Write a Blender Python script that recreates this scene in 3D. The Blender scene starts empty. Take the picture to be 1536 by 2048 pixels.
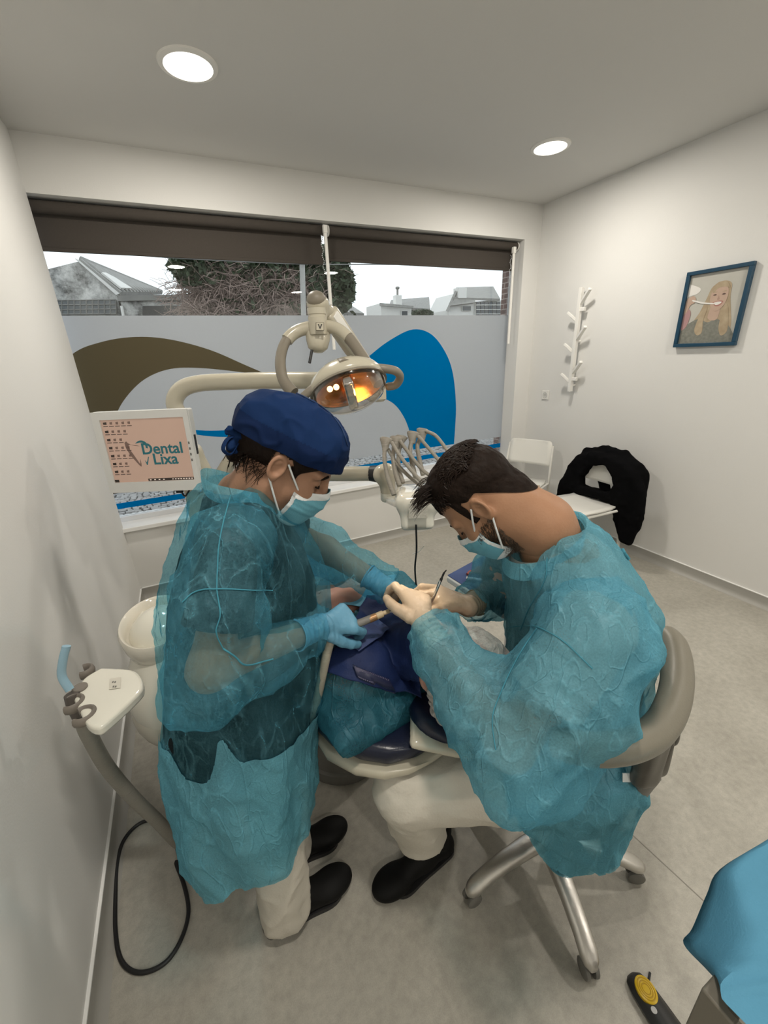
import bpy, bmesh, math, random
import numpy as np
from mathutils import Vector, Matrix

# ------------------------------------------------------------------ camera
H = 1.62                                   # lens height in metres
FPX = 824.722                              # focal length in pixels of the 1536 x 2048 frame
RV = np.array([0.89798, -0.43818, -0.04038])
UV = np.array([0.19038, 0.30413, 0.93341])
FV = np.array([0.39673, 0.84587, -0.35652])
CAM = np.array([0.0, 0.0, H])
scene = bpy.context.scene
col = scene.collection
cd = bpy.data.cameras.new('camera')
cd.sensor_fit = 'VERTICAL'; cd.sensor_height = 36.0; cd.lens = FPX / 2048 * 36.0
cd.clip_start = 0.01; cd.clip_end = 300
cam = bpy.data.objects.new('camera', cd); col.objects.link(cam)
cam.matrix_world = Matrix(((RV[0], UV[0], -FV[0], CAM[0]), (RV[1], UV[1], -FV[1], CAM[1]),
                           (RV[2], UV[2], -FV[2], CAM[2]), (0, 0, 0, 1)))
scene.camera = cam
# ------------------------------------------------------------------ world, exposure
scene.view_settings.view_transform = 'Standard'
scene.view_settings.look = 'None'
scene.view_settings.exposure = -0.06
scene.view_settings.gamma = 1.0
scene.view_settings.use_curve_mapping = False
world = bpy.data.worlds.new('overcast_sky'); scene.world = world
world.use_nodes = True
wn = world.node_tree
bg = wn.nodes['Background']
bg.inputs['Color'].default_value = (0.90, 0.95, 1.0, 1)
bg.inputs['Strength'].default_value = 1.55
cy_ = scene.cycles
cy_.max_bounces = 5; cy_.diffuse_bounces = 3; cy_.glossy_bounces = 3; cy_.transmission_bounces = 4; cy_.transparent_max_bounces = 14
cy_.caustics_reflective = False; cy_.caustics_refractive = False; cy_.sample_clamp_indirect = 8.0
cy_.use_adaptive_sampling = True; cy_.adaptive_threshold = 0.09; cy_.adaptive_min_samples = 16
DOWNLIGHT_POWER = 18.0
DENTAL_SPOT = 16.0
DENTAL_BULB = 0.2

# ------------------------------------------------------------------ placing helpers (pixel of the 1536 x 2048 frame -> point)
def ray(u, v): return RV * ((u - 768) / FPX) - UV * ((v - 1024) / FPX) + FV
def Z(u, v, z): d = ray(u, v); return CAM + d * ((z - H) / d[2])
def Y(u, v, y): d = ray(u, v); return CAM + d * (y / d[1])
def X(u, v, x): d = ray(u, v); return CAM + d * (x / d[0])
def D(u, v, s): return CAM + ray(u, v) * s
def V3(*a): return np.array(a, float)
def unit(a): a = np.asarray(a, float); return a / (np.linalg.norm(a) + 1e-12)

# ------------------------------------------------------------------ materials
MATS = {}
def mat(name, color, rough=0.5, metal=0.0, var=0.06, vscale=6.0, bump=0.0, bscale=60.0, spec=0.5, coat=0.0,
        emis=0.0, trans=0.0, ior=1.45, sss=0.0, color2=None, sheen=0.0, aniso=None, contrast=None):
    if name in MATS: return MATS[name]
    m = bpy.data.materials.new(name); m.use_nodes = True
    nt = m.node_tree; n = nt.nodes; l = nt.links
    b = n['Principled BSDF']
    b.inputs['Roughness'].default_value = rough; b.inputs['Metallic'].default_value = metal
    b.inputs['Specular IOR Level'].default_value = spec; b.inputs['Coat Weight'].default_value = coat
    b.inputs['Transmission Weight'].default_value = trans; b.inputs['IOR'].default_value = ior
    b.inputs['Sheen Weight'].default_value = sheen
    if False:
        b.inputs['Subsurface Weight'].default_value = sss
        b.inputs['Subsurface Radius'].default_value = (0.012, 0.005, 0.003)
        b.inputs['Subsurface Scale'].default_value = 1.0
    tc = n.new('ShaderNodeTexCoord')
    nz = n.new('ShaderNodeTexNoise'); nz.inputs['Scale'].default_value = vscale; nz.inputs['Detail'].default_value = 3
    l.new(tc.outputs['Object'], nz.inputs['Vector'])
    mx = n.new('ShaderNodeMix'); mx.data_type = 'RGBA'
    c = np.array(color[:3])
    c2 = np.array(color2[:3]) if color2 is not None else np.clip(c * (1 + var), 0, 1)
    c1 = c if color2 is not None else c * (1 - var)
    mx.inputs[6].default_value = (*c1, 1); mx.inputs[7].default_value = (*c2, 1)
    if contrast:
        mr_ = n.new('ShaderNodeMapRange'); mr_.inputs['From Min'].default_value = contrast[0]; mr_.inputs['From Max'].default_value = contrast[1]
        l.new(nz.outputs['Fac'], mr_.inputs['Value']); l.new(mr_.outputs['Result'], mx.inputs[0])
    else: l.new(nz.outputs['Fac'], mx.inputs[0])
    l.new(mx.outputs[2], b.inputs['Base Color'])
    if emis:
        l.new(mx.outputs[2], b.inputs['Emission Color']); b.inputs['Emission Strength'].default_value = emis
    if bump:
        nb = n.new('ShaderNodeTexNoise'); nb.inputs['Scale'].default_value = bscale; nb.inputs['Detail'].default_value = 2
        if aniso:
            mp = n.new('ShaderNodeMapping'); mp.inputs['Scale'].default_value = aniso
            l.new(tc.outputs['Object'], mp.inputs['Vector']); l.new(mp.outputs['Vector'], nb.inputs['Vector'])
        else:
            l.new(tc.outputs['Object'], nb.inputs['Vector'])
        bp = n.new('ShaderNodeBump'); bp.inputs['Strength'].default_value = bump; bp.inputs['Distance'].default_value = 0.01
        l.new(nb.outputs['Fac'], bp.inputs['Height']); l.new(bp.outputs['Normal'], b.inputs['Normal'])
    m.cycles.emission_sampling = 'NONE'
    MATS[name] = m
    return m

# ------------------------------------------------------------------ object helpers
def wloc(o):
    p = np.zeros(3)
    while o is not None:
        p = p + np.array(o.location); o = o.parent
    return p
def tag(o, label, cat, group=None, kind=None):
    if label: o['label'] = label
    if cat: o['category'] = cat
    if group: o['group'] = group
    if kind: o['kind'] = kind
    return o
def thing(name, label, cat, loc, group=None):
    o = bpy.data.objects.new(name, None); col.objects.link(o)
    o.location = tuple(float(q) for q in loc); o.empty_display_size = 0.05
    return tag(o, label, cat, group)
def mesh_obj(name, verts, faces, m, parent=None, loc=None, smooth=35.0, bevel=0.0, seg=2, solid=0.0, sub=0):
    verts = np.asarray(verts, float)
    base = wloc(parent) if parent is not None else (np.asarray(loc, float) if loc is not None else np.zeros(3))
    me = bpy.data.meshes.new(name)
    me.from_pydata((verts - base).tolist(), [], [list(map(int, f)) for f in faces] if not isinstance(faces, np.ndarray) else faces.tolist())
    me.validate()
    bm = bmesh.new(); bm.from_mesh(me); bmesh.ops.recalc_face_normals(bm, faces=bm.faces); bm.to_mesh(me); bm.free()
    o = bpy.data.objects.new(name, me); col.objects.link(o)
    if parent is not None: o.parent = parent
    elif loc is not None: o.location = tuple(float(q) for q in loc)
    if m is not None: me.materials.append(m)
    if smooth:
        me.shade_smooth()
        if smooth < 180: me.set_sharp_from_angle(angle=math.radians(smooth))
    if solid:
        md = o.modifiers.new('solid', 'SOLIDIFY'); md.thickness = solid; md.offset = 0
    if bevel:
        md = o.modifiers.new('bevel', 'BEVEL'); md.width = bevel; md.segments = seg; md.limit_method = 'ANGLE'
        md.angle_limit = math.radians(40)
    if sub:
        md = o.modifiers.new('sub', 'SUBSURF'); md.levels = sub; md.render_levels = sub
    return o
def struct(o): o['kind'] = 'structure'; return o

def frame(a, b):
    """orthonormal frame with w along a->b"""
    w = unit(np.asarray(b, float) - np.asarray(a, float))
    t = V3(0, 0, 1) if abs(w[2]) < 0.9 else V3(1, 0, 0)
    u = unit(np.cross(t, w)); v = np.cross(w, u)
    return u, v, w

class MB:
    def __init__(s): s.v = []; s.f = []
    def add(s, vs, fs):
        n = len(s.v); s.v += [tuple(map(float, p)) for p in vs]; s.f += [tuple(n + i for i in f) for f in fs]; return s
    def box(s, c, size, ax=None):
        c = np.asarray(c, float); h = np.asarray(size, float) / 2
        ax = np.eye(3) if ax is None else np.asarray(ax, float)
        vs = [c + ax[0] * (sx * h[0]) + ax[1] * (sy * h[1]) + ax[2] * (sz * h[2]) for sx in (-1, 1) for sy in (-1, 1) for sz in (-1, 1)]
        return s.add(vs, [(0, 1, 3, 2), (4, 6, 7, 5), (0, 4, 5, 1), (2, 3, 7, 6), (0, 2, 6, 4), (1, 5, 7, 3)])
    def bb(s, lo, hi):
        lo = np.asarray(lo, float); hi = np.asarray(hi, float); return s.box((lo + hi) / 2, hi - lo)
    def rings(s, rings, closed=True, cap=True):
        n = len(rings[0]); vs = [p for r in rings for p in r]; fs = []
        for i in range(len(rings) - 1):
            for j in range(n if closed else n - 1):
                k = (j + 1) % n
                fs.append((i * n + j, i * n + k, (i + 1) * n + k, (i + 1) * n + j))
        if cap and closed:
            fs.append(tuple(range(n))[::-1]); fs.append(tuple((len(rings) - 1) * n + j for j in range(n)))
        return s.add(vs, fs)
    def tube(s, pts, r, n=12, cap=True, flat=1.0):
        pts = [np.asarray(p, float) for p in pts]
        if np.isscalar(r): r = [r] * len(pts)
        rings = []; u = None
        for i, p in enumerate(pts):
            w = unit((pts[min(i + 1, len(pts) - 1)] - pts[max(i - 1, 0)]))
            if u is None: u, v, _ = frame(p, p + w)
            else:
                u = unit(u - w * (u @ w)); v = np.cross(w, u)
            rings.append([p + (u * math.cos(2 * math.pi * k / n) + v * math.sin(2 * math.pi * k / n) * flat) * r[i] for k in range(n)])
        return s.rings(rings, True, cap)
    def cyl(s, a, b, r, r2=None, n=20): return s.tube([a, b], [r, r if r2 is None else r2], n)
    def lathe(s, o, prof, axis=(0, 0, 1), n=32, u=None, su=1.0, sv=1.0):
        o = np.asarray(o, float); w = unit(axis)
        if u is None: u, v, _ = frame(o, o + w)
        else: u = unit(u); v = np.cross(w, u)
        rings = [[o + w * z + (u * math.cos(2 * math.pi * k / n) * su + v * math.sin(2 * math.pi * k / n) * sv) * max(r, 1e-4) for k in range(n)] for r, z in prof]
        return s.rings(rings, True, tuple(prof[0]) != tuple(prof[-1]))
    def prism(s, outline, vec):
        o = [np.asarray(p, float) for p in outline]; n = len(o); vec = np.asarray(vec, float)
        vs = o + [p + vec for p in o]
        fs = [tuple(range(n))[::-1], tuple(range(n, 2 * n))] + [(i, (i + 1) % n, n + (i + 1) % n, n + i) for i in range(n)]
        return s.add(vs, fs)
    def ell(s, c, r, ax=None, n=20, m=12):
        c = np.asarray(c, float); ax = np.eye(3) if ax is None else np.asarray(ax, float)
        rings = []
        for i in range(m + 1):
            t = math.pi * i / m; t = min(max(t, 0.02), math.pi - 0.02)
            rings.append([c + ax[0] * r[0] * math.sin(t) * math.cos(2 * math.pi * k / n) + ax[1] * r[1] * math.sin(t) * math.sin(2 * math.pi * k / n) - ax[2] * r[2] * math.cos(t) for k in range(n)])
        return s.rings(rings)
    def build(s, name, m, parent=None, **kw): return mesh_obj(name, s.v, s.f, m, parent, **kw)

def smooth_path(pts, n=8):
    """Catmull-Rom through the points"""
    P = [np.asarray(p, float) for p in pts]; P = [2 * P[0] - P[1]] + P + [2 * P[-1] - P[-2]]; out = []
    for i in range(1, len(P) - 2):
        for k in range(n):
            t = k / n; a, b, c, d = P[i - 1], P[i], P[i + 1], P[i + 2]
            out.append(0.5 * ((2 * b) + (-a + c) * t + (2 * a - 5 * b + 4 * c - d) * t * t + (-a + 3 * b - 3 * c + d) * t ** 3))
    out.append(P[-2]); return out

# ------------------------------------------------------------------ implicit surfaces for bodies, cloth and soft forms
def vnoise(p, scale, seed=0):
    rs = np.random.RandomState(seed); T = rs.rand(32, 32, 32) * 2 - 1
    q = np.asarray(p) * scale + 100.0; i = np.floor(q).astype(int); f = q - i; f = f * f * (3 - 2 * f)
    r = 0
    for dx in (0, 1):
        for dy in (0, 1):
            for dz in (0, 1):
                w = (f[..., 0] if dx else 1 - f[..., 0]) * (f[..., 1] if dy else 1 - f[..., 1]) * (f[..., 2] if dz else 1 - f[..., 2])
                r = r + w * T[(i[..., 0] + dx) % 32, (i[..., 1] + dy) % 32, (i[..., 2] + dz) % 32]
    return r

class SDF:
    FAR = 0.05
    def __init__(s, lo, hi, h):
        s.h = h; s.lo = np.asarray(lo, float)
        s.ax = [np.arange(lo[i], hi[i] + h, h) for i in range(3)]
        s.d = np.full([len(a) for a in s.ax], s.FAR, np.float32)
    def _win(s, lo, hi):
        sl = []
        for i in range(3):
            a = int(np.clip(np.floor((lo[i] - s.lo[i]) / s.h), 0, len(s.ax[i]))); b = int(np.clip(np.ceil((hi[i] - s.lo[i]) / s.h) + 1, 0, len(s.ax[i])))
            sl.append(slice(a, b))
        g = (s.ax[0][sl[0]][:, None, None].astype(np.float32), s.ax[1][sl[1]][None, :, None].astype(np.float32), s.ax[2][sl[2]][None, None, :].astype(np.float32))
        return tuple(sl), g
    def _mix(s, sl, d, k, sub=False):
        a = s.d[sl]
        if a.size == 0: return
        if sub: a, d = -a, d
        if k > 0:
            hh = np.maximum(k - np.abs(a - d), 0) / k; r = np.minimum(a, d) - hh * hh * k * 0.25
        else: r = np.minimum(a, d)
        s.d[sl] = -r if sub else r
    def cap(s, a, b, ra, rb=None, k=0.02, sub=False):
        a = np.asarray(a, float); b = np.asarray(b, float); rb = ra if rb is None else rb
        pad = max(ra, rb) + s.FAR + k
        sl, g = s._win(np.minimum(a, b) - pad, np.maximum(a, b) + pad)
        ab = b - a; L = ab @ ab + 1e-12
        t = np.clip(((g[0] - a[0]) * ab[0] + (g[1] - a[1]) * ab[1] + (g[2] - a[2]) * ab[2]) / L, 0, 1)
        d = np.sqrt((g[0] - a[0] - ab[0] * t) ** 2 + (g[1] - a[1] - ab[1] * t) ** 2 + (g[2] - a[2] - ab[2] * t) ** 2) - (ra + (rb - ra) * t)
        s._mix(sl, d, k, sub); return s
    def chain(s, pts, rs, k=0.02):
        for i in range(len(pts) - 1): s.cap(pts[i], pts[i + 1], rs[i], rs[i + 1], k)
        return s
    def ell(s, c, r, ax=None, k=0.02, sub=False):
        c = np.asarray(c, float); r = np.asarray(r, float); ax = np.eye(3) if ax is None else np.asarray(ax, float)
        pad = max(r) + s.FAR + k; sl, g = s._win(c - pad, c + pad)
        q = [((g[0] - c[0]) * ax[i][0] + (g[1] - c[1]) * ax[i][1] + (g[2] - c[2]) * ax[i][2]) for i in range(3)]
        k0 = np.sqrt(sum((q[i] / r[i]) ** 2 for i in range(3))); k1 = np.sqrt(sum((q[i] / r[i] ** 2) ** 2 for i in range(3))) + 1e-9
        s._mix(sl, k0 * (k0 - 1) / k1, k, sub); return s
    def box(s, c, half, ax=None, rnd=0.01, k=0.02, sub=False):
        c = np.asarray(c, float); hf = np.asarray(half, float) - rnd; ax = np.eye(3) if ax is None else np.asarray(ax, float)
        pad = np.linalg.norm(half) + s.FAR + k; sl, g = s._win(c - pad, c + pad)
        q = [np.abs((g[0] - c[0]) * ax[i][0] + (g[1] - c[1]) * ax[i][1] + (g[2] - c[2]) * ax[i][2]) - hf[i] for i in range(3)]
        d = np.sqrt(sum(np.maximum(a, 0) ** 2 for a in q)) + np.minimum(np.maximum(np.maximum(q[0], q[1]), q[2]), 0) - rnd
        s._mix(sl, d, k, sub); return s
    def torus(s, c, R, r, ax, k=0.01, sx=1.0):
        c = np.asarray(c, float); pad = R * max(1, sx) + r + s.FAR + k; sl, g = s._win(c - pad, c + pad)
        q = [((g[0] - c[0]) * ax[i][0] + (g[1] - c[1]) * ax[i][1] + (g[2] - c[2]) * ax[i][2]) for i in range(3)]
        s._mix(sl, np.sqrt((np.sqrt((q[0] / sx) ** 2 + q[1] ** 2) - R) ** 2 + q[2] ** 2) - r, k); return s
    def poly(s, pts, x0, half, rnd=0.02, k=0.02, sub=False):
        """outline in (y, z) extruded along x around x0"""
        P_ = np.asarray(pts, float); lo = V3(x0 - half, P_[:, 0].min(), P_[:, 1].min()) - s.FAR - k; hi = V3(x0 + half, P_[:, 0].max(), P_[:, 1].max()) + s.FAR + k
        sl, g = s._win(lo, hi); y = g[1][0, :, 0][:, None] + 0 * g[2][0, 0, :][None, :]; z = g[2][0, 0, :][None, :] + 0 * y
        d = np.full(y.shape, 1e9); inside = np.zeros(y.shape, bool)
        for i in range(len(P_)):
            a, b = P_[i], P_[(i + 1) % len(P_)]; e = b - a; t = np.clip(((y - a[0]) * e[0] + (z - a[1]) * e[1]) / (e @ e + 1e-12), 0, 1)
            d = np.minimum(d, np.hypot(y - a[0] - t * e[0], z - a[1] - t * e[1]))
            c = ((a[1] > z) != (b[1] > z)); xx = (b[0] - a[0]) * (z - a[1]) / (b[1] - a[1] + 1e-12) + a[0]; inside ^= c & (y < xx)
        d2 = np.where(inside, -d, d)[None, :, :] + rnd; dx = np.abs(g[0] - x0) - half + rnd
        dd = np.sqrt(np.maximum(d2, 0) ** 2 + np.maximum(dx, 0) ** 2) + np.minimum(np.maximum(d2, dx), 0) - rnd
        s._mix(sl, dd.astype(np.float32), k, sub); return s
    def at(s, p):
        i = [np.clip(np.round((p[:, c] - s.lo[c]) / s.h).astype(int), 0, s.d.shape[c] - 1) for c in range(3)]
        return s.d[i[0], i[1], i[2]]
    def tri(s, p):
        q = (p - s.lo) / s.h; i = np.floor(q).astype(int); f = q - i; r = 0
        for dx in (0, 1):
            for dy in (0, 1):
                for dz in (0, 1):
                    w = (f[:, 0] if dx else 1 - f[:, 0]) * (f[:, 1] if dy else 1 - f[:, 1]) * (f[:, 2] if dz else 1 - f[:, 2])
                    j = [np.clip(i[:, c] + d, 0, s.d.shape[c] - 1) for c, d in enumerate((dx, dy, dz))]; r = r + w * s.d[j[0], j[1], j[2]]
        return r
    def vloft(s, rows, k=0.03, folds=None):
        """stack of ellipses: rows of (z, cx, cy, a, b, yaw); folds(theta, z) -> factor"""
        rows = np.array(sorted(rows)); z = rows[:, 0]
        m = max(rows[:, 3].max(), rows[:, 4].max()) * 1.15 + s.FAR + k
        lo = V3(rows[:, 1].min() - m, rows[:, 2].min() - m, z[0] - s.FAR); hi = V3(rows[:, 1].max() + m, rows[:, 2].max() + m, z[-1] + s.FAR)
        sl, g = s._win(lo, hi); gz = g[2].ravel()
        cx, cy, a, b, yw = [np.interp(gz, z, rows[:, i]).astype(np.float32)[None, None, :] for i in range(1, 6)]
        dx = g[0] - cx; dy = g[1] - cy; c_, s_ = np.cos(yw), np.sin(yw)
        u = (dx * c_ + dy * s_) / a; v = (-dx * s_ + dy * c_) / b
        rr = np.sqrt(u * u + v * v)
        f = 1.0 if folds is None else folds(np.arctan2(v, u), g[2])
        d = (rr - f) * np.minimum(a, b) * 0.92
        d = np.maximum(d, np.maximum(z[0] - g[2], g[2] - z[-1]))
        s._mix(sl, d, k); return s
    def mesh(s, smooth=2):
        phi = s.d; ins = phi < 0
        nx, ny, nz = phi.shape
        cnt = np.zeros((nx - 1, ny - 1, nz - 1), np.int8); 
        for dx in (0, 1):
            for dy in (0, 1):
                for dz in (0, 1): cnt += ins[dx:nx - 1 + dx, dy:ny - 1 + dy, dz:nz - 1 + dz]
        cells = np.argwhere((cnt > 0) & (cnt < 8)); idx = -np.ones(cnt.shape, np.int32); idx[tuple(cells.T)] = np.arange(len(cells))
        acc = np.zeros((len(cells), 3)); num = np.zeros(len(cells))
        cor = [(x, y, z) for x in (0, 1) for y in (0, 1) for z in (0, 1)]
        vals = {c: phi[cells[:, 0] + c[0], cells[:, 1] + c[1], cells[:, 2] + c[2]] for c in cor}
        for a in cor:
            for ax in range(3):
                if a[ax] == 0:
                    b = list(a); b[ax] = 1; b = tuple(b); va, vb = vals[a], vals[b]
                    m = (va < 0) != (vb < 0); t = np.where(m, va / np.where(m, va - vb, 1), 0)
                    p = np.array(a, float)[None, :] + np.zeros((len(cells), 1)); p[:, ax] += t
                    acc[m] += p[m]; num[m] += 1
        v = s.lo + (cells + acc / num[:, None]) * s.h
        F = []
        for ax in range(3):
            sh = [slice(None)] * 3; sh2 = [slice(None)] * 3; sh[ax] = slice(0, -1); sh2[ax] = slice(1, None)
            A, B = ins[tuple(sh)], ins[tuple(sh2)]
            e = np.argwhere(A != B); o1, o2 = [(1, 2), (2, 0), (0, 1)][ax]
            ok = (e[:, o1] > 0) & (e[:, o2] > 0) & (e[:, o1] < phi.shape[o1] - 1) & (e[:, o2] < phi.shape[o2] - 1); e = e[ok]
            fl = A[tuple(e.T)]
            def c(d1, d2):
                q = e.copy(); q[:, o1] -= d1; q[:, o2] -= d2; return idx[tuple(q.T)]
            q = np.stack([c(1, 1), c(0, 1), c(0, 0), c(1, 0)], 1); q[~fl] = q[~fl][:, ::-1]; F.append(q)
        F = np.concatenate(F)
        v = relax(v, F, smooth)
        return v, F

def relax(v, F, it):
    if not it: return v
    E = np.concatenate([F[:, [i, (i + 1) % F.shape[1]]] for i in range(F.shape[1])])
    for _ in range(it):
        acc = np.zeros_like(v); num = np.zeros(len(v))
        for a, b in ((0, 1), (1, 0)):
            for c in range(3): acc[:, c] += np.bincount(E[:, a], v[E[:, b], c], len(v))
            num += np.bincount(E[:, a], minlength=len(v))
        v = v * 0.4 + 0.6 * acc / np.maximum(num, 1)[:, None]
    return v
def vnormals(v, F):
    n = np.cross(v[F[:, 2]] - v[F[:, 0]], v[F[:, 3]] - v[F[:, 1]]); N = np.zeros_like(v)
    for i in range(4):
        for c in range(3): N[:, c] += np.bincount(F[:, i], n[:, c], len(v))
    return N / (np.linalg.norm(N, axis=1)[:, None] + 1e-12)
def keep(v, F, mask):
    """drop the faces that have a vertex where mask is False"""
    F = F[mask[F].all(1)]; used = np.unique(F); re = -np.ones(len(v), int); re[used] = np.arange(len(used))
    return v[used], re[F]
def clip(v, F, g):
    """keep the part of the surface where g > 0 and pull its border onto g = 0"""
    E = np.concatenate([F[:, [i, (i + 1) % 4]] for i in range(4)]); E = np.concatenate([E, E[:, ::-1]])
    m = (g[E[:, 0]] <= 0) & (g[E[:, 1]] > 0); a, b = E[m, 0], E[m, 1]
    t = g[a] / (g[a] - g[b]); q = v[a] + (v[b] - v[a]) * np.clip(t, 0, 1)[:, None]
    acc = np.zeros_like(v); num = np.bincount(a, minlength=len(v))
    for c in range(3): acc[:, c] = np.bincount(a, q[:, c], len(v))
    mv = num > 0; v = v.copy(); v[mv] = acc[mv] / num[mv][:, None]
    ok = (g > 0) | mv; F = F[ok[F].all(1) & (g[F] > 0).any(1)]
    used = np.unique(F); re_ = -np.ones(len(v), int); re_[used] = np.arange(len(used)); return v[used], re_[F]
def keep_biggest(v, F):
    lab = np.arange(len(v))
    while True:
        m = lab[F].min(1); new = lab.copy()
        for i in range(4): np.minimum.at(new, F[:, i], m)
        new = new[new]
        if (new == lab).all(): break
        lab = new
    big = np.bincount(lab).argmax(); return keep(v, F, lab == big)
def seg_t(p, a, b):
    """parameter along a->b and distance from that line"""
    ab = b - a; t = ((p - a) @ ab) / (ab @ ab); return t, np.linalg.norm(p - a - t[:, None] * ab, axis=1)
# ================================================================== THE ROOM
XL, XR, YB, YF, ZC = -0.515, 3.14, 3.20, -2.2, 2.766
ZS, ZT, XW, YG = 0.565, 2.50, 2.957, 3.36          # sill, window head, right reveal, glass plane
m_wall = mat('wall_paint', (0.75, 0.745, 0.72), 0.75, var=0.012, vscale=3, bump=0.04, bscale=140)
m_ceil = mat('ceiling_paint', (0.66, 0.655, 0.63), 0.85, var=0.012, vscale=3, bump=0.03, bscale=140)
m_sill = mat('sill_white', (0.86, 0.86, 0.84), 0.35, var=0.02)
m_base = mat('baseboard_grey', (0.36, 0.35, 0.32), 0.4, var=0.06, vscale=9)
m_alu = mat('window_aluminium', (0.72, 0.73, 0.74), 0.35, metal=0.3, var=0.03)
m_white = mat('white_plastic', (0.82, 0.81, 0.77), 0.3, var=0.02)

def floor_material():
    m = bpy.data.materials.new('vinyl_floor'); m.use_nodes = True
    nt = m.node_tree; n = nt.nodes; l = nt.links; b = n['Principled BSDF']
    tc = n.new('ShaderNodeTexCoord')
    def noise(sc, det, rough=0.55, dist=0.0):
        z = n.new('ShaderNodeTexNoise'); z.inputs['Scale'].default_value = sc; z.inputs['Detail'].default_value = det
        z.inputs['Roughness'].default_value = rough; z.inputs['Distortion'].default_value = dist
        l.new(tc.outputs['Object'], z.inputs['Vector']); return z
    a = noise(2.6, 6, 0.6, 0.4); c = noise(38, 6, 0.65); s = noise(320, 2)
    r1 = n.new('ShaderNodeValToRGB'); e = r1.color_ramp.elements
    e[0].position = 0.30; e[0].color = (0.375, 0.355, 0.305, 1); e[1].position = 0.70; e[1].color = (0.485, 0.463, 0.405, 1)
    l.new(a.outputs['Fac'], r1.inputs['Fac'])
    r2 = n.new('ShaderNodeValToRGB'); e = r2.color_ramp.elements
    e[0].position = 0.35; e[0].color = (0.80, 0.80, 0.80, 1); e[1].position = 0.70; e[1].color = (1.08, 1.08, 1.08, 1)
    l.new(c.outputs['Fac'], r2.inputs['Fac'])
    mu = n.new('ShaderNodeMix'); mu.data_type = 'RGBA'; mu.blend_type = 'MULTIPLY'; mu.inputs[0].default_value = 0.75
    l.new(r1.outputs['Color'], mu.inputs[6]); l.new(r2.outputs['Color'], mu.inputs[7])
    r3 = n.new('ShaderNodeValToRGB'); e = r3.color_ramp.elements
    e[0].position = 0.32; e[0].color = (0.86, 0.86, 0.86, 1); e[1].position = 0.62; e[1].color = (1.03, 1.03, 1.03, 1)
    l.new(s.outputs['Fac'], r3.inputs['Fac'])
    m2 = n.new('ShaderNodeMix'); m2.data_type = 'RGBA'; m2.blend_type = 'MULTIPLY'; m2.inputs[0].default_value = 0.6
    l.new(mu.outputs[2], m2.inputs[6]); l.new(r3.outputs['Color'], m2.inputs[7])
    l.new(m2.outputs[2], b.inputs['Base Color'])
    b.inputs['Roughness'].default_value = 0.42; b.inputs['Specular IOR Level'].default_value = 0.4
    bp = n.new('ShaderNodeBump'); bp.inputs['Strength'].default_value = 0.06; bp.inputs['Distance'].default_value = 0.004
    l.new(s.outputs['Fac'], bp.inputs['Height']); l.new(bp.outputs['Normal'], b.inputs['Normal'])
    return m
m_floor = floor_material()
fl = struct(MB().bb((-0.7, YF - 0.1, -0.1), (XR + 0.15, YB + 0.1, 0)).build('floor', m_floor))
# welded joint of the vinyl sheet
ja, jb = Z(1235, 1642, 0), Z(1400, 1795, 0); jd = unit(jb - ja)
MB().box((ja + jb) / 2 + V3(0, 0, 0.0004), (3.2, 0.0035, 0.001), [jd, np.cross(V3(0, 0, 1), jd), V3(0, 0, 1)]).build('floor_seam', mat('vinyl_weld', (0.25, 0.235, 0.2), 0.5), fl)
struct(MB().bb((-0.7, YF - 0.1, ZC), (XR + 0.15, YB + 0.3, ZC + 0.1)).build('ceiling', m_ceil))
struct(MB().bb((XL - 0.12, YF, 0), (XL, YB, ZC)).build('wall_left', m_wall))
struct(MB().bb((XR, YF, 0), (XR + 0.12, YB + 0.25, ZC)).build('wall_right', m_wall))
struct(MB().bb((-0.7, YF - 0.12, 0), (XR + 0.15, YF, ZC)).build('wall_front', m_wall))
wb = MB()
wb.bb((-1.1, YB, ZT), (XR, YB + 0.25, ZC))                  # lintel
wb.bb((XW, YB, 0), (XR, YB + 0.145, ZT))                      # right pier
wb.bb((-1.1, YB, 0), (XW, YB + 0.22, ZS - 0.03))             # parapet
wb.bb((-1.1, YB, ZS - 0.03), (-0.95, YB + 0.22, ZT))
struct(wb.build('wall_back', m_wall))
struct(MB().bb((-0.95, YB - 0.035, ZS - 0.03), (XW + 0.02, YG - 0.03, ZS)).build('trim_1', m_sill, bevel=0.004))
tag(bpy.data.objects['trim_1'], 'white window sill slab under the wide window', None)
# baseboards: a grey vinyl skirting with a small cove and a pale top edge
def baseboard(name, a, b, nrm):
    a = V3(*a, 0); b = V3(*b, 0); nrm = V3(*nrm, 0); prof = [(0.0, 0.0), (0.035, 0.0), (0.022, 0.006), (0.012, 0.018), (0.008, 0.034), (0.008, 0.075), (0.0, 0.075)]
    o = struct(MB().rings([[p + nrm * q[0] + V3(0, 0, q[1]) for q in prof] for p in (a, b)]).build(name, m_base))
    MB().rings([[p + nrm * x + V3(0, 0, z) for x, z in ((0, 0.075), (0.009, 0.075), (0.009, 0.080), (0, 0.080))] for p in (a, b)]).build('top_edge', m_sill, o)
baseboard('baseboard_left', (XL, YF), (XL, YB), (1, 0))
baseboard('baseboard_right', (XR, YB), (XR, YF), (-1, 0))
baseboard('baseboard_back', (XL, YB), (XR, YB), (0, -1))

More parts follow.
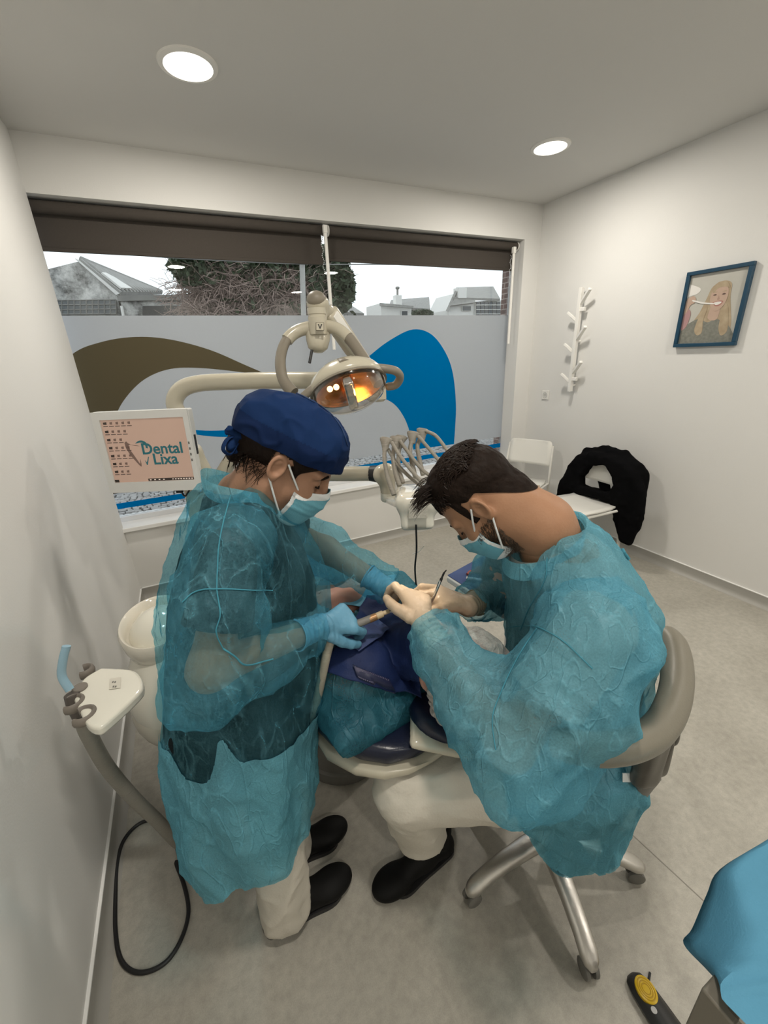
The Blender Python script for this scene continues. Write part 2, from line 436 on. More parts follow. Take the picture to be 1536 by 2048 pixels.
# ------------------------------------------------------------------ window
def glass_material():
    m = bpy.data.materials.new('window_glass'); m.use_nodes = True; n = m.node_tree.nodes; l = m.node_tree.links
    n.remove(n['Principled BSDF']); out = n['Material Output']
    t = n.new('ShaderNodeBsdfTransparent'); t.inputs['Color'].default_value = (0.97, 0.99, 0.985, 1)
    g = n.new('ShaderNodeBsdfGlossy'); g.inputs['Roughness'].default_value = 0.0
    fr = n.new('ShaderNodeFresnel'); fr.inputs['IOR'].default_value = 1.45
    mx = n.new('ShaderNodeMixShader'); l.new(fr.outputs['Fac'], mx.inputs['Fac']); l.new(t.outputs[0], mx.inputs[1]); l.new(g.outputs[0], mx.inputs[2])
    l.new(mx.outputs[0], out.inputs['Surface']); return m
def film_material(name, colr, tr, mix=0.55, clear=0.0):
    """adhesive window film: scatters light back and through, some of it passes straight"""
    m = bpy.data.materials.new(name); m.use_nodes = True; n = m.node_tree.nodes; l = m.node_tree.links
    n.remove(n['Principled BSDF']); out = n['Material Output']
    tc = n.new('ShaderNodeTexCoord'); nz = n.new('ShaderNodeTexNoise'); nz.inputs['Scale'].default_value = 90
    l.new(tc.outputs['Object'], nz.inputs['Vector'])
    mc = n.new('ShaderNodeMix'); mc.data_type = 'RGBA'; mc.inputs[6].default_value = (*[c * 0.97 for c in tr], 1); mc.inputs[7].default_value = (*tr, 1)
    l.new(nz.outputs['Fac'], mc.inputs[0])
    d = n.new('ShaderNodeBsdfDiffuse'); d.inputs['Color'].default_value = (*colr, 1)
    t = n.new('ShaderNodeBsdfTranslucent'); l.new(mc.outputs[2], t.inputs['Color'])
    mx = n.new('ShaderNodeMixShader'); mx.inputs['Fac'].default_value = mix
    l.new(d.outputs[0], mx.inputs[1]); l.new(t.outputs[0], mx.inputs[2])
    tp = n.new('ShaderNodeBsdfTransparent'); tp.inputs['Color'].default_value = (*tr, 1)
    m2 = n.new('ShaderNodeMixShader'); m2.inputs['Fac'].default_value = clear
    l.new(mx.outputs[0], m2.inputs[1]); l.new(tp.outputs[0], m2.inputs[2]); l.new(m2.outputs[0], out.inputs['Surface']); return m
m_glass = glass_material()
win = struct(thing('window_1', 'wide shop window with frosted lower film and coloured swooshes', None, (1.0, YG, ZS)))
fr = MB()
fr.bb((-0.95, YG - 0.03, ZS - 0.01), (XW + 0.05, YG + 0.03, ZS + 0.035)); fr.bb((-0.95, YG - 0.03, ZT - 0.03), (XW + 0.05, YG + 0.03, ZT + 0.02))
fr.bb((XW + 0.001, YG - 0.014, ZS), (XW + 0.05, YG + 0.014, ZT)); fr.bb((-0.98, YG - 0.03, ZS), (-0.93, YG + 0.03, ZT))
fr.build('window_frame', m_alu, win, bevel=0.003)
MB().bb((-0.93, YG - 0.004, ZS + 0.035), (XW + 0.045, YG + 0.004, ZT - 0.03)).build('pane', m_glass, win)
YFm = YG - 0.006
def film(name, pts, m, y):
    """flat adhesive film cut to an outline on the glass"""
    return MB().prism([V3(p[0], y, p[2]) for p in pts], (0, -0.0006, 0)).build(name, m, win, smooth=0)
zt, zb = 1.920, 0.768
film('frosted_film', [V3(-0.93, 0, zb), V3(XW + 0.030, 0, zb), V3(XW + 0.030, 0, zt), V3(-0.93, 0, zt)],
     film_material('frosted_film', (0.70, 0.72, 0.74), (0.93, 0.95, 0.97), 0.72, 0.06), YFm)
def wp(px, y=YG): return [Y(u, v, y) for u, v in px]
br_out = smooth_path([Y(60, 800, YG), Y(139, 713, YG), Y(200, 685, YG), Y(270, 674, YG), Y(340, 679, YG), Y(420, 700, YG), Y(490, 730, YG), Y(548, 755, YG)], 6)
br_in = smooth_path([Y(548, 755, YG), Y(480, 744, YG), Y(400, 736, YG), Y(340, 738, YG), Y(290, 758, YG), Y(252, 795, YG), Y(231, 835, YG), Y(222, 890, YG), Y(232, 950, YG), Y(240, 985, YG)], 6)
film('brown_swoosh', br_out + br_in[1:] + [V3(-0.80, 0, zb), V3(-0.80, 0, 1.2)], film_material('brown_film', (0.150, 0.128, 0.078), (0.22, 0.19, 0.12), 0.4), YFm - 0.0012)
bl = smooth_path([Y(640, 800, YG), Y(690, 757, YG), Y(738, 712, YG), Y(780, 680, YG), Y(825, 659, YG), Y(862, 669, YG), Y(890, 705, YG), Y(905, 748, YG), Y(911, 810, YG), Y(909, 860, YG), Y(907, 888, YG)], 6)
bl_in = smooth_path([Y(826, 899, YG), Y(820, 868, YG), Y(806, 832, YG), Y(782, 804, YG), Y(740, 790, YG), Y(690, 793, YG), Y(640, 800, YG)], 6)
m_blue = film_material('blue_film', (0.0, 0.23, 0.55), (0.0, 0.34, 0.78), 0.4)
film('blue_swoosh', bl + bl_in[:-1], m_blue, YFm - 0.0012)
film('blue_ribbon', smooth_path(wp([(340, 852), (385, 859), (430, 861), (480, 856), (560, 835)]), 5) + smooth_path(wp([(560, 836), (520, 862), (480, 872), (430, 873), (385, 867), (340, 853)]), 5), m_blue, YFm - 0.0012)
film('blue_stripe', [V3(-0.93, 0, 0.658), V3(XW + 0.030, 0, 0.658), V3(XW + 0.030, 0, 0.70), V3(-0.93, 0, 0.70)], m_blue, YFm - 0.0012)

# ------------------------------------------------------------------ roller blinds
m_blind = mat('blind_fabric', (0.058, 0.049, 0.041), 0.9, var=0.1, vscale=120, bump=0.15, bscale=500)
def blind(x0, x1, zb_, label):
    t = thing('roller_blind', label, 'blind', (x0, YB + 0.08, ZT), 'roller blinds at the window head')
    y = YB + 0.075; zr = ZT - 0.04; r = 0.032
    MB().tube([(x0, y, zr), (x1, y, zr)], r, 28).build('roller', m_blind, t)
    MB().bb((x0, y + r - 0.004, zb_), (x1, y + r - 0.002, zr)).build('fabric', m_blind, t)
    MB().bb((x0, y + r - 0.010, zb_ - 0.004), (x1, y + r + 0.003, zb_ + 0.016)).build('bottom_bar', m_blind, t, bevel=0.002)
    for x in (x0 - 0.006, x1 + 0.006):
        MB().tube([(x - 0.005, y, zr), (x + 0.005, y, zr)], 0.036, 20).build('end_cap', m_white, t, bevel=0.002)
    return t
xa = Y(645, 480, 3.28)[0]; xb = Y(657, 480, 3.28)[0]
b1 = blind(-0.93, xa, 2.254, 'dark brown roller blind over the left part of the window')
b2 = blind(xb, 2.93, 2.280, 'dark brown roller blind over the right part of the window')
def wand(u0, v0, u1, v1, label):
    a, b = Y(u0, v0, 3.222), Y(u1, v1, 3.222); b[0] = a[0] = (a[0] + b[0]) / 2
    t = thing('blind_wand', label, 'chain guide', (a[0], 3.222, b[2]), 'blind chain guides')
    MB().tube([a, b], 0.0125, 14).build('guide_tube', m_white, t, bevel=0.003)
    MB().box(a + V3(0, 0, 0.01), (0.03, 0.03, 0.05)).build('bracket', m_white, t, bevel=0.004)
    rs = [a + V3(-0.03 + 0.006 * math.sin(k), 0.0, -0.03 - 0.011 * k) for k in range(22)]
    c = MB()
    for p in rs: c.ell(p, (0.004, 0.004, 0.004), n=6, m=4)
    c.build('bead_chain', m_alu, t)
wand(653, 462, 666, 700, 'white chain guide hanging between the two roller blinds')
wand(1025, 503, 1019, 688, 'white chain guide hanging at the right window reveal')

# ------------------------------------------------------------------ downlights
m_lamp = bpy.data.materials.new('lamp_diffuser'); m_lamp.use_nodes = True
m_lamp.cycles.emission_sampling = 'NONE'; _b = m_lamp.node_tree.nodes['Principled BSDF']; _b.inputs['Emission Color'].default_value = (1.0, 0.93, 0.80, 1); _b.inputs['Emission Strength'].default_value = 3.2
def downlight(x, y, label):
    t = thing('ceiling_downlight', label, 'lamp', (x, y, ZC), 'round ceiling downlights')
    MB().lathe((x, y, ZC), [(0.096, -0.010), (0.115, -0.006), (0.118, 0.0), (0.096, 0.0), (0.096, -0.010)], n=48).build('trim_ring', m_white, t)
    MB().lathe((x, y, ZC - 0.009), [(0.098, 0.0), (0.098, 0.004)], n=48).build('diffuser', m_lamp, t)
    ld = bpy.data.lights.new('downlight_light', 'AREA'); ld.shape = 'DISK'; ld.size = 0.19; ld.energy = DOWNLIGHT_POWER; ld.color = (1.0, 0.935, 0.84)
    lo = bpy.data.objects.new('downlight_light', ld); col.objects.link(lo); lo.parent = t; lo.location = (0, 0, -0.013)
    return t
pl1, pl2 = Z(376, 129, ZC), Z(1101, 293, ZC)
downlight(pl1[0], pl1[1], 'round ceiling downlight above the monitor side, larger of the two in view')
downlight(pl2[0], pl2[1], 'round ceiling downlight near the corner above the coat rack')
downlight(pl1[0], pl1[1] - 2.1, 'round ceiling downlight above the photographer on the left')
downlight(pl2[0], pl2[1] - 2.1, 'round ceiling downlight above the photographer on the right')
downlight(pl1[0], pl1[1] - 4.0, 'round ceiling downlight added out of view at the rear of the room on the left')  # unseen rear pair, added to brighten surfaces that face the camera
downlight(pl2[0], pl2[1] - 4.0, 'round ceiling downlight added out of view at the rear of the room on the right')

# ------------------------------------------------------------------ outside the window
m_stone = mat('pale_cobble', (0.27, 0.265, 0.26), 0.8, var=0.45, vscale=9, bump=0.3, bscale=60)
m_joint = mat('cobble_joint', (0.05, 0.048, 0.045), 0.9, var=0.2)
rng = random.Random(4)
pav = struct(MB().bb((-30, YB + 0.25, -0.35), (40, 60, -0.15)).build('ground_outside', m_joint))
st = MB(); yy = 4.3
while yy < 7.4:
    xx = -1.6 + rng.random() * 0.08
    while xx < yy * 0.95 + 0.3:
        w = rng.uniform(0.055, 0.10); dpt = rng.uniform(0.06, 0.09); z0 = -0.13 + rng.uniform(-0.008, 0.006)
        cx_, cy_ = xx + w / 2, yy + rng.uniform(-0.012, 0.012); j = lambda: rng.uniform(-0.014, 0.014)
        q = [(cx_ - w / 2 + j(), cy_ - dpt / 2 + j()), (cx_ + w / 2 + j(), cy_ - dpt / 2 + j()), (cx_ + w / 2 + j(), cy_ + dpt / 2 + j()), (cx_ - w / 2 + j(), cy_ + dpt / 2 + j())]
        c = V3(cx_, cy_, 0); q2 = [(V3(*p, 0) - c) * 0.84 + c for p in q]
        vs = [V3(*p, -0.16) for p in q] + [V3(*p, z0 - 0.008) for p in q] + [V3(p[0], p[1], z0) for p in q2]
        st.add(vs, [(0, 1, 5, 4), (1, 2, 6, 5), (2, 3, 7, 6), (3, 0, 4, 7), (4, 5, 9, 8), (5, 6, 10, 9), (6, 7, 11, 10), (7, 4, 8, 11), (8, 9, 10, 11)])
        xx += w + 0.012
    yy += 0.085
so = st.build('cobblestones', m_stone, pav, smooth=0); so['kind'] = 'stuff'
# brick return of the shop front
def brick_material():
    m = bpy.data.materials.new('brick_cladding'); m.use_nodes = True; n = m.node_tree.nodes; l = m.node_tree.links; b = n['Principled BSDF']
    tc = n.new('ShaderNodeTexCoord'); sx = n.new('ShaderNodeSeparateXYZ'); mp = n.new('ShaderNodeCombineXYZ'); l.new(tc.outputs['Object'], sx.inputs[0]); l.new(sx.outputs['Y'], mp.inputs['X']); l.new(sx.outputs['Z'], mp.inputs['Y'])
    bk = n.new('ShaderNodeTexBrick'); bk.inputs['Scale'].default_value = 1.0; bk.inputs['Brick Width'].default_value = 0.09; bk.inputs['Row Height'].default_value = 0.045
    bk.inputs['Mortar Size'].default_value = 0.004; bk.inputs['Color1'].default_value = (0.17, 0.065, 0.05, 1); bk.inputs['Color2'].default_value = (0.11, 0.045, 0.04, 1); bk.inputs['Mortar'].default_value = (0.55, 0.45, 0.42, 1)
    l.new(mp.outputs['Vector'], bk.inputs['Vector']); l.new(bk.outputs['Color'], b.inputs['Base Color'])
    bp = n.new('ShaderNodeBump'); bp.inputs['Strength'].default_value = 0.6; bp.inputs['Distance'].default_value = 0.01; bp.invert = True
    l.new(bk.outputs['Fac'], bp.inputs['Height']); l.new(bp.outputs['Normal'], b.inputs['Normal']); b.inputs['Roughness'].default_value = 0.7; return m
struct(MB().bb((2.990, YG + 0.035, -0.15), (3.4, YG + 0.140, 3.0)).build('brick_pier', brick_material()))

m_old = mat('weathered_plaster', (0.06, 0.06, 0.055), 0.9, color2=(0.62, 0.61, 0.58), vscale=1.6, contrast=(0.36, 0.60), bump=0.3, bscale=20)
for nd in m_old.node_tree.nodes:
    if nd.type == 'TEX_NOISE' and abs(nd.inputs['Scale'].default_value - 1.6) < 1e-3: nd.inputs['Detail'].default_value = 9; nd.inputs['Roughness'].default_value = 0.75
m_dark = mat('dark_opening', (0.03, 0.03, 0.03), 0.6); m_grey = mat('grey_render', (0.22, 0.215, 0.2), 0.9, var=0.3, vscale=2)
m_rooft = mat('grey_roof_tiles', (0.28, 0.275, 0.26), 0.8, var=0.3, vscale=5, bump=0.4, bscale=25)
m_hwhite = mat('house_white', (0.68, 0.67, 0.64), 0.8, var=0.06); m_pane = mat('house_window', (0.06, 0.07, 0.08), 0.15)
YH = 16.0
def P(u, v, y=YH): return Y(u, v, y)
oh = thing('old_house', 'weathered stained plaster house with gable roof beyond the window', 'house', P(150, 900))
zg = -0.15
def dn(p): return V3(p[0], p[1], zg)
g = [P(20, 560), P(85, 541), P(157, 523), P(233, 588)]
MB().prism([dn(g[0]), *g, dn(g[3])], (0, 4, 0)).build('gable_wall', m_old, oh, smooth=0)
v = V3(0, 7, 0.0)
MB().prism([P(150, 518), P(158, 521), P(240, 588), P(233, 591)], (0, -0.12, 0)).build('verge_trim', m_hwhite, oh, smooth=0)
rf = MB().add([P(157, 521), P(240, 588), Y(325, 586, 24.5), Y(172, 524, 24.5)], [(0, 1, 2, 3)]).build('roof', m_rooft, oh, smooth=0, solid=0.15)
a, b_, c_, d_ = P(157, 521), P(240, 588), Y(325, 586, 24.5), Y(172, 524, 24.5)
def onroof(s, t, lift=0.12): 
    q = (a * (1 - s) + b_ * s) * (1 - t) + (d_ * (1 - s) + c_ * s) * t; return q + V3(0.05, -0.02, lift)
for i in range(16):
    t0 = (i + 0.5) / 16
    MB().tube([onroof(0.0, t0, 0.08), onroof(1.0, t0, 0.08)], 0.05, 6).build('tile_row', m_rooft, rf)
MB().add([onroof(0.50, 0.02), onroof(0.97, 0.02), onroof(0.97, 0.20), onroof(0.50, 0.20)], [(0, 1, 2, 3)]).build('skylight', m_hwhite, oh, smooth=0, solid=0.06)
bd = [P(60, 602), P(232, 600), P(233, 628), P(60, 630)]
MB().prism([p + V3(0, -0.05, 0) for p in bd], (0, 0.04, 0)).build('block_band', mat('glass_blocks', (0.10, 0.11, 0.11), 0.3, var=0.3), oh, smooth=0)
gm = MB()
for i in range(15):
    t0 = i / 14; p, q = bd[0] * (1 - t0) + bd[1] * t0, bd[3] * (1 - t0) + bd[2] * t0; gm.tube([p + V3(0, -0.06, 0), q + V3(0, -0.06, 0)], 0.018, 4)
for i in range(4):
    t0 = i / 3; p, q = bd[0] * (1 - t0) + bd[3] * t0, bd[1] * (1 - t0) + bd[2] * t0; gm.tube([p + V3(0, -0.06, 0), q + V3(0, -0.06, 0)], 0.018, 4)
gm.build('joint_grid', m_grey, oh)
lt = thing('lean_to_shed', 'low dark lean-to shed beside the stained plaster house', 'shed', P(330, 900, 15.6))
MB().prism([dn(P(240, 600, 15.6)), P(240, 600, 15.6), P(430, 600, 15.6), dn(P(430, 600, 15.6))], (0, 3, 0)).build('wall', m_old, lt, smooth=0)
MB().prism([P(236, 591, 15.5), P(440, 588, 15.5), P(440, 599, 15.5), P(236, 602, 15.5)], (0, 3.4, 0.05)).build('roof', m_grey, lt, smooth=0)
MB().prism([P(285, 612, 15.58), P(425, 610, 15.58), P(425, 660, 15.58), P(285, 660, 15.58)], (0, 0.05, 0)).build('opening', m_dark, lt, smooth=0)
MB().tube([P(243, 612, 15.5), P(252, 660, 15.5)], 0.04, 8).build('drainpipe', m_hwhite, lt)

# overgrown tree: bare creeper twigs on the left, evergreen leaves on the right
def tree(name, label, px, y0, dep, n_tw, n_lf, trunk_u, seed, leaf_regions, twig_regions, top_v=540):
    r = random.Random(seed); t = thing(name, label, 'tree', dn(P(trunk_u, 900, y0)))
    base = dn(P(trunk_u, 900, y0)); top = P(trunk_u, top_v, y0)
    MB().tube(smooth_path([base, base * 0.6 + top * 0.4 + V3(0.2, 0, 0), top], 5), [0.22] * 5 + [0.14] * 5 + [0.07], 8).build('trunk', mat('bark', (0.10, 0.075, 0.055), 0.9, var=0.3), t)
    tw = MB()
    for reg, cnt in twig_regions:
        for i in range(cnt):
            u0, v0, u1, v1 = reg; p = P(r.uniform(u0, u1), r.uniform(v0, v1), y0 + r.uniform(-dep, dep) * 0.5)
            d0 = V3(r.gauss(0, 1), r.gauss(0, 0.6), r.gauss(-0.1, 0.8)); d0 = unit(d0); L = r.uniform(0.35, 1.1); pts = [p]
            for k in range(4):
                d0 = unit(d0 + V3(r.gauss(0, .45), r.gauss(0, .3), r.gauss(-0.08, .45))); pts.append(pts[-1] + d0 * L / 4)
            tw.tube(pts, [0.0085, 0.008, 0.007, 0.006, 0.004], 3, cap=False)
    o = tw.build('twigs', mat('bare_twigs', (0.20, 0.14, 0.115), 0.9, color2=(0.42, 0.33, 0.29), vscale=3), t); o['kind'] = 'stuff'
    lf = MB()
    for reg, cnt in leaf_regions:
        cu, cv, ru, rv = reg
        for i in range(cnt):
            an = r.uniform(0, 6.283); q = math.sqrt(r.random()); p = P(cu + ru * q * math.cos(an), cv + rv * q * math.sin(an), y0 + r.uniform(-dep, dep) * 0.6)
            d1 = unit(V3(r.gauss(0, 1), r.gauss(0, 1), r.gauss(0, 1))); d2 = unit(np.cross(d1, V3(r.gauss(0, 1), r.gauss(0, 1), r.gauss(0, 1)))); s_ = r.uniform(0.07, 0.13)
            lf.add([p - d1 * s_, p + d2 * s_ * 0.45, p + d1 * s_, p - d2 * s_ * 0.45], [(0, 1, 2, 3)])
    o = lf.build('leaves', mat('evergreen_leaves', (0.018, 0.03, 0.014), 0.6, color2=(0.06, 0.085, 0.04), vscale=4), t, smooth=0); o['kind'] = 'stuff'
    return t
tree('creeper_tree', 'large tree overgrown with bare reddish twigs seen beyond the window', None, 12.0, 1.6, 0, 0, 520, 7,
     [((400, 540, 55, 34), 1300), ((585, 545, 120, 40), 1900), ((665, 575, 45, 58), 2400), ((560, 640, 160, 60), 900), ((370, 528, 32, 22), 500), ((640, 520, 60, 30), 1200), ((490, 515, 110, 18), 1300)],
     [((385, 525, 650, 640), 3600), ((400, 550, 610, 660), 2600), ((350, 540, 420, 620), 130), ((390, 600, 560, 760), 500)])
# houses across the street
def house(name, label, y, wall_px, roof_pts, wins, extra=None):
    c = thing(name, label, 'house', dn(P(wall_px[0][0], 900, y)), 'white houses far behind the window')
    w = [P(*q, y) for q in wall_px]
    MB().prism([dn(w[0]), *w, dn(w[-1])], (0, 3, 0)).build('wall', m_hwhite, c, smooth=0)
    for rp in roof_pts:
        MB().add([P(u, v_, yy_) for u, v_, yy_ in rp], [tuple(range(len(rp)))]).build('roof', m_rooft, c, smooth=0, solid=0.18)
    for (u0, v0, u1, v1) in wins:
        q = [P(u0, v0, y - 0.05), P(u1, v0, y - 0.05), P(u1, v1, y - 0.05), P(u0, v1, y - 0.05)]
        f_ = MB().prism(q, (0, -0.06, 0)).build('window', m_hwhite, c, smooth=0)
        cc = sum(q) / 4; MB().prism([cc + (p - cc) * 0.86 + V3(0, -0.08, 0) for p in q], (0, 0.02, 0)).build('pane', m_pane, f_, smooth=0)
    return c
h1 = house('white_house', 'small white house with dark roof and tall chimney far behind window', 34.0, [(762, 615), (762, 606), (823, 612), (823, 632)],
           [[(777, 615, 34.2), (860, 620, 34.2), (858, 596, 38), (782, 602, 38)], [(760, 606, 33.7), (826, 612, 33.7), (826, 617, 33.7), (760, 612, 33.7)]], [(802, 621, 815, 640)])
MB().prism([P(824, 616, 34.4), P(860, 616, 34.4), dn(P(860, 616, 34.4)), dn(P(824, 616, 34.4))], (0, 4, 0)).build('side_wall', m_grey, h1, smooth=0)
MB().bb(P(792, 612, 34.1), P(798, 592, 34.6)).build('chimney', m_hwhite, h1); MB().tube([P(795, 594, 34.3), P(795, 575, 34.3)], 0.09, 8).build('chimney_pot', m_grey, h1)
MB().ell(P(795, 576, 34.3), (0.18, 0.18, 0.12)).build('chimney_cowl', m_grey, h1)
h2 = house('white_house', 'white two-storey house with glazed veranda far behind the window', 30.0, [(896, 640), (897, 620), (914, 586), (952, 604), (952, 640)],
           [[(894, 622, 29.7), (912, 582, 29.7), (914, 586, 34), (899, 622, 34)], [(906, 597, 29.6), (912, 577, 33), (986, 575, 33), (1000, 600, 29.6)], [(900, 612, 29.6), (908, 598, 29.7), (950, 600, 29.7), (948, 606, 29.6)]], [(923, 612, 942, 622)])
MB().prism([P(950, 603, 29.9), P(1003, 600, 29.9), dn(P(1003, 600, 29.9)), dn(P(950, 603, 29.9))], (0, 4, 0)).build('veranda_wall', m_hwhite, h2, smooth=0)
for i in range(6):
    u0 = 953 + i * 8.2
    MB().prism([P(u0, 604, 29.8), P(u0 + 7, 603, 29.8), P(u0 + 7, 640, 29.8), P(u0, 640, 29.8)], (0, 0.05, 0)).build('veranda_pane', m_pane, h2, smooth=0)
for v0 in (610, 619, 628): MB().tube([P(952, v0, 29.75), P(1002, v0, 29.75)], 0.03, 6).build('glazing_bar', m_hwhite, h2)
MB().bb(P(917, 596, 29.5), P(923, 578, 30.2)).build('chimney', m_hwhite, h2)
h3 = house('white_house', 'low grey roofed house peeking out right of the overgrown tree', 26.0, [(688, 640), (688, 624), (722, 624), (722, 640)], [[(682, 626, 25.7), (692, 612, 27), (706, 616, 27), (728, 630, 25.7)]], [])
tree('distant_shrub', 'small round green shrub between the two far white houses', None, 30.0, 1.0, 0, 0, 845, 11, [((845, 627, 22, 8), 700)], [((830, 624, 860, 634), 20)], 632)
pole = thing('utility_pole', 'thin grey utility pole standing in front of the overgrown tree', 'pole', dn(Y(606, 900, 9.5)))
MB().tube([dn(Y(606, 800, 9.5)), Y(603, 480, 9.5) * V3(1, 1, 1)], 0.055, 10).build('shaft', mat('concrete_pole', (0.36, 0.35, 0.33), 0.8), pole)
MB().box(Y(603, 500, 9.5), (0.5, 0.06, 0.06)).build('crossarm', m_grey, pole)
wr = MB().tube(smooth_path([Y(40, 490, 9.0), Y(200, 502, 9.1), Y(340, 515, 9.2), Y(604, 528, 9.4), Y(800, 529, 9.6), Y(1030, 534, 9.8)], 8), 0.012, 5).build('power_cable', m_grey, loc=Y(604, 528, 9.4))
tag(wr, 'thin overhead cable crossing the pale sky behind the window', 'cable')

# ================================================================== WALL FIXTURES
# picture on the right wall: a printed portrait in a blue frame
xw = XR
def Wp(u, v, off=0.0): p = X(u, v, xw - 0.02); return V3(xw - off, p[1], p[2])
py0, py1, pz0, pz1 = 1.50, 1.865, 1.585, 2.035
pic = thing('framed_picture', 'blue framed portrait photo of a smiling person brushing teeth on the right wall', 'picture', (xw, (py0 + py1) / 2, pz0))
m_pf = mat('picture_frame_blue', (0.012, 0.055, 0.10), 0.35, var=0.1)
for nm, lo, hi in (('frame_bar', (py0, pz0), (py1, pz0 + 0.022)), ('frame_bar', (py0, pz1 - 0.022), (py1, pz1)), ('frame_bar', (py0, pz0 + 0.022), (py0 + 0.022, pz1 - 0.022)), ('frame_bar', (py1 - 0.022, pz0 + 0.022), (py1, pz1 - 0.022))):
    MB().bb((xw - 0.032, lo[0], lo[1]), (xw - 0.004, hi[0], hi[1])).build(nm, m_pf, pic, bevel=0.002)
iy0, iy1, iz0, iz1 = py0 + 0.02, py1 - 0.02, pz0 + 0.02, pz1 - 0.02
MB().bb((xw - 0.014, iy0, iz0), (xw - 0.010, iy1, iz1)).build('print', mat('print_background', (0.50, 0.49, 0.44), 0.6, var=0.08, vscale=4), pic)
def pf(s, t): return (iy1 + (iy0 - iy1) * s, iz1 + (iz0 - iz1) * t)      # s from the left, t from the top of the print
def pprint(name, pts, m, k, parent=pic):
    q = smooth_path([V3(xw - 0.0145 - 0.0005 * k, *pf(*p)) for p in pts + [pts[0]]], 4)[:-1]
    return MB().prism(q, (-0.0003, 0, 0)).build(name, m, parent, smooth=0)
m_hair = mat('print_hair', (0.30, 0.22, 0.135), 0.7, color2=(0.52, 0.43, 0.30), vscale=26, var=0.2); m_skin_p = mat('print_skin', (0.50, 0.36, 0.28), 0.7, var=0.12, vscale=14)
m_knit = mat('print_knit', (0.115, 0.12, 0.10), 0.8, color2=(0.30, 0.30, 0.26), vscale=55); m_wht_p = mat('print_white', (0.78, 0.76, 0.72), 0.7); m_dk_p = mat('print_dark', (0.10, 0.06, 0.05), 0.7)
pprint('print_shelf', [(0.0, 0.12), (0.22, 0.20), (0.2, 0.27), (0.05, 0.30), (0.0, 0.30)], m_wht_p, 1)
pprint('print_hair', [(0.53, 0.15), (0.66, 0.145), (0.76, 0.20), (0.78, 0.36), (0.84, 0.55), (0.90, 0.75), (0.88, 0.92), (0.70, 0.97), (0.45, 0.9), (0.25, 0.98), (0.18, 0.75), (0.30, 0.55), (0.38, 0.35), (0.43, 0.22)], m_hair, 1)
pprint('print_jumper', [(0.08, 0.72), (0.3, 0.64), (0.48, 0.70), (0.62, 0.66), (0.82, 0.74), (0.93, 0.84), (0.97, 0.999), (0.0, 0.999), (0.0, 0.84)], m_knit, 2)
pprint('print_neck', [(0.48, 0.5), (0.64, 0.5), (0.65, 0.64), (0.58, 0.68), (0.47, 0.64)], m_skin_p, 3)
pprint('print_lock', [(0.37, 0.45), (0.43, 0.5), (0.40, 0.66), (0.42, 0.84), (0.34, 0.88), (0.27, 0.8), (0.30, 0.64)], m_hair, 4)
pprint('print_lock', [(0.72, 0.42), (0.78, 0.5), (0.83, 0.66), (0.86, 0.84), (0.77, 0.9), (0.70, 0.78), (0.70, 0.58)], m_hair, 4)
pprint('print_face', [(0.50, 0.22), (0.62, 0.195), (0.72, 0.25), (0.74, 0.36), (0.70, 0.48), (0.60, 0.55), (0.50, 0.51), (0.445, 0.40), (0.45, 0.29)], m_skin_p, 5)
pprint('print_fringe', [(0.46, 0.24), (0.56, 0.165), (0.68, 0.165), (0.74, 0.24), (0.66, 0.225), (0.55, 0.235), (0.48, 0.29)], m_hair, 6)
for s0 in (0.515, 0.665): pprint('print_eye', [(s0 - 0.035, 0.325), (s0, 0.312), (s0 + 0.035, 0.325), (s0, 0.333)], m_dk_p, 6)
for s0 in (0.51, 0.67): pprint('print_brow', [(s0 - 0.045, 0.29), (s0, 0.278), (s0 + 0.045, 0.285), (s0, 0.292)], m_hair, 6)
pprint('print_nose', [(0.585, 0.33), (0.61, 0.38), (0.60, 0.395), (0.57, 0.39)], mat('print_nose', (0.40, 0.27, 0.21), 0.7), 6)
pprint('print_lips', [(0.50, 0.425), (0.59, 0.41), (0.68, 0.42), (0.64, 0.475), (0.56, 0.48)], mat('print_lips', (0.42, 0.20, 0.17), 0.7), 6)
pprint('print_teeth', [(0.525, 0.43), (0.59, 0.42), (0.66, 0.43), (0.62, 0.46), (0.56, 0.463)], m_wht_p, 7)
pprint('print_hand', [(0.02, 0.33), (0.12, 0.30), (0.18, 0.34), (0.17, 0.40), (0.10, 0.43), (0.06, 0.52), (0.0, 0.56), (0.0, 0.42)], m_skin_p, 5)
pprint('print_sleeve', [(0.0, 0.52), (0.08, 0.48), (0.14, 0.56), (0.10, 0.74), (0.0, 0.78)], mat('print_sleeve', (0.42, 0.25, 0.25), 0.7), 4)
pprint('print_toothbrush', [(0.13, 0.355), (0.35, 0.41), (0.53, 0.435), (0.53, 0.45), (0.34, 0.43), (0.13, 0.375)], m_wht_p, 8)
m_pglass = mat('picture_glass', (1, 1, 1), 0.03, var=0, trans=1.0, ior=1.02)

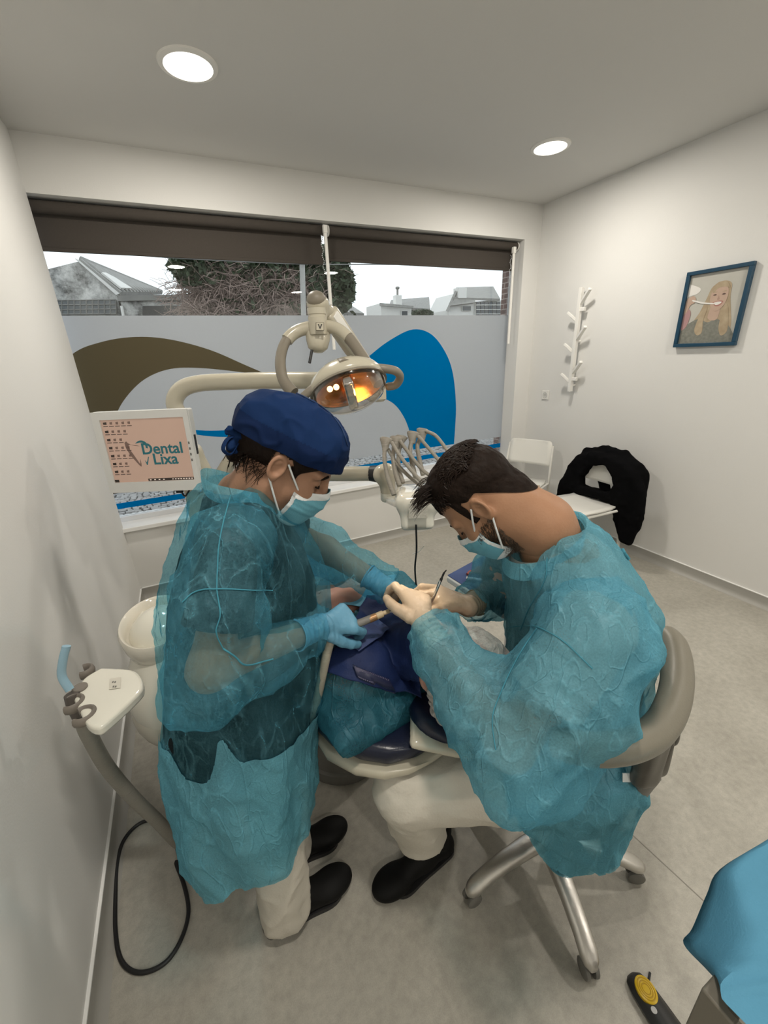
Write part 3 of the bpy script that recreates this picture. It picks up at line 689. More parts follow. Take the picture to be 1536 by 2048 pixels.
# coat rack: a square bar with angled pegs
rk = thing('coat_rack', 'white wall coat rack with a square bar and angled pegs', 'coat rack', (xw, 2.70, 1.24))
zb0, zt0 = X(1142, 783, xw - 0.045)[2], X(1163, 575, xw - 0.045)[2]; yr = X(1152, 680, xw - 0.045)[1]
MB().bb((xw - 0.065, yr - 0.014, zb0), (xw - 0.030, yr + 0.014, zt0)).build('bar', m_white, rk, bevel=0.002)
for zz in (zb0 + 0.05, zt0 - 0.16, (zb0 + zt0) / 2): MB().tube([(xw, yr, zz), (xw - 0.032, yr, zz)], 0.012, 12).build('wall_spacer', m_white, rk)
for i, (fz, sgn) in enumerate(((0.855, -1), (0.52, -1), (0.19, -1), (0.70, 1), (0.40, 1), (0.10, 1))):
    z_ = zb0 + (zt0 - zb0) * fz; o_ = V3(xw - 0.048, yr + sgn * 0.012, z_)
    d_ = unit(V3(-0.30, sgn * 0.74, 0.66)); L = 0.145 if sgn < 0 else 0.105
    u_, v_, w_ = frame(o_, o_ + d_)
    MB().box(o_ + d_ * L / 2, (0.026, 0.022, L), [u_, v_, w_]).build('peg', m_white, rk, bevel=0.003)
for i, fz in enumerate((0.80, 0.13)):
    z_ = zb0 + (zt0 - zb0) * fz
    MB().box((xw - 0.045, yr - 0.032, z_), (0.026, 0.045, 0.03)).build('hook_block', m_white, rk, bevel=0.003)

# socket
ys, zs_ = X(1095, 790, xw)[1] + 0.02, X(1095, 790, xw)[2]
sk = thing('wall_socket', 'white square wall socket near the window corner', 'socket', (xw, ys, zs_))
MB().bb((xw - 0.010, ys - 0.041, zs_ - 0.041), (xw, ys + 0.041, zs_ + 0.041)).build('plate', m_white, sk, bevel=0.003)
MB().lathe((xw - 0.010, ys, zs_), [(0.027, 0.0), (0.027, 0.003), (0.021, 0.003), (0.020, 0.0008), (0.001, 0.0008)], axis=(-1, 0, 0), n=24).build('socket_ring', mat('socket_grey', (0.60, 0.60, 0.57), 0.4), sk)
for s_ in (-1, 1): MB().tube([(xw - 0.0105, ys + s_ * 0.0095, zs_), (xw - 0.0113, ys + s_ * 0.0095, zs_)], 0.0028, 8).build('contact_hole', m_dark, sk)
# ================================================================== EQUIPMENT
m_cream = mat('cream_plastic', (0.50, 0.465, 0.37), 0.22, var=0.02, coat=0.3)
m_taupe = mat('taupe_rubber', (0.22, 0.195, 0.155), 0.45, var=0.05)
m_gloss = mat('gloss_white_plastic', (0.74, 0.72, 0.63), 0.14, var=0.02, coat=0.5)
m_hose = mat('grey_hose', (0.27, 0.255, 0.22), 0.5, var=0.05, bump=0.25, bscale=4, aniso=(1, 1, 60))
m_black = mat('black_rubber', (0.012, 0.012, 0.013), 0.45, var=0.1)
m_steel = mat('polished_steel', (0.62, 0.61, 0.59), 0.22, metal=1.0, var=0.05)
m_alum = mat('brushed_aluminium', (0.62, 0.60, 0.565), 0.36, metal=0.9, var=0.10, vscale=14, bump=0.05, bscale=90)
m_basegrey = mat('dark_grey_shell', (0.165, 0.16, 0.145), 0.5, var=0.04)
m_navyvinyl = mat('navy_upholstery', (0.006, 0.010, 0.028), 0.3, var=0.1, bump=0.05, bscale=120)

def text_part(body, size, origin, xa, ya, m, parent, name='lettering', thick=0.0004, bold=0.0):
    cu = bpy.data.curves.new('text', 'FONT'); cu.body = body; cu.size = size; cu.extrude = thick; cu.offset = bold; cu.resolution_u = 4
    to = bpy.data.objects.new('text', cu); col.objects.link(to)
    dg = bpy.context.evaluated_depsgraph_get(); dg.update()
    me = bpy.data.meshes.new_from_object(to.evaluated_get(dg)); bpy.data.objects.remove(to)
    vs = np.array([v.co[:] for v in me.vertices]); fs = [tuple(p.vertices) for p in me.polygons]; bpy.data.meshes.remove(me)
    xa = unit(xa); ya = unit(ya); za = np.cross(xa, ya)
    W = origin + vs[:, :1] * xa + vs[:, 1:2] * ya + vs[:, 2:3] * za
    return mesh_obj(name, W, fs, m, parent, smooth=0)

# ------------------------------------------------------------------ monitor
mc = D(296, 904, 1.60); mr = unit(V3(0.9, -0.437, 0)); mnrm = unit(np.cross(mr, V3(0, 0, 1))); mt = 0.05
mu_ = unit(V3(0, 0, math.cos(mt)) - mnrm * math.sin(mt)); mn = np.cross(mr, mu_)
MW, MH = 0.365, 0.315
mon = thing('monitor', 'white desktop monitor with pink screen on a post by the window', 'monitor', mc - V3(0, 0, 0.2))
MB().box(mc - mn * 0.022, (MW, MH, 0.044), [mr, mu_, mn]).build('housing', mat('monitor_white', (0.70, 0.70, 0.68), 0.35), mon, bevel=0.006, seg=3)
bz = MB(); sc_w, sc_h, dx_, dy_ = 0.318, 0.243, 0.004, 0.006
def on_mon(s, t, k=0.0): return mc + mr * (dx_ + s * sc_w) + mu_ * (dy_ + t * sc_h) + mn * k
for lo, hi in (((-MW / 2, MH / 2 - 0.001), (MW / 2, dy_ + sc_h / 2)), ((-MW / 2, dy_ - sc_h / 2), (MW / 2, -MH / 2 + 0.001)), ((-MW / 2, dy_ + sc_h / 2), (dx_ - sc_w / 2, dy_ - sc_h / 2)), ((dx_ + sc_w / 2, dy_ + sc_h / 2), (MW / 2, dy_ - sc_h / 2))):
    c = mc + mr * (lo[0] + hi[0]) / 2 + mu_ * (lo[1] + hi[1]) / 2 + mn * 0.003
    bz.box(c, (abs(hi[0] - lo[0]), abs(hi[1] - lo[1]), 0.008), [mr, mu_, mn])
bz.build('bezel', MATS['monitor_white'], mon)
m_scr = mat('screen_pink', (0.44, 0.30, 0.235), 0.25, var=0.05, vscale=3, emis=0.36)
m_scr_t = mat('screen_teal', (0.015, 0.115, 0.135), 0.4, emis=0.25); m_scr_b = mat('screen_brown', (0.15, 0.095, 0.075), 0.4, emis=0.3); m_scr_d = mat('screen_dark', (0.035, 0.025, 0.02), 0.3, emis=0.2); m_scr_w = mat('screen_light', (0.62, 0.52, 0.45), 0.4, emis=0.5)
scr = MB().box(on_mon(0, 0, 0.0005), (sc_w, sc_h, 0.002), [mr, mu_, mn]).build('screen', m_scr, mon)
def ink(name, pts, m, k=1, sm=True):
    q = [on_mon(s, t, 0.0016 + 0.0003 * k) for s, t in pts]
    if sm: q = smooth_path(q + [q[0]], 4)[:-1]
    return MB().prism(q, mn * 0.0002).build(name, m, scr, smooth=0)
text_part('Dental', 0.060, on_mon(-0.085, -0.055, 0.002), mr, mu_, m_scr_t, scr, bold=0.0012)
text_part('Lixa', 0.060, on_mon(0.03, -0.225, 0.002), mr, mu_, m_scr_t, scr, bold=0.0012)
ink('tooth_arc', [(-0.145, 0.115), (-0.10, 0.155), (-0.05, 0.16), (-0.005, 0.12), (0.0, 0.04), (-0.022, 0.045), (-0.03, 0.10), (-0.07, 0.13)], m_scr_t)
ink('tooth_outline', [(-0.27, 0.135), (-0.245, 0.155), (-0.225, 0.125), (-0.16, 0.085), (-0.095, 0.075), (-0.16, 0.095), (-0.22, 0.10), (-0.225, 0.04), (-0.19, -0.06), (-0.155, -0.16), (-0.135, -0.205), (-0.122, -0.13), (-0.128, -0.255), (-0.19, -0.15), (-0.235, -0.05), (-0.265, 0.05)], m_scr_b)
ink('tick_mark', [(-0.07, -0.15), (-0.05, -0.19), (-0.02, -0.10), (-0.01, -0.10), (-0.045, -0.23), (-0.055, -0.23)], m_scr_t, sm=False)
ink('taskbar', [(-0.08, -0.455), (0.49, -0.455), (0.49, -0.497), (-0.08, -0.497)], m_scr_d, sm=False)
ink('start_button', [(-0.498, -0.455), (-0.445, -0.455), (-0.445, -0.497), (-0.498, -0.497)], m_scr_d, sm=False)
for k in range(4): ink('taskbar_icon', [(-0.06 + k * 0.055, -0.468), (-0.04 + k * 0.055, -0.468), (-0.04 + k * 0.055, -0.484), (-0.06 + k * 0.055, -0.484)], m_scr_w, 2, False)
for k in range(8): ink('tray_icon', [(0.22 + k * 0.034, -0.468), (0.24 + k * 0.034, -0.468), (0.24 + k * 0.034, -0.484), (0.22 + k * 0.034, -0.484)], m_scr_w, 2, False)
rg = random.Random(3)
for rrow, ncol in enumerate((5, 4, 3, 4, 4, 3, 3)):
    for cc in range(ncol):
        s0 = -0.45 + cc * 0.072; t0 = 0.44 - rrow * 0.128
        w_ = 0.016 if cc else 0.022
        ink('desktop_icon', [(s0 - w_, t0 + 0.02), (s0 + w_, t0 + 0.026), (s0 + w_ * 0.8, t0 - 0.016), (s0 - w_, t0 - 0.012)], m_scr_d if cc == 0 else m_scr_b, 1, False)
        ink('icon_caption', [(s0 - 0.028, t0 - 0.036), (s0 + 0.028, t0 - 0.036), (s0 + 0.028, t0 - 0.046), (s0 - 0.028, t0 - 0.046)], m_scr_d, 1, False)
MB().box(mc + mr * (MW / 2 + 0.0005) - mn * 0.02 + mu_ * 0.02, (0.002, 0.075, 0.014), [mr, mu_, mn]).build('button_strip', m_black, mon)
for k in range(4): MB().box(mc + mr * (MW / 2 - 0.014) + mn * 0.0075 + mu_ * (0.03 - 0.022 * k), (0.005, 0.009, 0.002), [mr, mu_, mn]).build('side_mark', m_basegrey, mon)
MB().tube(smooth_path([mc - mu_ * 0.157 + mr * 0.09 - mn * 0.02, mc - mu_ * 0.178 + mr * 0.092 - mn * 0.02, mc - mu_ * 0.186 + mr * 0.104 - mn * 0.015, mc - mu_ * 0.168 + mr * 0.118 - mn * 0.02, mc - mu_ * 0.157 + mr * 0.125 - mn * 0.02], 5), 0.0035, 8).build('cable_loop', m_black, mon)
MB().box(mc - mu_ * 0.162 + mr * 0.082 - mn * 0.02, (0.022, 0.018, 0.018), [mr, mu_, mn]).build('plug', m_black, mon)
# knuckle joint carrying the monitor
kn = D(405, 935, 1.68); km = SDF(kn - 0.2, kn + 0.2, 0.006); km.cap(kn + V3(-0.02, 0, 0.07), kn + V3(0.0, 0, -0.02), 0.03, 0.036, 0.02); km.cap(kn + V3(-0.02, 0, 0.07), mc - mn * 0.03 + mr * 0.1, 0.03, 0.03, 0.02)
vv, ff = km.mesh(2); mesh_obj('mount_knuckle', vv, ff, m_cream, mon, smooth=180)

# ------------------------------------------------------------------ unit column that carries monitor, lamp and delivery arm
c0 = D(388, 1000, 1.78); cxy = (c0[0], c0[1])
un = thing('unit_column', 'cream column of the dental unit standing behind the monitor', 'column', (cxy[0], cxy[1], 0))
MB().lathe((*cxy, 0), [(0.13, 0.0), (0.13, 0.03), (0.05, 0.06), (0.032, 0.10), (0.032, 1.15), (0.04, 1.17), (0.04, 1.22), (0.03, 1.23)], n=28).build('post', m_cream, un)
MB().lathe((*cxy, 0), [(0.042, 0.88), (0.046, 0.885), (0.046, 0.93), (0.042, 0.935)], n=28).build('collar', m_gloss, un)

# ------------------------------------------------------------------ operating lamp
lam_c = D(697, 775, 1.25); mouth = V3(0.47, 0.80, 1.00)
ol = thing('operating_lamp', 'dental operating lamp with glowing orange reflector and loop yoke over the patient', 'lamp', (cxy[0], cxy[1], 1.0))
tube_pts = smooth_path([V3(cxy[0], cxy[1], 1.18), D(366, 850, 1.76), D(349, 808, 1.745), D(362, 780, 1.735), D(398, 767, 1.73), D(470, 763, 1.72), D(560, 761, 1.70), D(660, 762, 1.68), D(752, 768, 1.66)], 6)
MB().tube(tube_pts, 0.034, 18).build('swing_tube', m_cream, ol, smooth=60)
MB().lathe(D(752, 772, 1.66) - V3(0, 0, 0.06), [(0.03, 0.0), (0.04, 0.01), (0.04, 0.11), (0.03, 0.12)], n=24).build('arm_pivot', m_cream, ol)
sa, sb = D(752, 765, 1.62), D(655, 622, 1.36); su_, sv_, sw_ = frame(sa, sb)
MB().box((sa + sb) / 2, (0.05, 0.062, np.linalg.norm(sb - sa)), [su_, sv_, sw_]).build('spring_arm', m_cream, ol, bevel=0.015, seg=3)
MB().box((sa + sb) / 2 + su_ * 0.024, (0.008, 0.03, np.linalg.norm(sb - sa) * 0.92), [su_, sv_, sw_]).build('arm_cover_strip', m_white, ol, bevel=0.003)
jt = D(636, 612, 1.32); js = SDF(jt - 0.16, jt + 0.16, 0.004)
js.cap(jt + V3(0, 0, 0.0), jt + V3(0, 0, -0.045), 0.028, 0.026, 0.01); js.ell(jt + V3(0, 0, 0.008), (0.036, 0.036, 0.027), k=0.012); js.cap(jt + V3(0.0, 0, 0.0), sb, 0.022, 0.024, 0.015)
vv, ff = js.mesh(2); mesh_obj('head_joint', vv, ff, m_cream, ol, smooth=180)
MB().ell(jt - FV * 0.011 + V3(-0.002, 0, 0.013), (0.031, 0.031, 0.026)).build('joint_cap', m_taupe, ol)
yk = [D(u, v, s) for u, v, s in ((588, 786, 1.24), (569, 765, 1.25), (561, 735, 1.26), (563, 705, 1.28), (574, 680, 1.295), (598, 661, 1.305), (640, 653, 1.31), (672, 657, 1.305), (697, 676, 1.295), (720, 706, 1.28), (741, 738, 1.26), (757, 768, 1.24))]
yp = smooth_path(yk, 4); n1, n2, n3 = 16, 32, len(yp)
MB().tube(yp[:n1 + 1], 0.0155, 12, flat=1.2).build('yoke_grip', m_taupe, ol, smooth=60)
MB().tube(yp[n1:n2 + 1], 0.0165, 12, flat=1.2).build('yoke', m_cream, ol, smooth=60)
MB().tube(yp[n2:], 0.0155, 12, flat=1.2).build('yoke_grip', m_taupe, ol, smooth=60)
MB().lathe(D(636, 655, 1.30), [(0.029, -0.02), (0.029, 0.03), (0.027, 0.032), (0.027, 0.036), (0.029, 0.038), (0.029, 0.055)], n=24).build('swivel_neck', m_cream, ol)
wd = MB().box(D(640, 653, 1.265), (0.026, 0.026, 0.004), [RV, UV, FV]).build('badge', m_taupe, ol, bevel=0.003)
MB().box(D(640, 653, 1.2625), (0.022, 0.022, 0.002), [RV, UV, FV]).build('badge_plate', m_cream, wd)
text_part('V', 0.020, D(640, 653, 1.2612) - RV * 0.006 - UV * 0.007, RV, UV, m_black, wd, bold=0.0006)
MB().rings([[D(636, 668, 1.32) + RV * (w * math.cos(t)) + FV * (w * 0.8 * math.sin(t)) - UV * z for t in np.linspace(0, 2 * math.pi, 21)[:-1]] for w, z in ((0.040, 0.0), (0.038, 0.02), (0.031, 0.045), (0.018, 0.056), (0.006, 0.058))]).build('motor_cover', m_cream, ol, smooth=60)
MB().tube([D(624, 700, 1.30), D(619, 726, 1.30)], 0.0045, 10).build('switch_lever', m_black, ol)
# lamp head
w = unit(mouth - lam_c); rr = unit(RV * 148 + UV * 30); rr = unit(rr - w * (rr @ w)); tt = np.cross(w, rr)
if tt[2] < 0: tt = -tt
prof = [(1.0, 0.0), (0.985, 0.018), (0.88, 0.040), (0.66, 0.062), (0.40, 0.076), (0.16, 0.082), (0.02, 0.083)]
def bowl(prof, a, b, o, ax, n=40): return [[o + ax * z + (rr * math.cos(2 * math.pi * k / n) * a + tt * math.sin(2 * math.pi * k / n) * b) * q for k in range(n)] for q, z in prof]
MB().rings(bowl(prof, 0.118, 0.092, lam_c, -w), cap=False).build('back_shell', m_cream, ol, smooth=60, solid=0.004)
m_orange = mat('reflector_amber', (0.85, 0.36, 0.10), 0.16, metal=0.75, var=0.08, vscale=20)
MB().rings(bowl([(0.95, -0.012), (0.80, 0.016), (0.55, 0.036), (0.28, 0.046), (0.02, 0.048)], 0.110, 0.085, lam_c, -w), cap=False).build('reflector', m_orange, ol, smooth=60)
m_lens = bpy.data.materials.new('clear_lens'); m_lens.use_nodes = True
_n = m_lens.node_tree.nodes; _l = m_lens.node_tree.links; _n.remove(_n['Principled BSDF'])
_t = _n.new('ShaderNodeBsdfTransparent'); _t.inputs['Color'].default_value = (0.96, 0.94, 0.92, 1); _g = _n.new('ShaderNodeBsdfGlossy'); _g.inputs['Roughness'].default_value = 0.08
_f = _n.new('ShaderNodeLayerWeight'); _f.inputs['Blend'].default_value = 0.35; _mx = _n.new('ShaderNodeMixShader')
_l.new(_f.outputs['Facing'], _mx.inputs['Fac']); _l.new(_t.outputs[0], _mx.inputs[1]); _l.new(_g.outputs[0], _mx.inputs[2]); _l.new(_mx.outputs[0], _n['Material Output'].inputs['Surface'])
MB().rings(bowl([(1.0, 0.0), (0.97, 0.02), (0.85, 0.042), (0.6, 0.058), (0.3, 0.066), (0.02, 0.068)], 0.116, 0.090, lam_c, w), cap=False).build('lens', m_lens, ol, smooth=60)
MB().rings(bowl([(1.0, -0.004), (1.02, 0.0), (1.02, 0.006), (0.97, 0.006), (0.97, -0.004), (1.0, -0.004)], 0.118, 0.092, lam_c, w), cap=False).build('lens_rim', m_taupe, ol, smooth=60)
MB().box(lam_c + w * 0.015, (0.030, 0.150, 0.045), [rr, tt, w]).build('bulb_shield', m_steel, ol, bevel=0.006)
m_bulb = mat('bulb_glow', (1.0, 0.62, 0.30), 0.4, emis=3.5)
for s_ in (-0.055, -0.035): MB().ell(lam_c + rr * s_ + tt * 0.012 - w * 0.006, (0.009, 0.009, 0.009)).build('bulb', m_bulb, ol)
MB().tube(smooth_path([lam_c - w * 0.083 - rr * 0.02 , lam_c - w * 0.074 - rr * 0.004 + tt * 0.035, lam_c - w * 0.050 + rr * 0.006 + tt * 0.068, lam_c - w * 0.03 + rr * 0.01 + tt * 0.086], 5), 0.016, 10, flat=0.35).build('grip_tab', m_taupe, ol, smooth=60)
for s_ in (-1, 1):
    hp = smooth_path([lam_c + rr * s_ * 0.088 - w * 0.02 + tt * 0.030, lam_c + rr * s_ * 0.118 - w * 0.006 + tt * 0.03, lam_c + rr * s_ * 0.150 + w * 0.004 + tt * 0.015, lam_c + rr * s_ * 0.160 + w * 0.012 - tt * 0.012, lam_c + rr * s_ * 0.143 + w * 0.018 - tt * 0.036, lam_c + rr * s_ * 0.112 + w * 0.012 - tt * 0.040], 6)
    MB().tube(hp, [0.006] + [0.0125] * (len(hp) - 2) + [0.007], 12).build('side_handle', m_taupe, ol, smooth=60)
sp = bpy.data.lights.new('dental_beam', 'SPOT'); sp.energy = DENTAL_SPOT; sp.color = (1.0, 0.86, 0.66); sp.spot_size = math.radians(17); sp.spot_blend = 0.5; sp.shadow_soft_size = 0.03
so_ = bpy.data.objects.new('dental_beam', sp); col.objects.link(so_); so_.parent = ol
so_.matrix_parent_inverse = Matrix.Identity(4); so_.location = tuple(lam_c + w * 0.075 - wloc(ol)); so_.rotation_euler = Vector(tuple(w)).to_track_quat('-Z', 'Y').to_euler()
pt = bpy.data.lights.new('bulb_light', 'POINT'); pt.energy = DENTAL_BULB; pt.color = (1.0, 0.52, 0.20); pt.shadow_soft_size = 0.015
po = bpy.data.objects.new('bulb_light', pt); col.objects.link(po); po.parent = ol; po.location = tuple(lam_c + w * 0.045 + rr * 0.03 - wloc(ol))

# ------------------------------------------------------------------ delivery unit with whip arms
du = thing('delivery_unit', 'white over-patient delivery unit with five curved instrument whips', 'dental unit', (cxy[0], cxy[1], 0.9))
ap = [V3(cxy[0], cxy[1], 1.02), D(440, 955, 1.76), D(468, 915, 1.74), D(500, 915, 1.72), D(560, 935, 1.70), D(640, 947, 1.66), D(752, 947, 1.62)]
app = smooth_path(ap, 5)
MB().tube(app, 0.030, 14).build('swing_arm', m_cream, du, smooth=60)
e0 = D(768, 948, 1.60)
MB().tube([D(742, 947, 1.625), D(757, 948, 1.61)], [0.031, 0.034], 18).build('joint_ring', m_black, du)
es = SDF(e0 - 0.2, e0 + V3(0.3, 0.2, 0.2), 0.005)
es.cap(e0 + V3(-0.01, 0.0, 0), e0 + V3(0.012, 0, 0.004), 0.036, 0.034, 0.01); es.cap(e0 + V3(0.01, 0, 0), e0 + V3(0.012, -0.004, -0.07), 0.035, 0.03, 0.02)
vv, ff = es.mesh(2); mesh_obj('elbow', vv, ff, m_cream, du, smooth=180)
e1 = e0 + V3(0.012, -0.004, -0.075)
MB().lathe(e1 - V3(0, 0, 0.035), [(0.026, 0.0), (0.030, 0.006), (0.030, 0.035)], n=22).build('pivot', m_gloss, du)
bc = D(852, 1000, 1.40); bs = SDF(bc - 0.3, bc + 0.3, 0.006)
bx = [unit(RV * V3(1, 1, 0)), unit(FV * V3(1, 1, 0)), V3(0, 0, 1)]
bs.box(bc + V3(0.0, 0, 0.01), (0.105, 0.075, 0.034), bx, rnd=0.033, k=0.02)
bs.box(bc - bx[0] * 0.035 - bx[1] * 0.045 - V3(0, 0, 0.035), (0.055, 0.028, 0.05), [bx[0], unit(bx[1] + V3(0, 0, -0.35)), unit(V3(0, 0, 1) + bx[1] * 0.35)], rnd=0.014, k=0.03)
bs.cap(e1 - V3(0, 0, 0.03), bc - bx[0] * 0.08 - V3(0, 0, 0.01), 0.018, 0.022, 0.01)
vv, ff = bs.mesh(2); mesh_obj('body', vv, ff, m_gloss, du, smooth=180)
MB().box(D(836, 1022, 1.305), (0.06, 0.045, 0.003), [bx[0], UV, unit(np.cross(bx[0], UV))]).build('keypad', mat('keypad_grey', (0.42, 0.41, 0.36), 0.5, var=0.4, vscale=160), du)
whips = [((788, 990, 1.37), (776, 955, 1.39), (769, 920, 1.40), (770, 895, 1.41), (772, 882, 1.41)), ((799, 972, 1.39), (791, 945, 1.41), (786, 915, 1.42), (789, 893, 1.43), (792, 880, 1.43)),
         ((806, 966, 1.41), (798, 940, 1.43), (797, 912, 1.44), (800, 890, 1.45), (802, 878, 1.45)),
         ((831, 956, 1.40), (824, 925, 1.42), (820, 900, 1.43), (824, 882, 1.44), (826, 870, 1.44)), ((846, 950, 1.42), (838, 915, 1.44), (835, 892, 1.45), (842, 872, 1.46), (845, 864, 1.46))]
hoses = [((783, 884), (800, 912), (822, 940), (845, 966)), ((800, 882), (822, 912), (845, 940), (868, 956)), ((776, 898), (792, 925), (815, 950), (842, 972)), ((836, 872), (856, 895), (874, 916), (890, 935)), ((852, 862), (872, 872), (892, 897), (906, 916))]
for i, (wp_, hp_) in enumerate(zip(whips, hoses)):
    P3 = [D(*q) for q in wp_]
    wo = MB().tube(smooth_path(P3, 5), [0.0085] * 6 + [0.0075] * 8 + [0.0095] * 7, 10).build('whip_arm', m_hose, du, smooth=60)
    hd = P3[-1]; MB().rings([[hd + RV * (x + a * math.cos(t)) + FV * (0.010 * math.sin(t)) + UV * (z + b * math.cos(t)) for t in np.linspace(0, 2 * math.pi, 13)[:-1]] for x, z, a, b in ((-0.002, -0.03, 0.010, 0), (-0.002, -0.012, 0.014, 0), (0.0, 0.002, 0.021, -0.003), (0.002, 0.008, 0.023, -0.004), (0.002, 0.012, 0.016, -0.003))]).build('whip_head', m_hose, wo, smooth=60)
    dp = wp_[-1][2]
    MB().tube(smooth_path([D(u, v, dp - 0.01 - 0.025 * k) for k, (u, v) in enumerate(hp_)], 6), 0.0062, 10).build('instrument_hose', m_hose, du, smooth=60)
MB().tube(smooth_path([D(832, 1050, 1.33), D(833, 1100, 1.38), D(830, 1140, 1.42), D(835, 1190, 1.50), D(842, 1230, 1.6)], 6), 0.0032, 8).build('hanging_cord', m_black, du)
MB().tube(smooth_path([D(825, 1108, 1.45), D(838, 1103, 1.44), D(848, 1092, 1.43)], 5), 0.0016, 6).build('loose_thread', m_white, du)

# ------------------------------------------------------------------ spittoon unit
su2 = thing('spittoon_unit', 'glossy cream cuspidor unit with round basin beside the left wall', 'dental unit', (-0.17, 1.30, 0))
ub = SDF((-0.47, 0.95, 0.30), (0.25, 1.75, 0.95), 0.008)
ub.ell((-0.165, 1.315, 0.625), (0.165, 0.20, 0.185), k=0.02); ub.cap((-0.16, 1.33, 0.72), (-0.19, 1.33, 0.80), 0.10, 0.095, 0.05)
vv, ff = ub.mesh(3)
mesh_obj('body', vv, ff, m_gloss, su2, smooth=180)
# seam around the lower shell
nn = unit(V3(0.15, 0.45, 1.0)); ao, bo, _ = frame(V3(0, 0, 0), nn)
MB().ell((-0.165, 1.315, 0.57), (0.167, 0.203, 0.150), n=36, m=18).build('lower_shell', mat('shell_cream', (0.55, 0.52, 0.44), 0.25, coat=0.3), su2, smooth=180)
MB().lathe((-0.165, 1.33, 0), [(0.10, 0.0), (0.11, 0.02), (0.085, 0.10), (0.075, 0.46)], n=28).build('pedestal', m_basegrey, su2)
bcen = V3(-0.200, 1.330, 0.765)
MB().lathe(bcen, [(0.085, 0.0), (0.112, 0.018), (0.124, 0.055), (0.128, 0.095), (0.122, 0.104), (0.114, 0.100), (0.108, 0.075), (0.085, 0.045), (0.04, 0.034), (0.004, 0.030)], axis=unit(V3(0.02, -0.16, 1)), n=44, u=V3(1, 0, 0), su=0.82, sv=1.0).build('basin', mat('ceramic_cream', (0.72, 0.68, 0.59), 0.1, coat=0.6, var=0.02), su2, smooth=60)
MB().lathe(bcen + V3(0, 0, 0.031), [(0.016, 0.0), (0.016, 0.004)], n=20).build('drain', m_steel, su2)
# holder board
zH = 0.862
hb = [Z(u, v, zH) for u, v in ((203, 1334), (262, 1338), (280, 1350), (286, 1368), (276, 1388), (215, 1444), (192, 1456), (172, 1447), (158, 1420), (146, 1392), (158, 1368), (172, 1352))]
q = smooth_path(hb + [hb[0]], 3)[:-1]
MB().prism([p - V3(0, 0, 0.026) for p in q], (0, 0, 0.026)).build('holder_board', m_gloss, su2, bevel=0.007, seg=3)
MB().prism([Z(u, v, zH + 0.0012) for u, v in ((219, 1358), (242, 1354), (241, 1376), (218, 1379))], (0, 0, 0.0006)).build('button_label', mat('label_pale', (0.62, 0.59, 0.51), 0.4), su2, smooth=0)
for u, v in ((228, 1364), (229, 1373)):
    for k in (-1, 1): MB().box(Z(u + 2.2 * k, v, zH + 0.0022), (0.0035, 0.006, 0.0006)).build('button_symbol', m_basegrey, su2)
m_clip = mat('clip_taupe', (0.20, 0.175, 0.15), 0.5)
def cclip(u, v, rad, a0, a1):
    c = Z(u, v, zH - 0.006); pts = [c + V3(math.cos(t), math.sin(t), 0) * rad for t in np.linspace(a0, a1, 14)]
    MB().tube(pts, 0.0065, 8, flat=2.0).build('holder_clip', m_clip, su2, smooth=60)
cclip(170, 1343, 0.017, -2.0, 1.9); cclip(146, 1408, 0.021, -2.2, 2.2); cclip(168, 1432, 0.022, -2.4, 2.2)
MB().lathe(Z(160, 1376, zH + 0.001), [(0.017, -0.003), (0.017, 0.003), (0.015, 0.005)], n=22).build('grey_button', m_clip, su2)
# saliva ejector parked in the holder
se = thing('saliva_ejector', 'pale blue bent suction tip parked in the holder by the left wall', 'suction tip', Z(148, 1405, zH))
sj = [D(152, 1412, 1.03), D(140, 1380, 1.02), D(124, 1352, 1.015), D(126, 1320, 1.01), D(133, 1292, 1.01)]
MB().tube(smooth_path(sj[1:], 6), 0.0098, 14, flat=0.8).build('tip', mat('ejector_blue', (0.30, 0.47, 0.58), 0.4), se, smooth=60)
MB().tube([D(166, 1440, 1.045), D(152, 1410, 1.03), D(143, 1388, 1.022)], [0.018, 0.020, 0.0165], 16).build('valve_handle', mat('valve_dark', (0.10, 0.085, 0.075), 0.5), se)
hs = thing('suction_hose', 'thick grey suction hose hanging from the holder down to the floor', 'hose', Z(350, 1740, 0.0))
hp2 = smooth_path([D(166, 1440, 1.045), D(178, 1470, 1.07), D(215, 1535, 1.14), D(268, 1597, 1.24), D(318, 1645, 1.34), D(350, 1680, 1.42), D(366, 1690, 1.50)], 8)
MB().tube(hp2, 0.0185, 16).build('hose', m_hose, hs, smooth=60)
MB().tube([hp2[-1], Z(366, 1690, 0.0) * 0.5 + hp2[-1] * 0.5], 0.018, 14).build('hose_end', m_hose, hs, smooth=60)
# foot control cable looped over the floor
ck = [Z(u, v, 0.007) for u, v in ((352, 1690), (362, 1730), (352, 1725), (368, 1770), (377, 1820), (366, 1870), (338, 1918), (300, 1942), (264, 1942), (240, 1915), (231, 1860), (231, 1790), (234, 1730), (246, 1684), (272, 1652), (302, 1640), (330, 1652))]
cb = MB().tube(smooth_path(ck, 8), 0.0062, 10).build('floor_cable', m_black, loc=ck[7], smooth=60); tag(cb, 'black cable looped on the floor beside the left wall', 'cable')

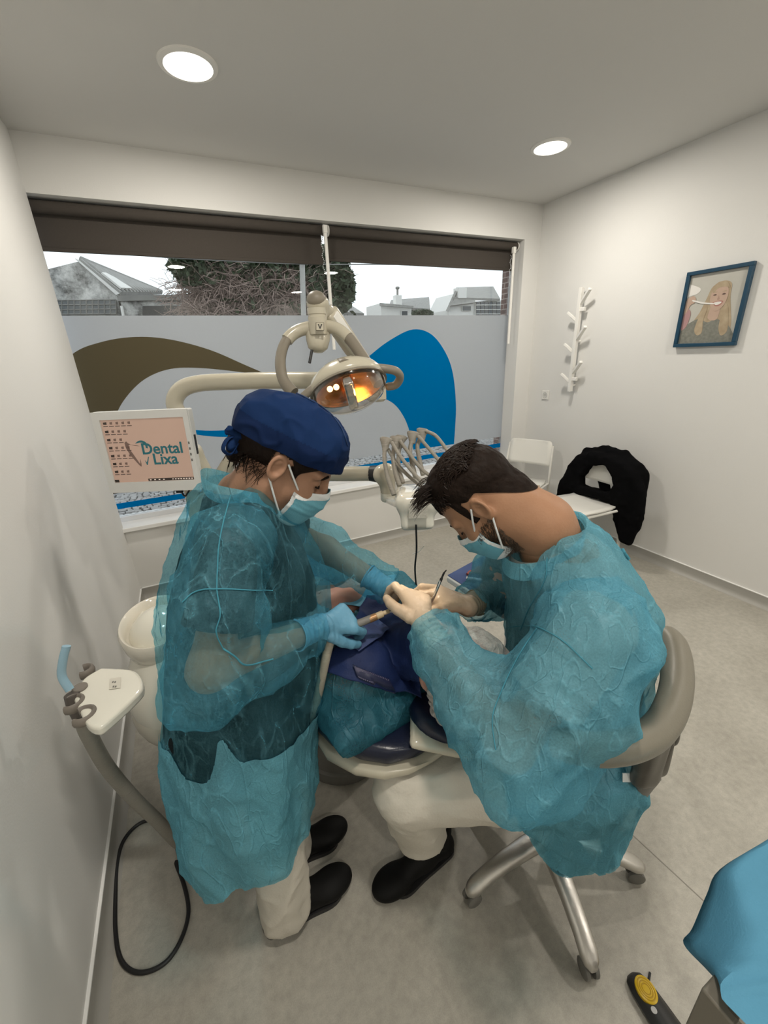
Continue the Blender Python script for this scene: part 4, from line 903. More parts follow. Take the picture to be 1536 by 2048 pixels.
# ------------------------------------------------------------------ dental chair
ax_ = unit(V3(-0.11, 0.994, 0)); sx_ = V3(ax_[1], -ax_[0], 0)
ch = thing('dental_chair', 'reclined dental chair with navy upholstery, cream shell and grey base', 'dental chair', (0.36, 1.36, 0))
MB().lathe((0.365, 1.35, 0), [(0.190, 0.0), (0.196, 0.015), (0.192, 0.05), (0.180, 0.055), (0.172, 0.16), (0.150, 0.24), (0.10, 0.28)], n=44, u=ax_, su=1.15, sv=1.0).build('base', m_basegrey, ch)
MB().lathe((0.36, 1.40, 0.22), [(0.09, 0.0), (0.09, 0.30)], n=28).build('lift_column', m_basegrey, ch)
def slab(name, m, rows, parent):
    """upholstered slab: rows of (distance along the chair, half width, z of the top, thickness)"""
    rings = []
    for d, hw, z, th in rows:
        o = V3(0.42, 0.66, 0) + ax_ * d; rg_ = []
        for q in np.linspace(0, 2 * math.pi, 33)[:-1]:
            c, s_ = math.cos(q), math.sin(q)
            rg_.append(o + sx_ * hw * math.copysign(abs(c) ** 0.6, c) + V3(0, 0, z - th / 2 + th / 2 * math.copysign(abs(s_) ** 0.55, s_) - 0.012 * (1 - c * c) * (s_ > 0)))
        rings.append(rg_)
    return MB().rings(rings).build(name, m, parent, smooth=60)
slab('backrest', m_navyvinyl, [(0.0, 0.03, 0.700, 0.02), (0.006, 0.07, 0.712, 0.05), (0.03, 0.125, 0.722, 0.075), (0.08, 0.175, 0.726, 0.085), (0.16, 0.215, 0.722, 0.09), (0.30, 0.235, 0.710, 0.09), (0.50, 0.235, 0.690, 0.09), (0.66, 0.225, 0.672, 0.085), (0.74, 0.20, 0.655, 0.06)], ch)
slab('back_shell', m_cream, [(-0.012, 0.03, 0.655, 0.02), (-0.004, 0.085, 0.662, 0.035), (0.02, 0.140, 0.665, 0.045), (0.08, 0.190, 0.660, 0.06), (0.18, 0.225, 0.645, 0.075), (0.45, 0.225, 0.615, 0.08), (0.70, 0.20, 0.59, 0.07)], ch)
slab('seat_and_legrest', m_navyvinyl, [(0.72, 0.18, 0.640, 0.05), (0.76, 0.225, 0.655, 0.09), (0.95, 0.24, 0.655, 0.10), (1.20, 0.235, 0.665, 0.10), (1.45, 0.20, 0.665, 0.09), (1.62, 0.165, 0.655, 0.08), (1.70, 0.12, 0.645, 0.06)], ch)
slab('seat_shell', m_cream, [(0.70, 0.16, 0.57, 0.05), (0.76, 0.20, 0.575, 0.08), (1.0, 0.215, 0.57, 0.09), (1.3, 0.20, 0.575, 0.08), (1.55, 0.15, 0.58, 0.06)], ch)
# hinge cover below the backrest and headrest
hv = [D(616, 1452, 1.40), D(655, 1440, 1.36), D(735, 1498, 1.30), D(672, 1522, 1.36), D(655, 1512, 1.38)]
MB().prism([p for p in hv], FV * 0.10).build('hinge_cover', m_cream, ch, bevel=0.012, seg=3)
hr = SDF((0.25, 0.45, 0.55), (0.7, 0.95, 0.95), 0.007)
hax = [unit(V3(0.80, -0.45, -0.25)), unit(V3(0.45, 0.80, 0.05)), None]; hax[2] = np.cross(hax[0], hax[1])
hr.box(D(882, 1464, 1.05), (0.082, 0.060, 0.013), hax, rnd=0.012, k=0.01); vv, ff = hr.mesh(2)
mesh_obj('headrest_shell', vv, ff, m_cream, ch, smooth=180)
hr = SDF((0.2, 0.4, 0.5), (0.75, 1.0, 1.0), 0.008)
hr.ell(D(888, 1432, 1.08), (0.095, 0.080, 0.034), hax, k=0.01); vv, ff = hr.mesh(2); mesh_obj('headrest', vv, ff, m_navyvinyl, ch, smooth=180)
MB().tube([D(870, 1478, 1.16), D(860, 1450, 1.32)], 0.022, 12).build('headrest_stem', m_steel, ch)

# ------------------------------------------------------------------ operator stool
sc_ = V3(0.80, 0.585, 0)
st_ = thing('operator_stool', 'grey operator stool with wrap-around backrest and silver five-star base', 'stool', sc_)
casts = [Z(942, 1795, 0.02), Z(1178, 1940, 0.02), Z(1272, 1748, 0.02)]
angs = [math.atan2(c[1] - sc_[1], c[0] - sc_[0]) for c in casts]
a0 = angs[0]; allang = [angs[0], angs[1], angs[2], angs[2] + 1.22, angs[2] + 2.45]
for i, a in enumerate(allang):
    d = V3(math.cos(a), math.sin(a), 0); Rr = 0.285
    if i < 3: Rr = np.linalg.norm((casts[i] - sc_)[:2])
    tip = sc_ + d * Rr + V3(0, 0, 0.070); root = sc_ + V3(0, 0, 0.135); sd = np.cross(V3(0, 0, 1), d)
    rings = []
    for t, wdt, hh in ((0.0, 0.030, 0.026), (0.25, 0.029, 0.025), (0.55, 0.026, 0.022), (0.8, 0.0245, 0.020), (0.95, 0.025, 0.020), (1.02, 0.020, 0.018), (1.06, 0.010, 0.012)):
        c = root + (tip - root) * t - V3(0, 0, 0.03 * max(0, t - 0.8)) + V3(0, 0, 0.018 * math.sin(math.pi * min(t, 1)))
        rings.append([c + sd * wdt * math.copysign(abs(math.cos(q)) ** 0.7, math.cos(q)) + V3(0, 0, 1) * hh * math.copysign(abs(math.sin(q)) ** 0.7, math.sin(q)) for q in np.linspace(0, 2 * math.pi, 17)[:-1]])
    lg = MB().rings(rings).build('star_leg', m_alum, st_, smooth=60)
    cc = sc_ + d * (Rr - 0.004) + V3(0, 0, 0.025)
    for s_ in (-1, 1):
        MB().lathe(cc + sd * s_ * 0.007, [(0.010, 0.0), (0.024, 0.001), (0.025, 0.004), (0.025, 0.011), (0.022, 0.013), (0.008, 0.013)], axis=sd * s_, n=22).build('caster_wheel', m_basegrey, lg)
    MB().tube([cc + V3(0, 0, 0.02), cc + V3(0, 0, 0.045)], 0.009, 10).build('caster_stem', m_steel, lg)
MB().lathe(sc_, [(0.036, 0.10), (0.040, 0.11), (0.040, 0.165), (0.028, 0.175), (0.028, 0.30), (0.020, 0.305), (0.020, 0.42)], n=24).build('gas_lift', m_alum, st_)
ss = SDF(sc_ + V3(-0.35, -0.35, 0.32), sc_ + V3(0.35, 0.35, 0.62), 0.009)
ss.ell(sc_ + V3(0, 0, 0.455), (0.20, 0.20, 0.05), k=0.02); vv, ff = ss.mesh(2); m_stool = mat('stool_grey_vinyl', (0.17, 0.155, 0.12), 0.36, var=0.03, bump=0.03, bscale=200)
mesh_obj('seat', vv, ff, m_stool, st_, smooth=180)
ringp = [D(1104, 1482, 0.76), D(1150, 1494, 0.735), D(1215, 1498, 0.73), D(1280, 1484, 0.755), D(1325, 1448, 0.81), D(1349, 1395, 0.875), D(1354, 1340, 0.945), D(1345, 1292, 1.01), D(1322, 1268, 1.06)]
rp = smooth_path(ringp, 6)
MB().tube(rp, [0.014] + [0.027] * 3 + [0.0295] * 16 + list(np.linspace(0.030, 0.034, len(rp) - 25)) + [0.034] * 3 + [0.028, 0.016], 20, flat=0.95).build('backrest_ring', m_stool, st_, smooth=60)
bk = [(D(1348, 1400, 0.93), D(1322, 1540, 0.98)), (D(1330, 1452, 0.88), D(1300, 1558, 0.95)), (D(1300, 1485, 0.86), D(1275, 1560, 0.93)), (D(1356, 1345, 0.99), D(1345, 1480, 1.03))]
bsd = SDF((0.6, 0.2, 0.35), (1.3, 0.8, 1.05), 0.009)
for a, b in bk: bsd.cap(a, b, 0.020, 0.016, 0.05)
vv, ff = bsd.mesh(3); mesh_obj('backrest_shell', vv, ff, mat('stool_shell_dark', (0.075, 0.068, 0.055), 0.4), st_, smooth=180)
MB().tube(smooth_path([D(1300, 1555, 0.95), D(1255, 1600, 1.02), sc_ + V3(0.12, -0.08, 0.40), sc_ + V3(0, 0, 0.40)], 5), 0.018, 10, flat=2).build('backrest_stem', m_basegrey, st_, smooth=60)
bt = MB().box(D(1253, 1555, 0.935), (0.018, 0.020, 0.002), [RV, UV, FV]).build('care_label', mat('label_white', (0.8, 0.8, 0.78), 0.6), st_)

# ------------------------------------------------------------------ instrument cart with navy paper
ic = V3(0.86, 0.98, 0)
ct = thing('instrument_cart', 'white instrument tray cart beyond the hands with navy paper cover', 'cart', ic)
tl, tf, tb_ = V3(0.718, 1.045, 0.9), V3(0.746, 0.770, 0.9), V3(0.905, 1.10, 0.9)
ex = unit(V3(1, 0.28, 0)); ey = unit(V3(0.09, -1, 0)); TW, TL = 0.42, 0.34
def on_tray(a, b, z=0.9): return V3(tl[0], tl[1], z) + ex * a + ey * b
MB().prism([on_tray(a, b, 0.872) for a, b in ((0, 0), (TW, 0), (TW, TL), (0, TL))], (0, 0, 0.024)).build('tray', m_sill, ct, bevel=0.006)
MB().prism([on_tray(a, b, 0.8975) for a, b in ((0.004, 0.002), (TW - 0.004, 0.004), (TW - 0.004, TL - 0.004), (0.004, TL - 0.002))], (0, 0, 0.0012)).build('paper_cover', mat('navy_paper', (0.045, 0.075, 0.19), 0.75, var=0.08, bump=0.1, bscale=250), ct)
pc = on_tray(TW / 2, TL / 2, 0)
MB().lathe(pc, [(0.028, 0.05), (0.028, 0.87)], n=20).build('post', m_sill, ct); MB().lathe(pc, [(0.18, 0.0), (0.18, 0.03), (0.03, 0.06)], n=28).build('foot', m_basegrey, ct)
ZT_ = 0.9005
bxo = thing('bur_box', 'grey instrument box with yellow holders and steel files on navy paper', 'box', on_tray(0.20, 0.13, ZT_))
def bx_(a, b): return on_tray(0.145 + a, 0.075 + b)
for (a, b), (c, d) in (((0, 0), (0.17, 0.006)), ((0, 0.11), (0.17, 0.116)), ((0, 0), (0.006, 0.116)), ((0.164, 0), (0.17, 0.116))):
    MB().prism([V3(p[0], p[1], ZT_) for p in (bx_(a, b), bx_(c, b), bx_(c, d), bx_(a, d))], (0, 0, 0.026)).build('side', mat('box_taupe', (0.10, 0.09, 0.07), 0.5), bxo)
MB().prism([V3(p[0], p[1], ZT_) for p in (bx_(0, 0), bx_(0.17, 0), bx_(0.17, 0.116), bx_(0, 0.116))], (0, 0, 0.004)).build('bottom', MATS['box_taupe'], bxo)
for a in (0.035, 0.125): MB().prism([V3(p[0], p[1], ZT_ + 0.004) for p in (bx_(a, 0.01), bx_(a + 0.016, 0.01), bx_(a + 0.016, 0.106), bx_(a, 0.106))], (0, 0, 0.014)).build('yellow_holder', mat('holder_yellow', (0.55, 0.33, 0.015), 0.4), bxo)
for k in range(8):
    b = 0.018 + k * 0.0115
    MB().tube([V3(*bx_(0.014, b)[:2], ZT_ + 0.021), V3(*bx_(0.156, b)[:2], ZT_ + 0.021)], 0.0028, 8).build('steel_file', m_steel, bxo)
def lay(name, label, cat, a, b, ang, builder):
    o = on_tray(a, b, ZT_); t = thing(name, label, cat, o, 'instruments on the navy paper'); d = ex * math.cos(ang) + ey * math.sin(ang); builder(t, o, d, np.cross(V3(0, 0, 1), d))
def b_syr(t, o, d, s): 
    MB().tube([o + V3(0, 0, .007), o + d * .06 + V3(0, 0, .007)], 0.006, 12).build('barrel', mat('syringe_clear', (0.62, 0.66, 0.75), 0.3), t)
    MB().tube([o + d * .06 + V3(0, 0, .007), o + d * .085 + V3(0, 0, .007)], [0.004, 0.0025], 10).build('tip', m_steel, t)
    MB().tube([o - d * .004 + V3(0, 0, .007), o + V3(0, 0, .007)], 0.008, 12).build('flange', m_steel, t)
lay('syringe', 'pale translucent syringe lying at the left edge of navy paper', 'syringe', 0.035, 0.075, 0.95, b_syr)
def b_red(t, o, d, s):
    MB().tube(smooth_path([o + V3(0, 0, .005), o + d * .02 + s * .008 + V3(0, 0, .008), o + d * .045 + V3(0, 0, .006), o + d * .06 - s * .015 + V3(0, 0, .005)], 5), 0.005, 8).build('strip', mat('red_rubber', (0.30, 0.075, 0.055), 0.5), t)
    MB().tube(smooth_path([o + d * .045 + V3(0, 0, .006), o + d * .05 + s * .02 + V3(0, 0, .006), o + d * .07 + s * .025 + V3(0, 0, .006)], 5), 0.005, 8).build('strip', MATS['red_rubber'], t)
lay('red_clip', 'reddish bent rubber clip on the navy paper', 'clip', 0.055, 0.055, 0.35, b_red)
def b_plier(t, o, d, s):
    for q in (-1, 1):
        MB().tube(smooth_path([o + s * q * 0.014 + V3(0, 0, .006), o + d * 0.02 + s * q * 0.016 + V3(0, 0, .006), o + d * 0.05 + s * q * 0.004 + V3(0, 0, .006), o + d * 0.085 - s * q * 0.003 + V3(0, 0, .006)], 5), 0.0035, 8).build('handle', m_steel, t)
lay('forceps', 'small steel forceps lying between red clip and instrument box', 'forceps', 0.10, 0.075, 0.75, b_plier)
for k, (a, b) in enumerate(((0.11, 0.125), (0.09, 0.16), (0.14, 0.205))):
    def b_tool(t, o, d, s):
        MB().tube([o + V3(0, 0, .004), o + d * .02 + V3(0, 0, .004), o + d * .11 + V3(0, 0, .004), o + d * .13 + V3(0, 0, .004)], [0.0015, 0.0036, 0.0036, 0.001], 8).build('shaft', m_steel, t)
        MB().tube([o + d * .05 + V3(0, 0, .004), o + d * .08 + V3(0, 0, .004)], 0.0042, 8).build('grip', m_basegrey, t)
    lay('hand_instrument', ('steel hand instrument lying nearest the instrument box', 'steel hand instrument in the middle of the navy paper', 'steel hand instrument nearest the blue sleeve')[k], 'instrument', a, b, 0.35, b_tool)

# ------------------------------------------------------------------ visitor chairs and jacket
m_chair = mat('chair_white', (0.76, 0.75, 0.70), 0.4, var=0.02)
def visitor_chair(x, y, label, rot=0.0):
    t = thing('visitor_chair', label, 'chair', (x, y, 0), 'white visitor chairs along the right wall')
    c_, s_ = math.cos(rot), math.sin(rot)
    def q(a, b, z): return V3(x + a * c_ - b * s_, y + a * s_ + b * c_, z)      # a: towards the back (wall), b: sideways
    ring = lambda prof, a, z: [q(a, b, z + dz) for b, dz in prof]
    # moulded seat with front roll and dished middle
    rows = []
    for a, z, hw in ((-0.215, 0.425, 0.19), (-0.205, 0.445, 0.205), (-0.17, 0.455, 0.215), (-0.05, 0.448, 0.215), (0.08, 0.445, 0.205), (0.17, 0.455, 0.19)):
        rows.append([q(a, hw * k, z + 0.010 * k * k) for k in np.linspace(-1, 1, 9)])
    MB().rings(rows, closed=False, cap=False).build('seat', m_chair, t, smooth=60, solid=0.014)
    rows = []
    for z, a, hw in ((0.595, 0.195, 0.205), (0.62, 0.20, 0.213), (0.70, 0.212, 0.212), (0.78, 0.228, 0.200), (0.81, 0.236, 0.188), (0.818, 0.238, 0.165)):
        rows.append([q(a + 0.022 * (1 - k * k) - 0.01, hw * k, z) for k in np.linspace(-1, 1, 9)])
    MB().rings(rows, closed=False, cap=False).build('backrest', m_chair, t, smooth=60, solid=0.013)
    for s in (-1, 1):
        MB().tube(smooth_path([q(-0.20, s * 0.215, 0.006), q(-0.185, s * 0.212, 0.25), q(-0.165, s * 0.208, 0.43)], 4), 0.0115, 10).build('leg', m_chair, t, smooth=60)
        MB().tube(smooth_path([q(0.235, s * 0.212, 0.006), q(0.19, s * 0.214, 0.25), q(0.175, s * 0.214, 0.45), q(0.19, s * 0.212, 0.62), q(0.222, s * 0.203, 0.78)], 4), 0.0115, 10).build('leg', m_chair, t, smooth=60)
        MB().tube([q(-0.17, s * 0.208, 0.435), q(0.178, s * 0.212, 0.435)], 0.010, 10).build('side_rail', m_chair, t)
    MB().tube([q(0.18, -0.21, 0.425), q(0.18, 0.21, 0.425)], 0.010, 10).build('rear_rail', m_chair, t)
    return t, q
visitor_chair(2.70, 2.78, 'white plastic chair in the corner beside the window, nothing on it', 0.42)
vc2, q2 = visitor_chair(2.72, 2.10, 'white plastic chair with a black jacket over its back', -0.05)
jk = SDF((2.55, 1.40, 0.05), (3.13, 2.75, 1.05), 0.010)
def Jk(a, b, z): return q2(a, b, z)
xj = 2.885
def jo_(px): return [(X(u, v, xj)[1], X(u, v, xj)[2]) for u, v in px]
jk.poly(jo_([(1160, 908), (1186, 903), (1222, 911), (1252, 924), (1276, 948), (1290, 985), (1288, 1030), (1275, 1065), (1262, 1092), (1240, 1080), (1228, 1040), (1222, 1006), (1182, 994), (1142, 985), (1112, 1002), (1122, 965), (1140, 930)]), xj, 0.040, 0.035, 0.0)
jk.poly(jo_([(1182, 931), (1200, 929), (1216, 932), (1228, 946), (1231, 968), (1223, 986), (1192, 978), (1163, 971), (1164, 954)]), xj, 0.12, 0.005, 0.0, sub=True)
jk.chain([Jk(0.22, 0.20, 0.80), Jk(0.24, 0.05, 0.835), Jk(0.24, -0.12, 0.825), Jk(0.22, -0.24, 0.76)], [0.045, 0.046, 0.046, 0.05], 0.03)
jk.chain([Jk(0.28, 0.16, 0.74), Jk(0.29, 0.0, 0.45), Jk(0.28, -0.2, 0.3)], [0.03, 0.04, 0.03], 0.06)
jk.chain([Jk(0.27, -0.25, 0.70), Jk(0.26, -0.27, 0.35)], [0.06, 0.05], 0.05)
vv, ff = jk.mesh(2); nn_ = vnormals(vv, ff); vv = vv + nn_ * (vnoise(vv * V3(1, 1, 0.5), 16, 3) * 0.010 + vnoise(vv, 34, 5) * 0.005)[:, None]
vv[:, 0] = np.minimum(vv[:, 0], XR - 0.012)
jo = mesh_obj('black_jacket', vv, ff, mat('jacket_black', (0.004, 0.004, 0.0045), 0.9, var=0.3, bump=0.2, bscale=300, spec=0.05), None, loc=Jk(0.2, 0, 0.45), smooth=180)
tag(jo, 'black jacket draped over the back of the second white chair', 'jacket')

# ------------------------------------------------------------------ foot pedal
pd_o = Z(1290, 1995, 0.0)
pd = thing('foot_pedal', 'black foot pedal with round yellow button on the floor', 'pedal', pd_o)
pa = unit(Z(1330, 2060, 0.0) - Z(1268, 1965, 0.0)); ps = np.cross(V3(0, 0, 1), pa)
rows = []
for t, wdt, hh in ((-0.012, 0.012, 0.012), (-0.004, 0.024, 0.022), (0.02, 0.032, 0.030), (0.06, 0.034, 0.034), (0.12, 0.036, 0.040), (0.18, 0.036, 0.044), (0.21, 0.030, 0.03)):
    c = Z(1268, 1962, 0.0) + pa * t
    rows.append([c + ps * wdt * math.cos(q) * (1 if math.sin(q) < 0.3 else 0.86) + V3(0, 0, max(0.0, hh * (0.5 + 0.5 * math.sin(q)))) for q in np.linspace(0, 2 * math.pi, 21)[:-1]])
MB().rings(rows).build('housing', mat('pedal_black', (0.018, 0.018, 0.018), 0.4), pd, smooth=60)
bc_ = Z(1268, 1962, 0.0) + pa * 0.030
MB().lathe(bc_ + V3(0, 0, 0.027), [(0.025, 0.0), (0.025, 0.007), (0.022, 0.009)], n=28, u=pa, su=1.12, sv=0.95).build('yellow_button', mat('button_yellow', (0.50, 0.33, 0.008), 0.35), pd)
for r_ in (0.008, 0.013, 0.018):
    MB().lathe(bc_ + V3(0, 0, 0.036), [(r_, 0.0), (r_ + 0.0015, 0.0008), (r_ + 0.003, 0.0), (r_, 0.0)], n=24, u=pa, su=1.12, sv=0.95).build('grip_ring', mat('button_yellow_dark', (0.36, 0.22, 0.004), 0.4), pd)
MB().lathe(Z(1268, 1962, 0.0) + pa * 0.064 - ps * 0.014 + V3(0, 0, 0.033), [(0.007, 0.0), (0.007, 0.0015)], n=16).build('symbol_dot', mat('symbol_grey', (0.35, 0.35, 0.35), 0.4), pd)
MB().tube(smooth_path([Z(1300, 1945, 0.004), Z(1298, 1965, 0.004), Z(1306, 2000, 0.004), Z(1325, 2040, 0.004), Z(1350, 2080, 0.004)], 5), 0.003, 8).build('lead', m_black, pd)

# ------------------------------------------------------------------ draped cart in the near right corner
zc = 0.84
fc = thing('draped_cart', 'small cart under a blue disposable drape in the near right corner', 'cart', (0.72, 0.04, 0))
fd = thing('blue_drape', 'light blue disposable drape over the cart in the near right corner', 'drape', (0.72, 0.04, zc))
def zz(l): return [Z(u, v, z_) for u, v, z_ in l]
rim_k = zz([(1550, 1685, zc), (1478, 1742, zc), (1488, 1810, zc), (1505, 1884, zc), (1474, 1934, zc), (1442, 1982, zc), (1520, 2075, zc)]); edge_k = zz([(1530, 1684, 0.82), (1440, 1740, 0.81), (1414, 1790, 0.79), (1385, 1858, 0.765), (1368, 1888, 0.750), (1421, 1946, 0.775), (1502, 2042, 0.785)])
back = [V3(0.52, -0.22, zc), V3(0.68, -0.26, zc), V3(0.84, -0.20, zc), V3(0.92, -0.02, zc), V3(0.90, 0.10, zc)]; cen = V3(0.70, -0.03, zc)
rim_k = rim_k + back; edge_k = edge_k + [b_ + unit(b_ - cen) * 0.015 - V3(0, 0, 0.09) for b_ in back]
rim = smooth_path(rim_k + [rim_k[0]], 5)[:-1]; edge = smooth_path(edge_k + [edge_k[0]], 5)[:-1]
grid = [[(r_ * (1 - t) + cen * t) + V3(0, 0, 0.0025 * math.sin(9 * t + k)) for t in (0.99, 0.75, 0.5, 0.25, 0.08)] + [r_] + [r_ * (1 - t) + e_ * t + V3(0, 0, 0.010 * math.sin(math.pi * t)) for t in (0.25, 0.5, 0.75, 1.0)] for k, (r_, e_) in enumerate(zip(rim, edge))]
grid = [list(g_) for g_ in zip(*grid)]
MB().rings(grid, closed=True, cap=False).build('cloth', mat('drape_blue', (0.085, 0.26, 0.39), 0.75, var=0.06, vscale=7, bump=0.12, bscale=320, spec=0.2), fd, smooth=60, solid=0.0015)
MB().prism([cen + (p - cen) * 0.94 - V3(0, 0, 0.028) for p in rim], (0, 0, 0.015)).build('top_plate', m_steel, fc)
for pb in (Z(1462, 1972, zc), V3(0.74, 0.055, 0), V3(0.66, -0.20, 0), V3(0.84, -0.06, 0)):
    MB().bb((pb[0] - 0.019, pb[1] - 0.019, 0.03), (pb[0] + 0.019, pb[1] + 0.019, zc - 0.028)).build('leg', mat('cart_grey', (0.16, 0.145, 0.115), 0.5), fc, bevel=0.003)
    MB().lathe((pb[0], pb[1], 0.0), [(0.02, 0.0), (0.022, 0.015), (0.015, 0.032)], n=16).build('foot', m_basegrey, fc)
# ================================================================== PEOPLE: shared builders
def gown_material(name, colr, a0, a1, tint=(0.62, 0.84, 0.91, 1)):
    """thin non-woven cloth: part of the light passes straight through, the fibres scatter the rest"""
    m = bpy.data.materials.new(name); m.use_nodes = True; n = m.node_tree.nodes; l = m.node_tree.links
    n.remove(n['Principled BSDF']); out = n['Material Output']; tc = n.new('ShaderNodeTexCoord')
    def noise(sc, det, typ=None, scale3=None, dist=0.0):
        z = n.new('ShaderNodeTexNoise'); z.inputs['Scale'].default_value = sc; z.inputs['Detail'].default_value = det; z.inputs['Distortion'].default_value = dist
        if typ: z.noise_type = typ
        mp = n.new('ShaderNodeMapping'); mp.inputs['Scale'].default_value = scale3 or (1, 1, 1)
        mp.inputs['Rotation'].default_value = (0.5, 0.35, 0.2); l.new(tc.outputs['Object'], mp.inputs['Vector']); l.new(mp.outputs['Vector'], z.inputs['Vector']); return z
    def math_(op, a, b):
        q = n.new('ShaderNodeMath'); q.operation = op
        for i, x in enumerate((a, b)):
            if isinstance(x, (int, float)): q.inputs[i].default_value = x
            else: l.new(x, q.inputs[i])
        return q.outputs[0]
    fib = noise(300, 1); blo = noise(13, 1)
    def crease(sc, sc3, width, dist):
        z = noise(sc, 1.5, None, sc3, dist); a = math_('ABSOLUTE', math_('SUBTRACT', z.outputs['Fac'], 0.5), 0.0)
        mr_ = n.new('ShaderNodeMapRange'); mr_.inputs['From Min'].default_value = width; mr_.inputs['From Max'].default_value = 0.0; l.new(a, mr_.inputs['Value'])
        mr_.interpolation_type = 'SMOOTHSTEP'; return mr_.outputs['Result']
    cA = crease(9, (1.6, 1.6, 0.40), 0.030, 0.5); cB = crease(19, (1.3, 1.3, 0.55), 0.035, 0.8)
    crs = math_('ADD', math_('MULTIPLY', cA, 0.65), math_('MULTIPLY', cB, 0.45))
    al = math_('ADD', math_('ADD', a0, math_('MULTIPLY', fib.outputs['Fac'], (a1 - a0) * 0.8)), math_('MULTIPLY', crs, 0.22))
    al = math_('ADD', al, math_('MULTIPLY', math_('SUBTRACT', blo.outputs['Fac'], 0.5), 0.20)); cl = n.new('ShaderNodeClamp'); l.new(al, cl.inputs['Value'])
    c1 = n.new('ShaderNodeMix'); c1.data_type = 'RGBA'; c1.inputs[6].default_value = (*[q * 0.88 for q in colr], 1); c1.inputs[7].default_value = (*[min(1, q * 1.15 + 0.01) for q in colr], 1); l.new(fib.outputs['Fac'], c1.inputs[0])
    d = n.new('ShaderNodeBsdfDiffuse'); t = n.new('ShaderNodeBsdfTranslucent'); g = n.new('ShaderNodeBsdfGlossy'); g.inputs['Roughness'].default_value = 0.45; g.inputs['Color'].default_value = (0.6, 0.8, 0.9, 1)
    l.new(c1.outputs[2], d.inputs['Color']); l.new(c1.outputs[2], t.inputs['Color'])
    bp = n.new('ShaderNodeBump'); bp.inputs['Strength'].default_value = 0.8; bp.inputs['Distance'].default_value = 0.006
    hgt = math_('ADD', math_('MULTIPLY', crs, 0.5), math_('MULTIPLY', fib.outputs['Fac'], 0.06)); l.new(hgt, bp.inputs['Height'])
    for s_ in (d, t, g): l.new(bp.outputs['Normal'], s_.inputs['Normal'])
    m1 = n.new('ShaderNodeMixShader'); m1.inputs['Fac'].default_value = 0.30; l.new(d.outputs[0], m1.inputs[1]); l.new(t.outputs[0], m1.inputs[2])
    m2 = n.new('ShaderNodeMixShader'); m2.inputs['Fac'].default_value = 0.05; l.new(m1.outputs[0], m2.inputs[1]); l.new(g.outputs[0], m2.inputs[2])
    tp = n.new('ShaderNodeBsdfTransparent'); tp.inputs['Color'].default_value = tint
    m3 = n.new('ShaderNodeMixShader'); l.new(cl.outputs[0], m3.inputs['Fac']); l.new(tp.outputs[0], m3.inputs[1]); l.new(m2.outputs[0], m3.inputs[2])
    l.new(m3.outputs[0], out.inputs['Surface']); return m
GB = (0.17, 0.49, 0.61)
m_gown = gown_material('gown_blue', GB, 0.07, 0.25); m_gown3 = gown_material('gown_blue_sleeve', GB, 0.11, 0.31); m_gown2 = gown_material('gown_blue_heavy', (0.17, 0.47, 0.59), 0.36, 0.60)
m_gown_d = gown_material('gown_blue_double', GB, 0.60, 0.85)
m_seam = mat('gown_seam', (0.055, 0.22, 0.29), 0.8, var=0.1, vscale=60, spec=0.1)
m_skin = mat('skin', (0.30, 0.16, 0.10), 0.5, spec=0.3, color2=(0.37, 0.21, 0.135), vscale=30, bump=0.06, bscale=220, sss=0.12)
m_skin2 = mat('skin_warm', (0.29, 0.15, 0.085), 0.5, spec=0.3, color2=(0.35, 0.195, 0.115), vscale=30, bump=0.06, bscale=220, sss=0.12)
m_hair = mat('dark_brown_hair', (0.006, 0.0035, 0.0025), 0.6, color2=(0.016, 0.0095, 0.0065), vscale=60, bump=0.3, bscale=90, spec=0.12)
m_scrub = mat('charcoal_scrubs', (0.010, 0.014, 0.016), 0.9, spec=0.1, var=0.2, vscale=20, bump=0.1, bscale=200)
m_scrub2 = mat('grey_scrubs', (0.33, 0.33, 0.31), 0.9, spec=0.1, var=0.15, vscale=20, bump=0.1, bscale=200)
m_pants = mat('off_white_trousers', (0.56, 0.53, 0.46), 0.85, var=0.05, vscale=8, bump=0.12, bscale=160)
m_shoe = mat('black_clog', (0.005, 0.005, 0.005), 0.6, spec=0.2, var=0.2)
m_navy = mat('navy_cap', (0.005, 0.017, 0.062), 0.85, spec=0.12, color2=(0.008, 0.027, 0.090), vscale=14, bump=0.15, bscale=40)
m_mask = mat('mask_blue', (0.13, 0.36, 0.45), 0.8, var=0.07, vscale=30, bump=0.08, bscale=300)
m_maskw = mat('mask_white', (0.66, 0.68, 0.68), 0.8, var=0.04)
m_glove = mat('nitrile_blue', (0.10, 0.27, 0.40), 0.42, color2=(0.14, 0.34, 0.48), vscale=20, bump=0.15, bscale=70, sss=0.05)
m_latex = mat('latex_cream', (0.56, 0.42, 0.29), 0.42, color2=(0.64, 0.49, 0.35), vscale=20, bump=0.12, bscale=90, sss=0.08)
m_eye_w = mat('eye_white', (0.7, 0.68, 0.65), 0.2); m_eye_d = mat('eye_dark', (0.02, 0.012, 0.008), 0.15)

class Head:
    def __init__(s, o, fwd, roll=0.0, sc=1.0, up=(0, 0, 1)):
        s.o = np.asarray(o, float); s.f = unit(fwd); u = unit(np.asarray(up, float) - s.f * (np.asarray(up, float) @ s.f)); lf = np.cross(u, s.f)
        s.u = u * math.cos(roll) + lf * math.sin(roll); s.l = np.cross(s.u, s.f); s.sc = sc; s.ax = [s.f, s.l, s.u]
    def __call__(s, x, y, z): return s.o + s.sc * (x * s.f + y * s.l + z * s.u)
    def loc(s, v): q = (v - s.o) / s.sc; return np.stack([q @ s.f, q @ s.l, q @ s.u], 1)
    def r(s, *a): return [q * s.sc for q in a]

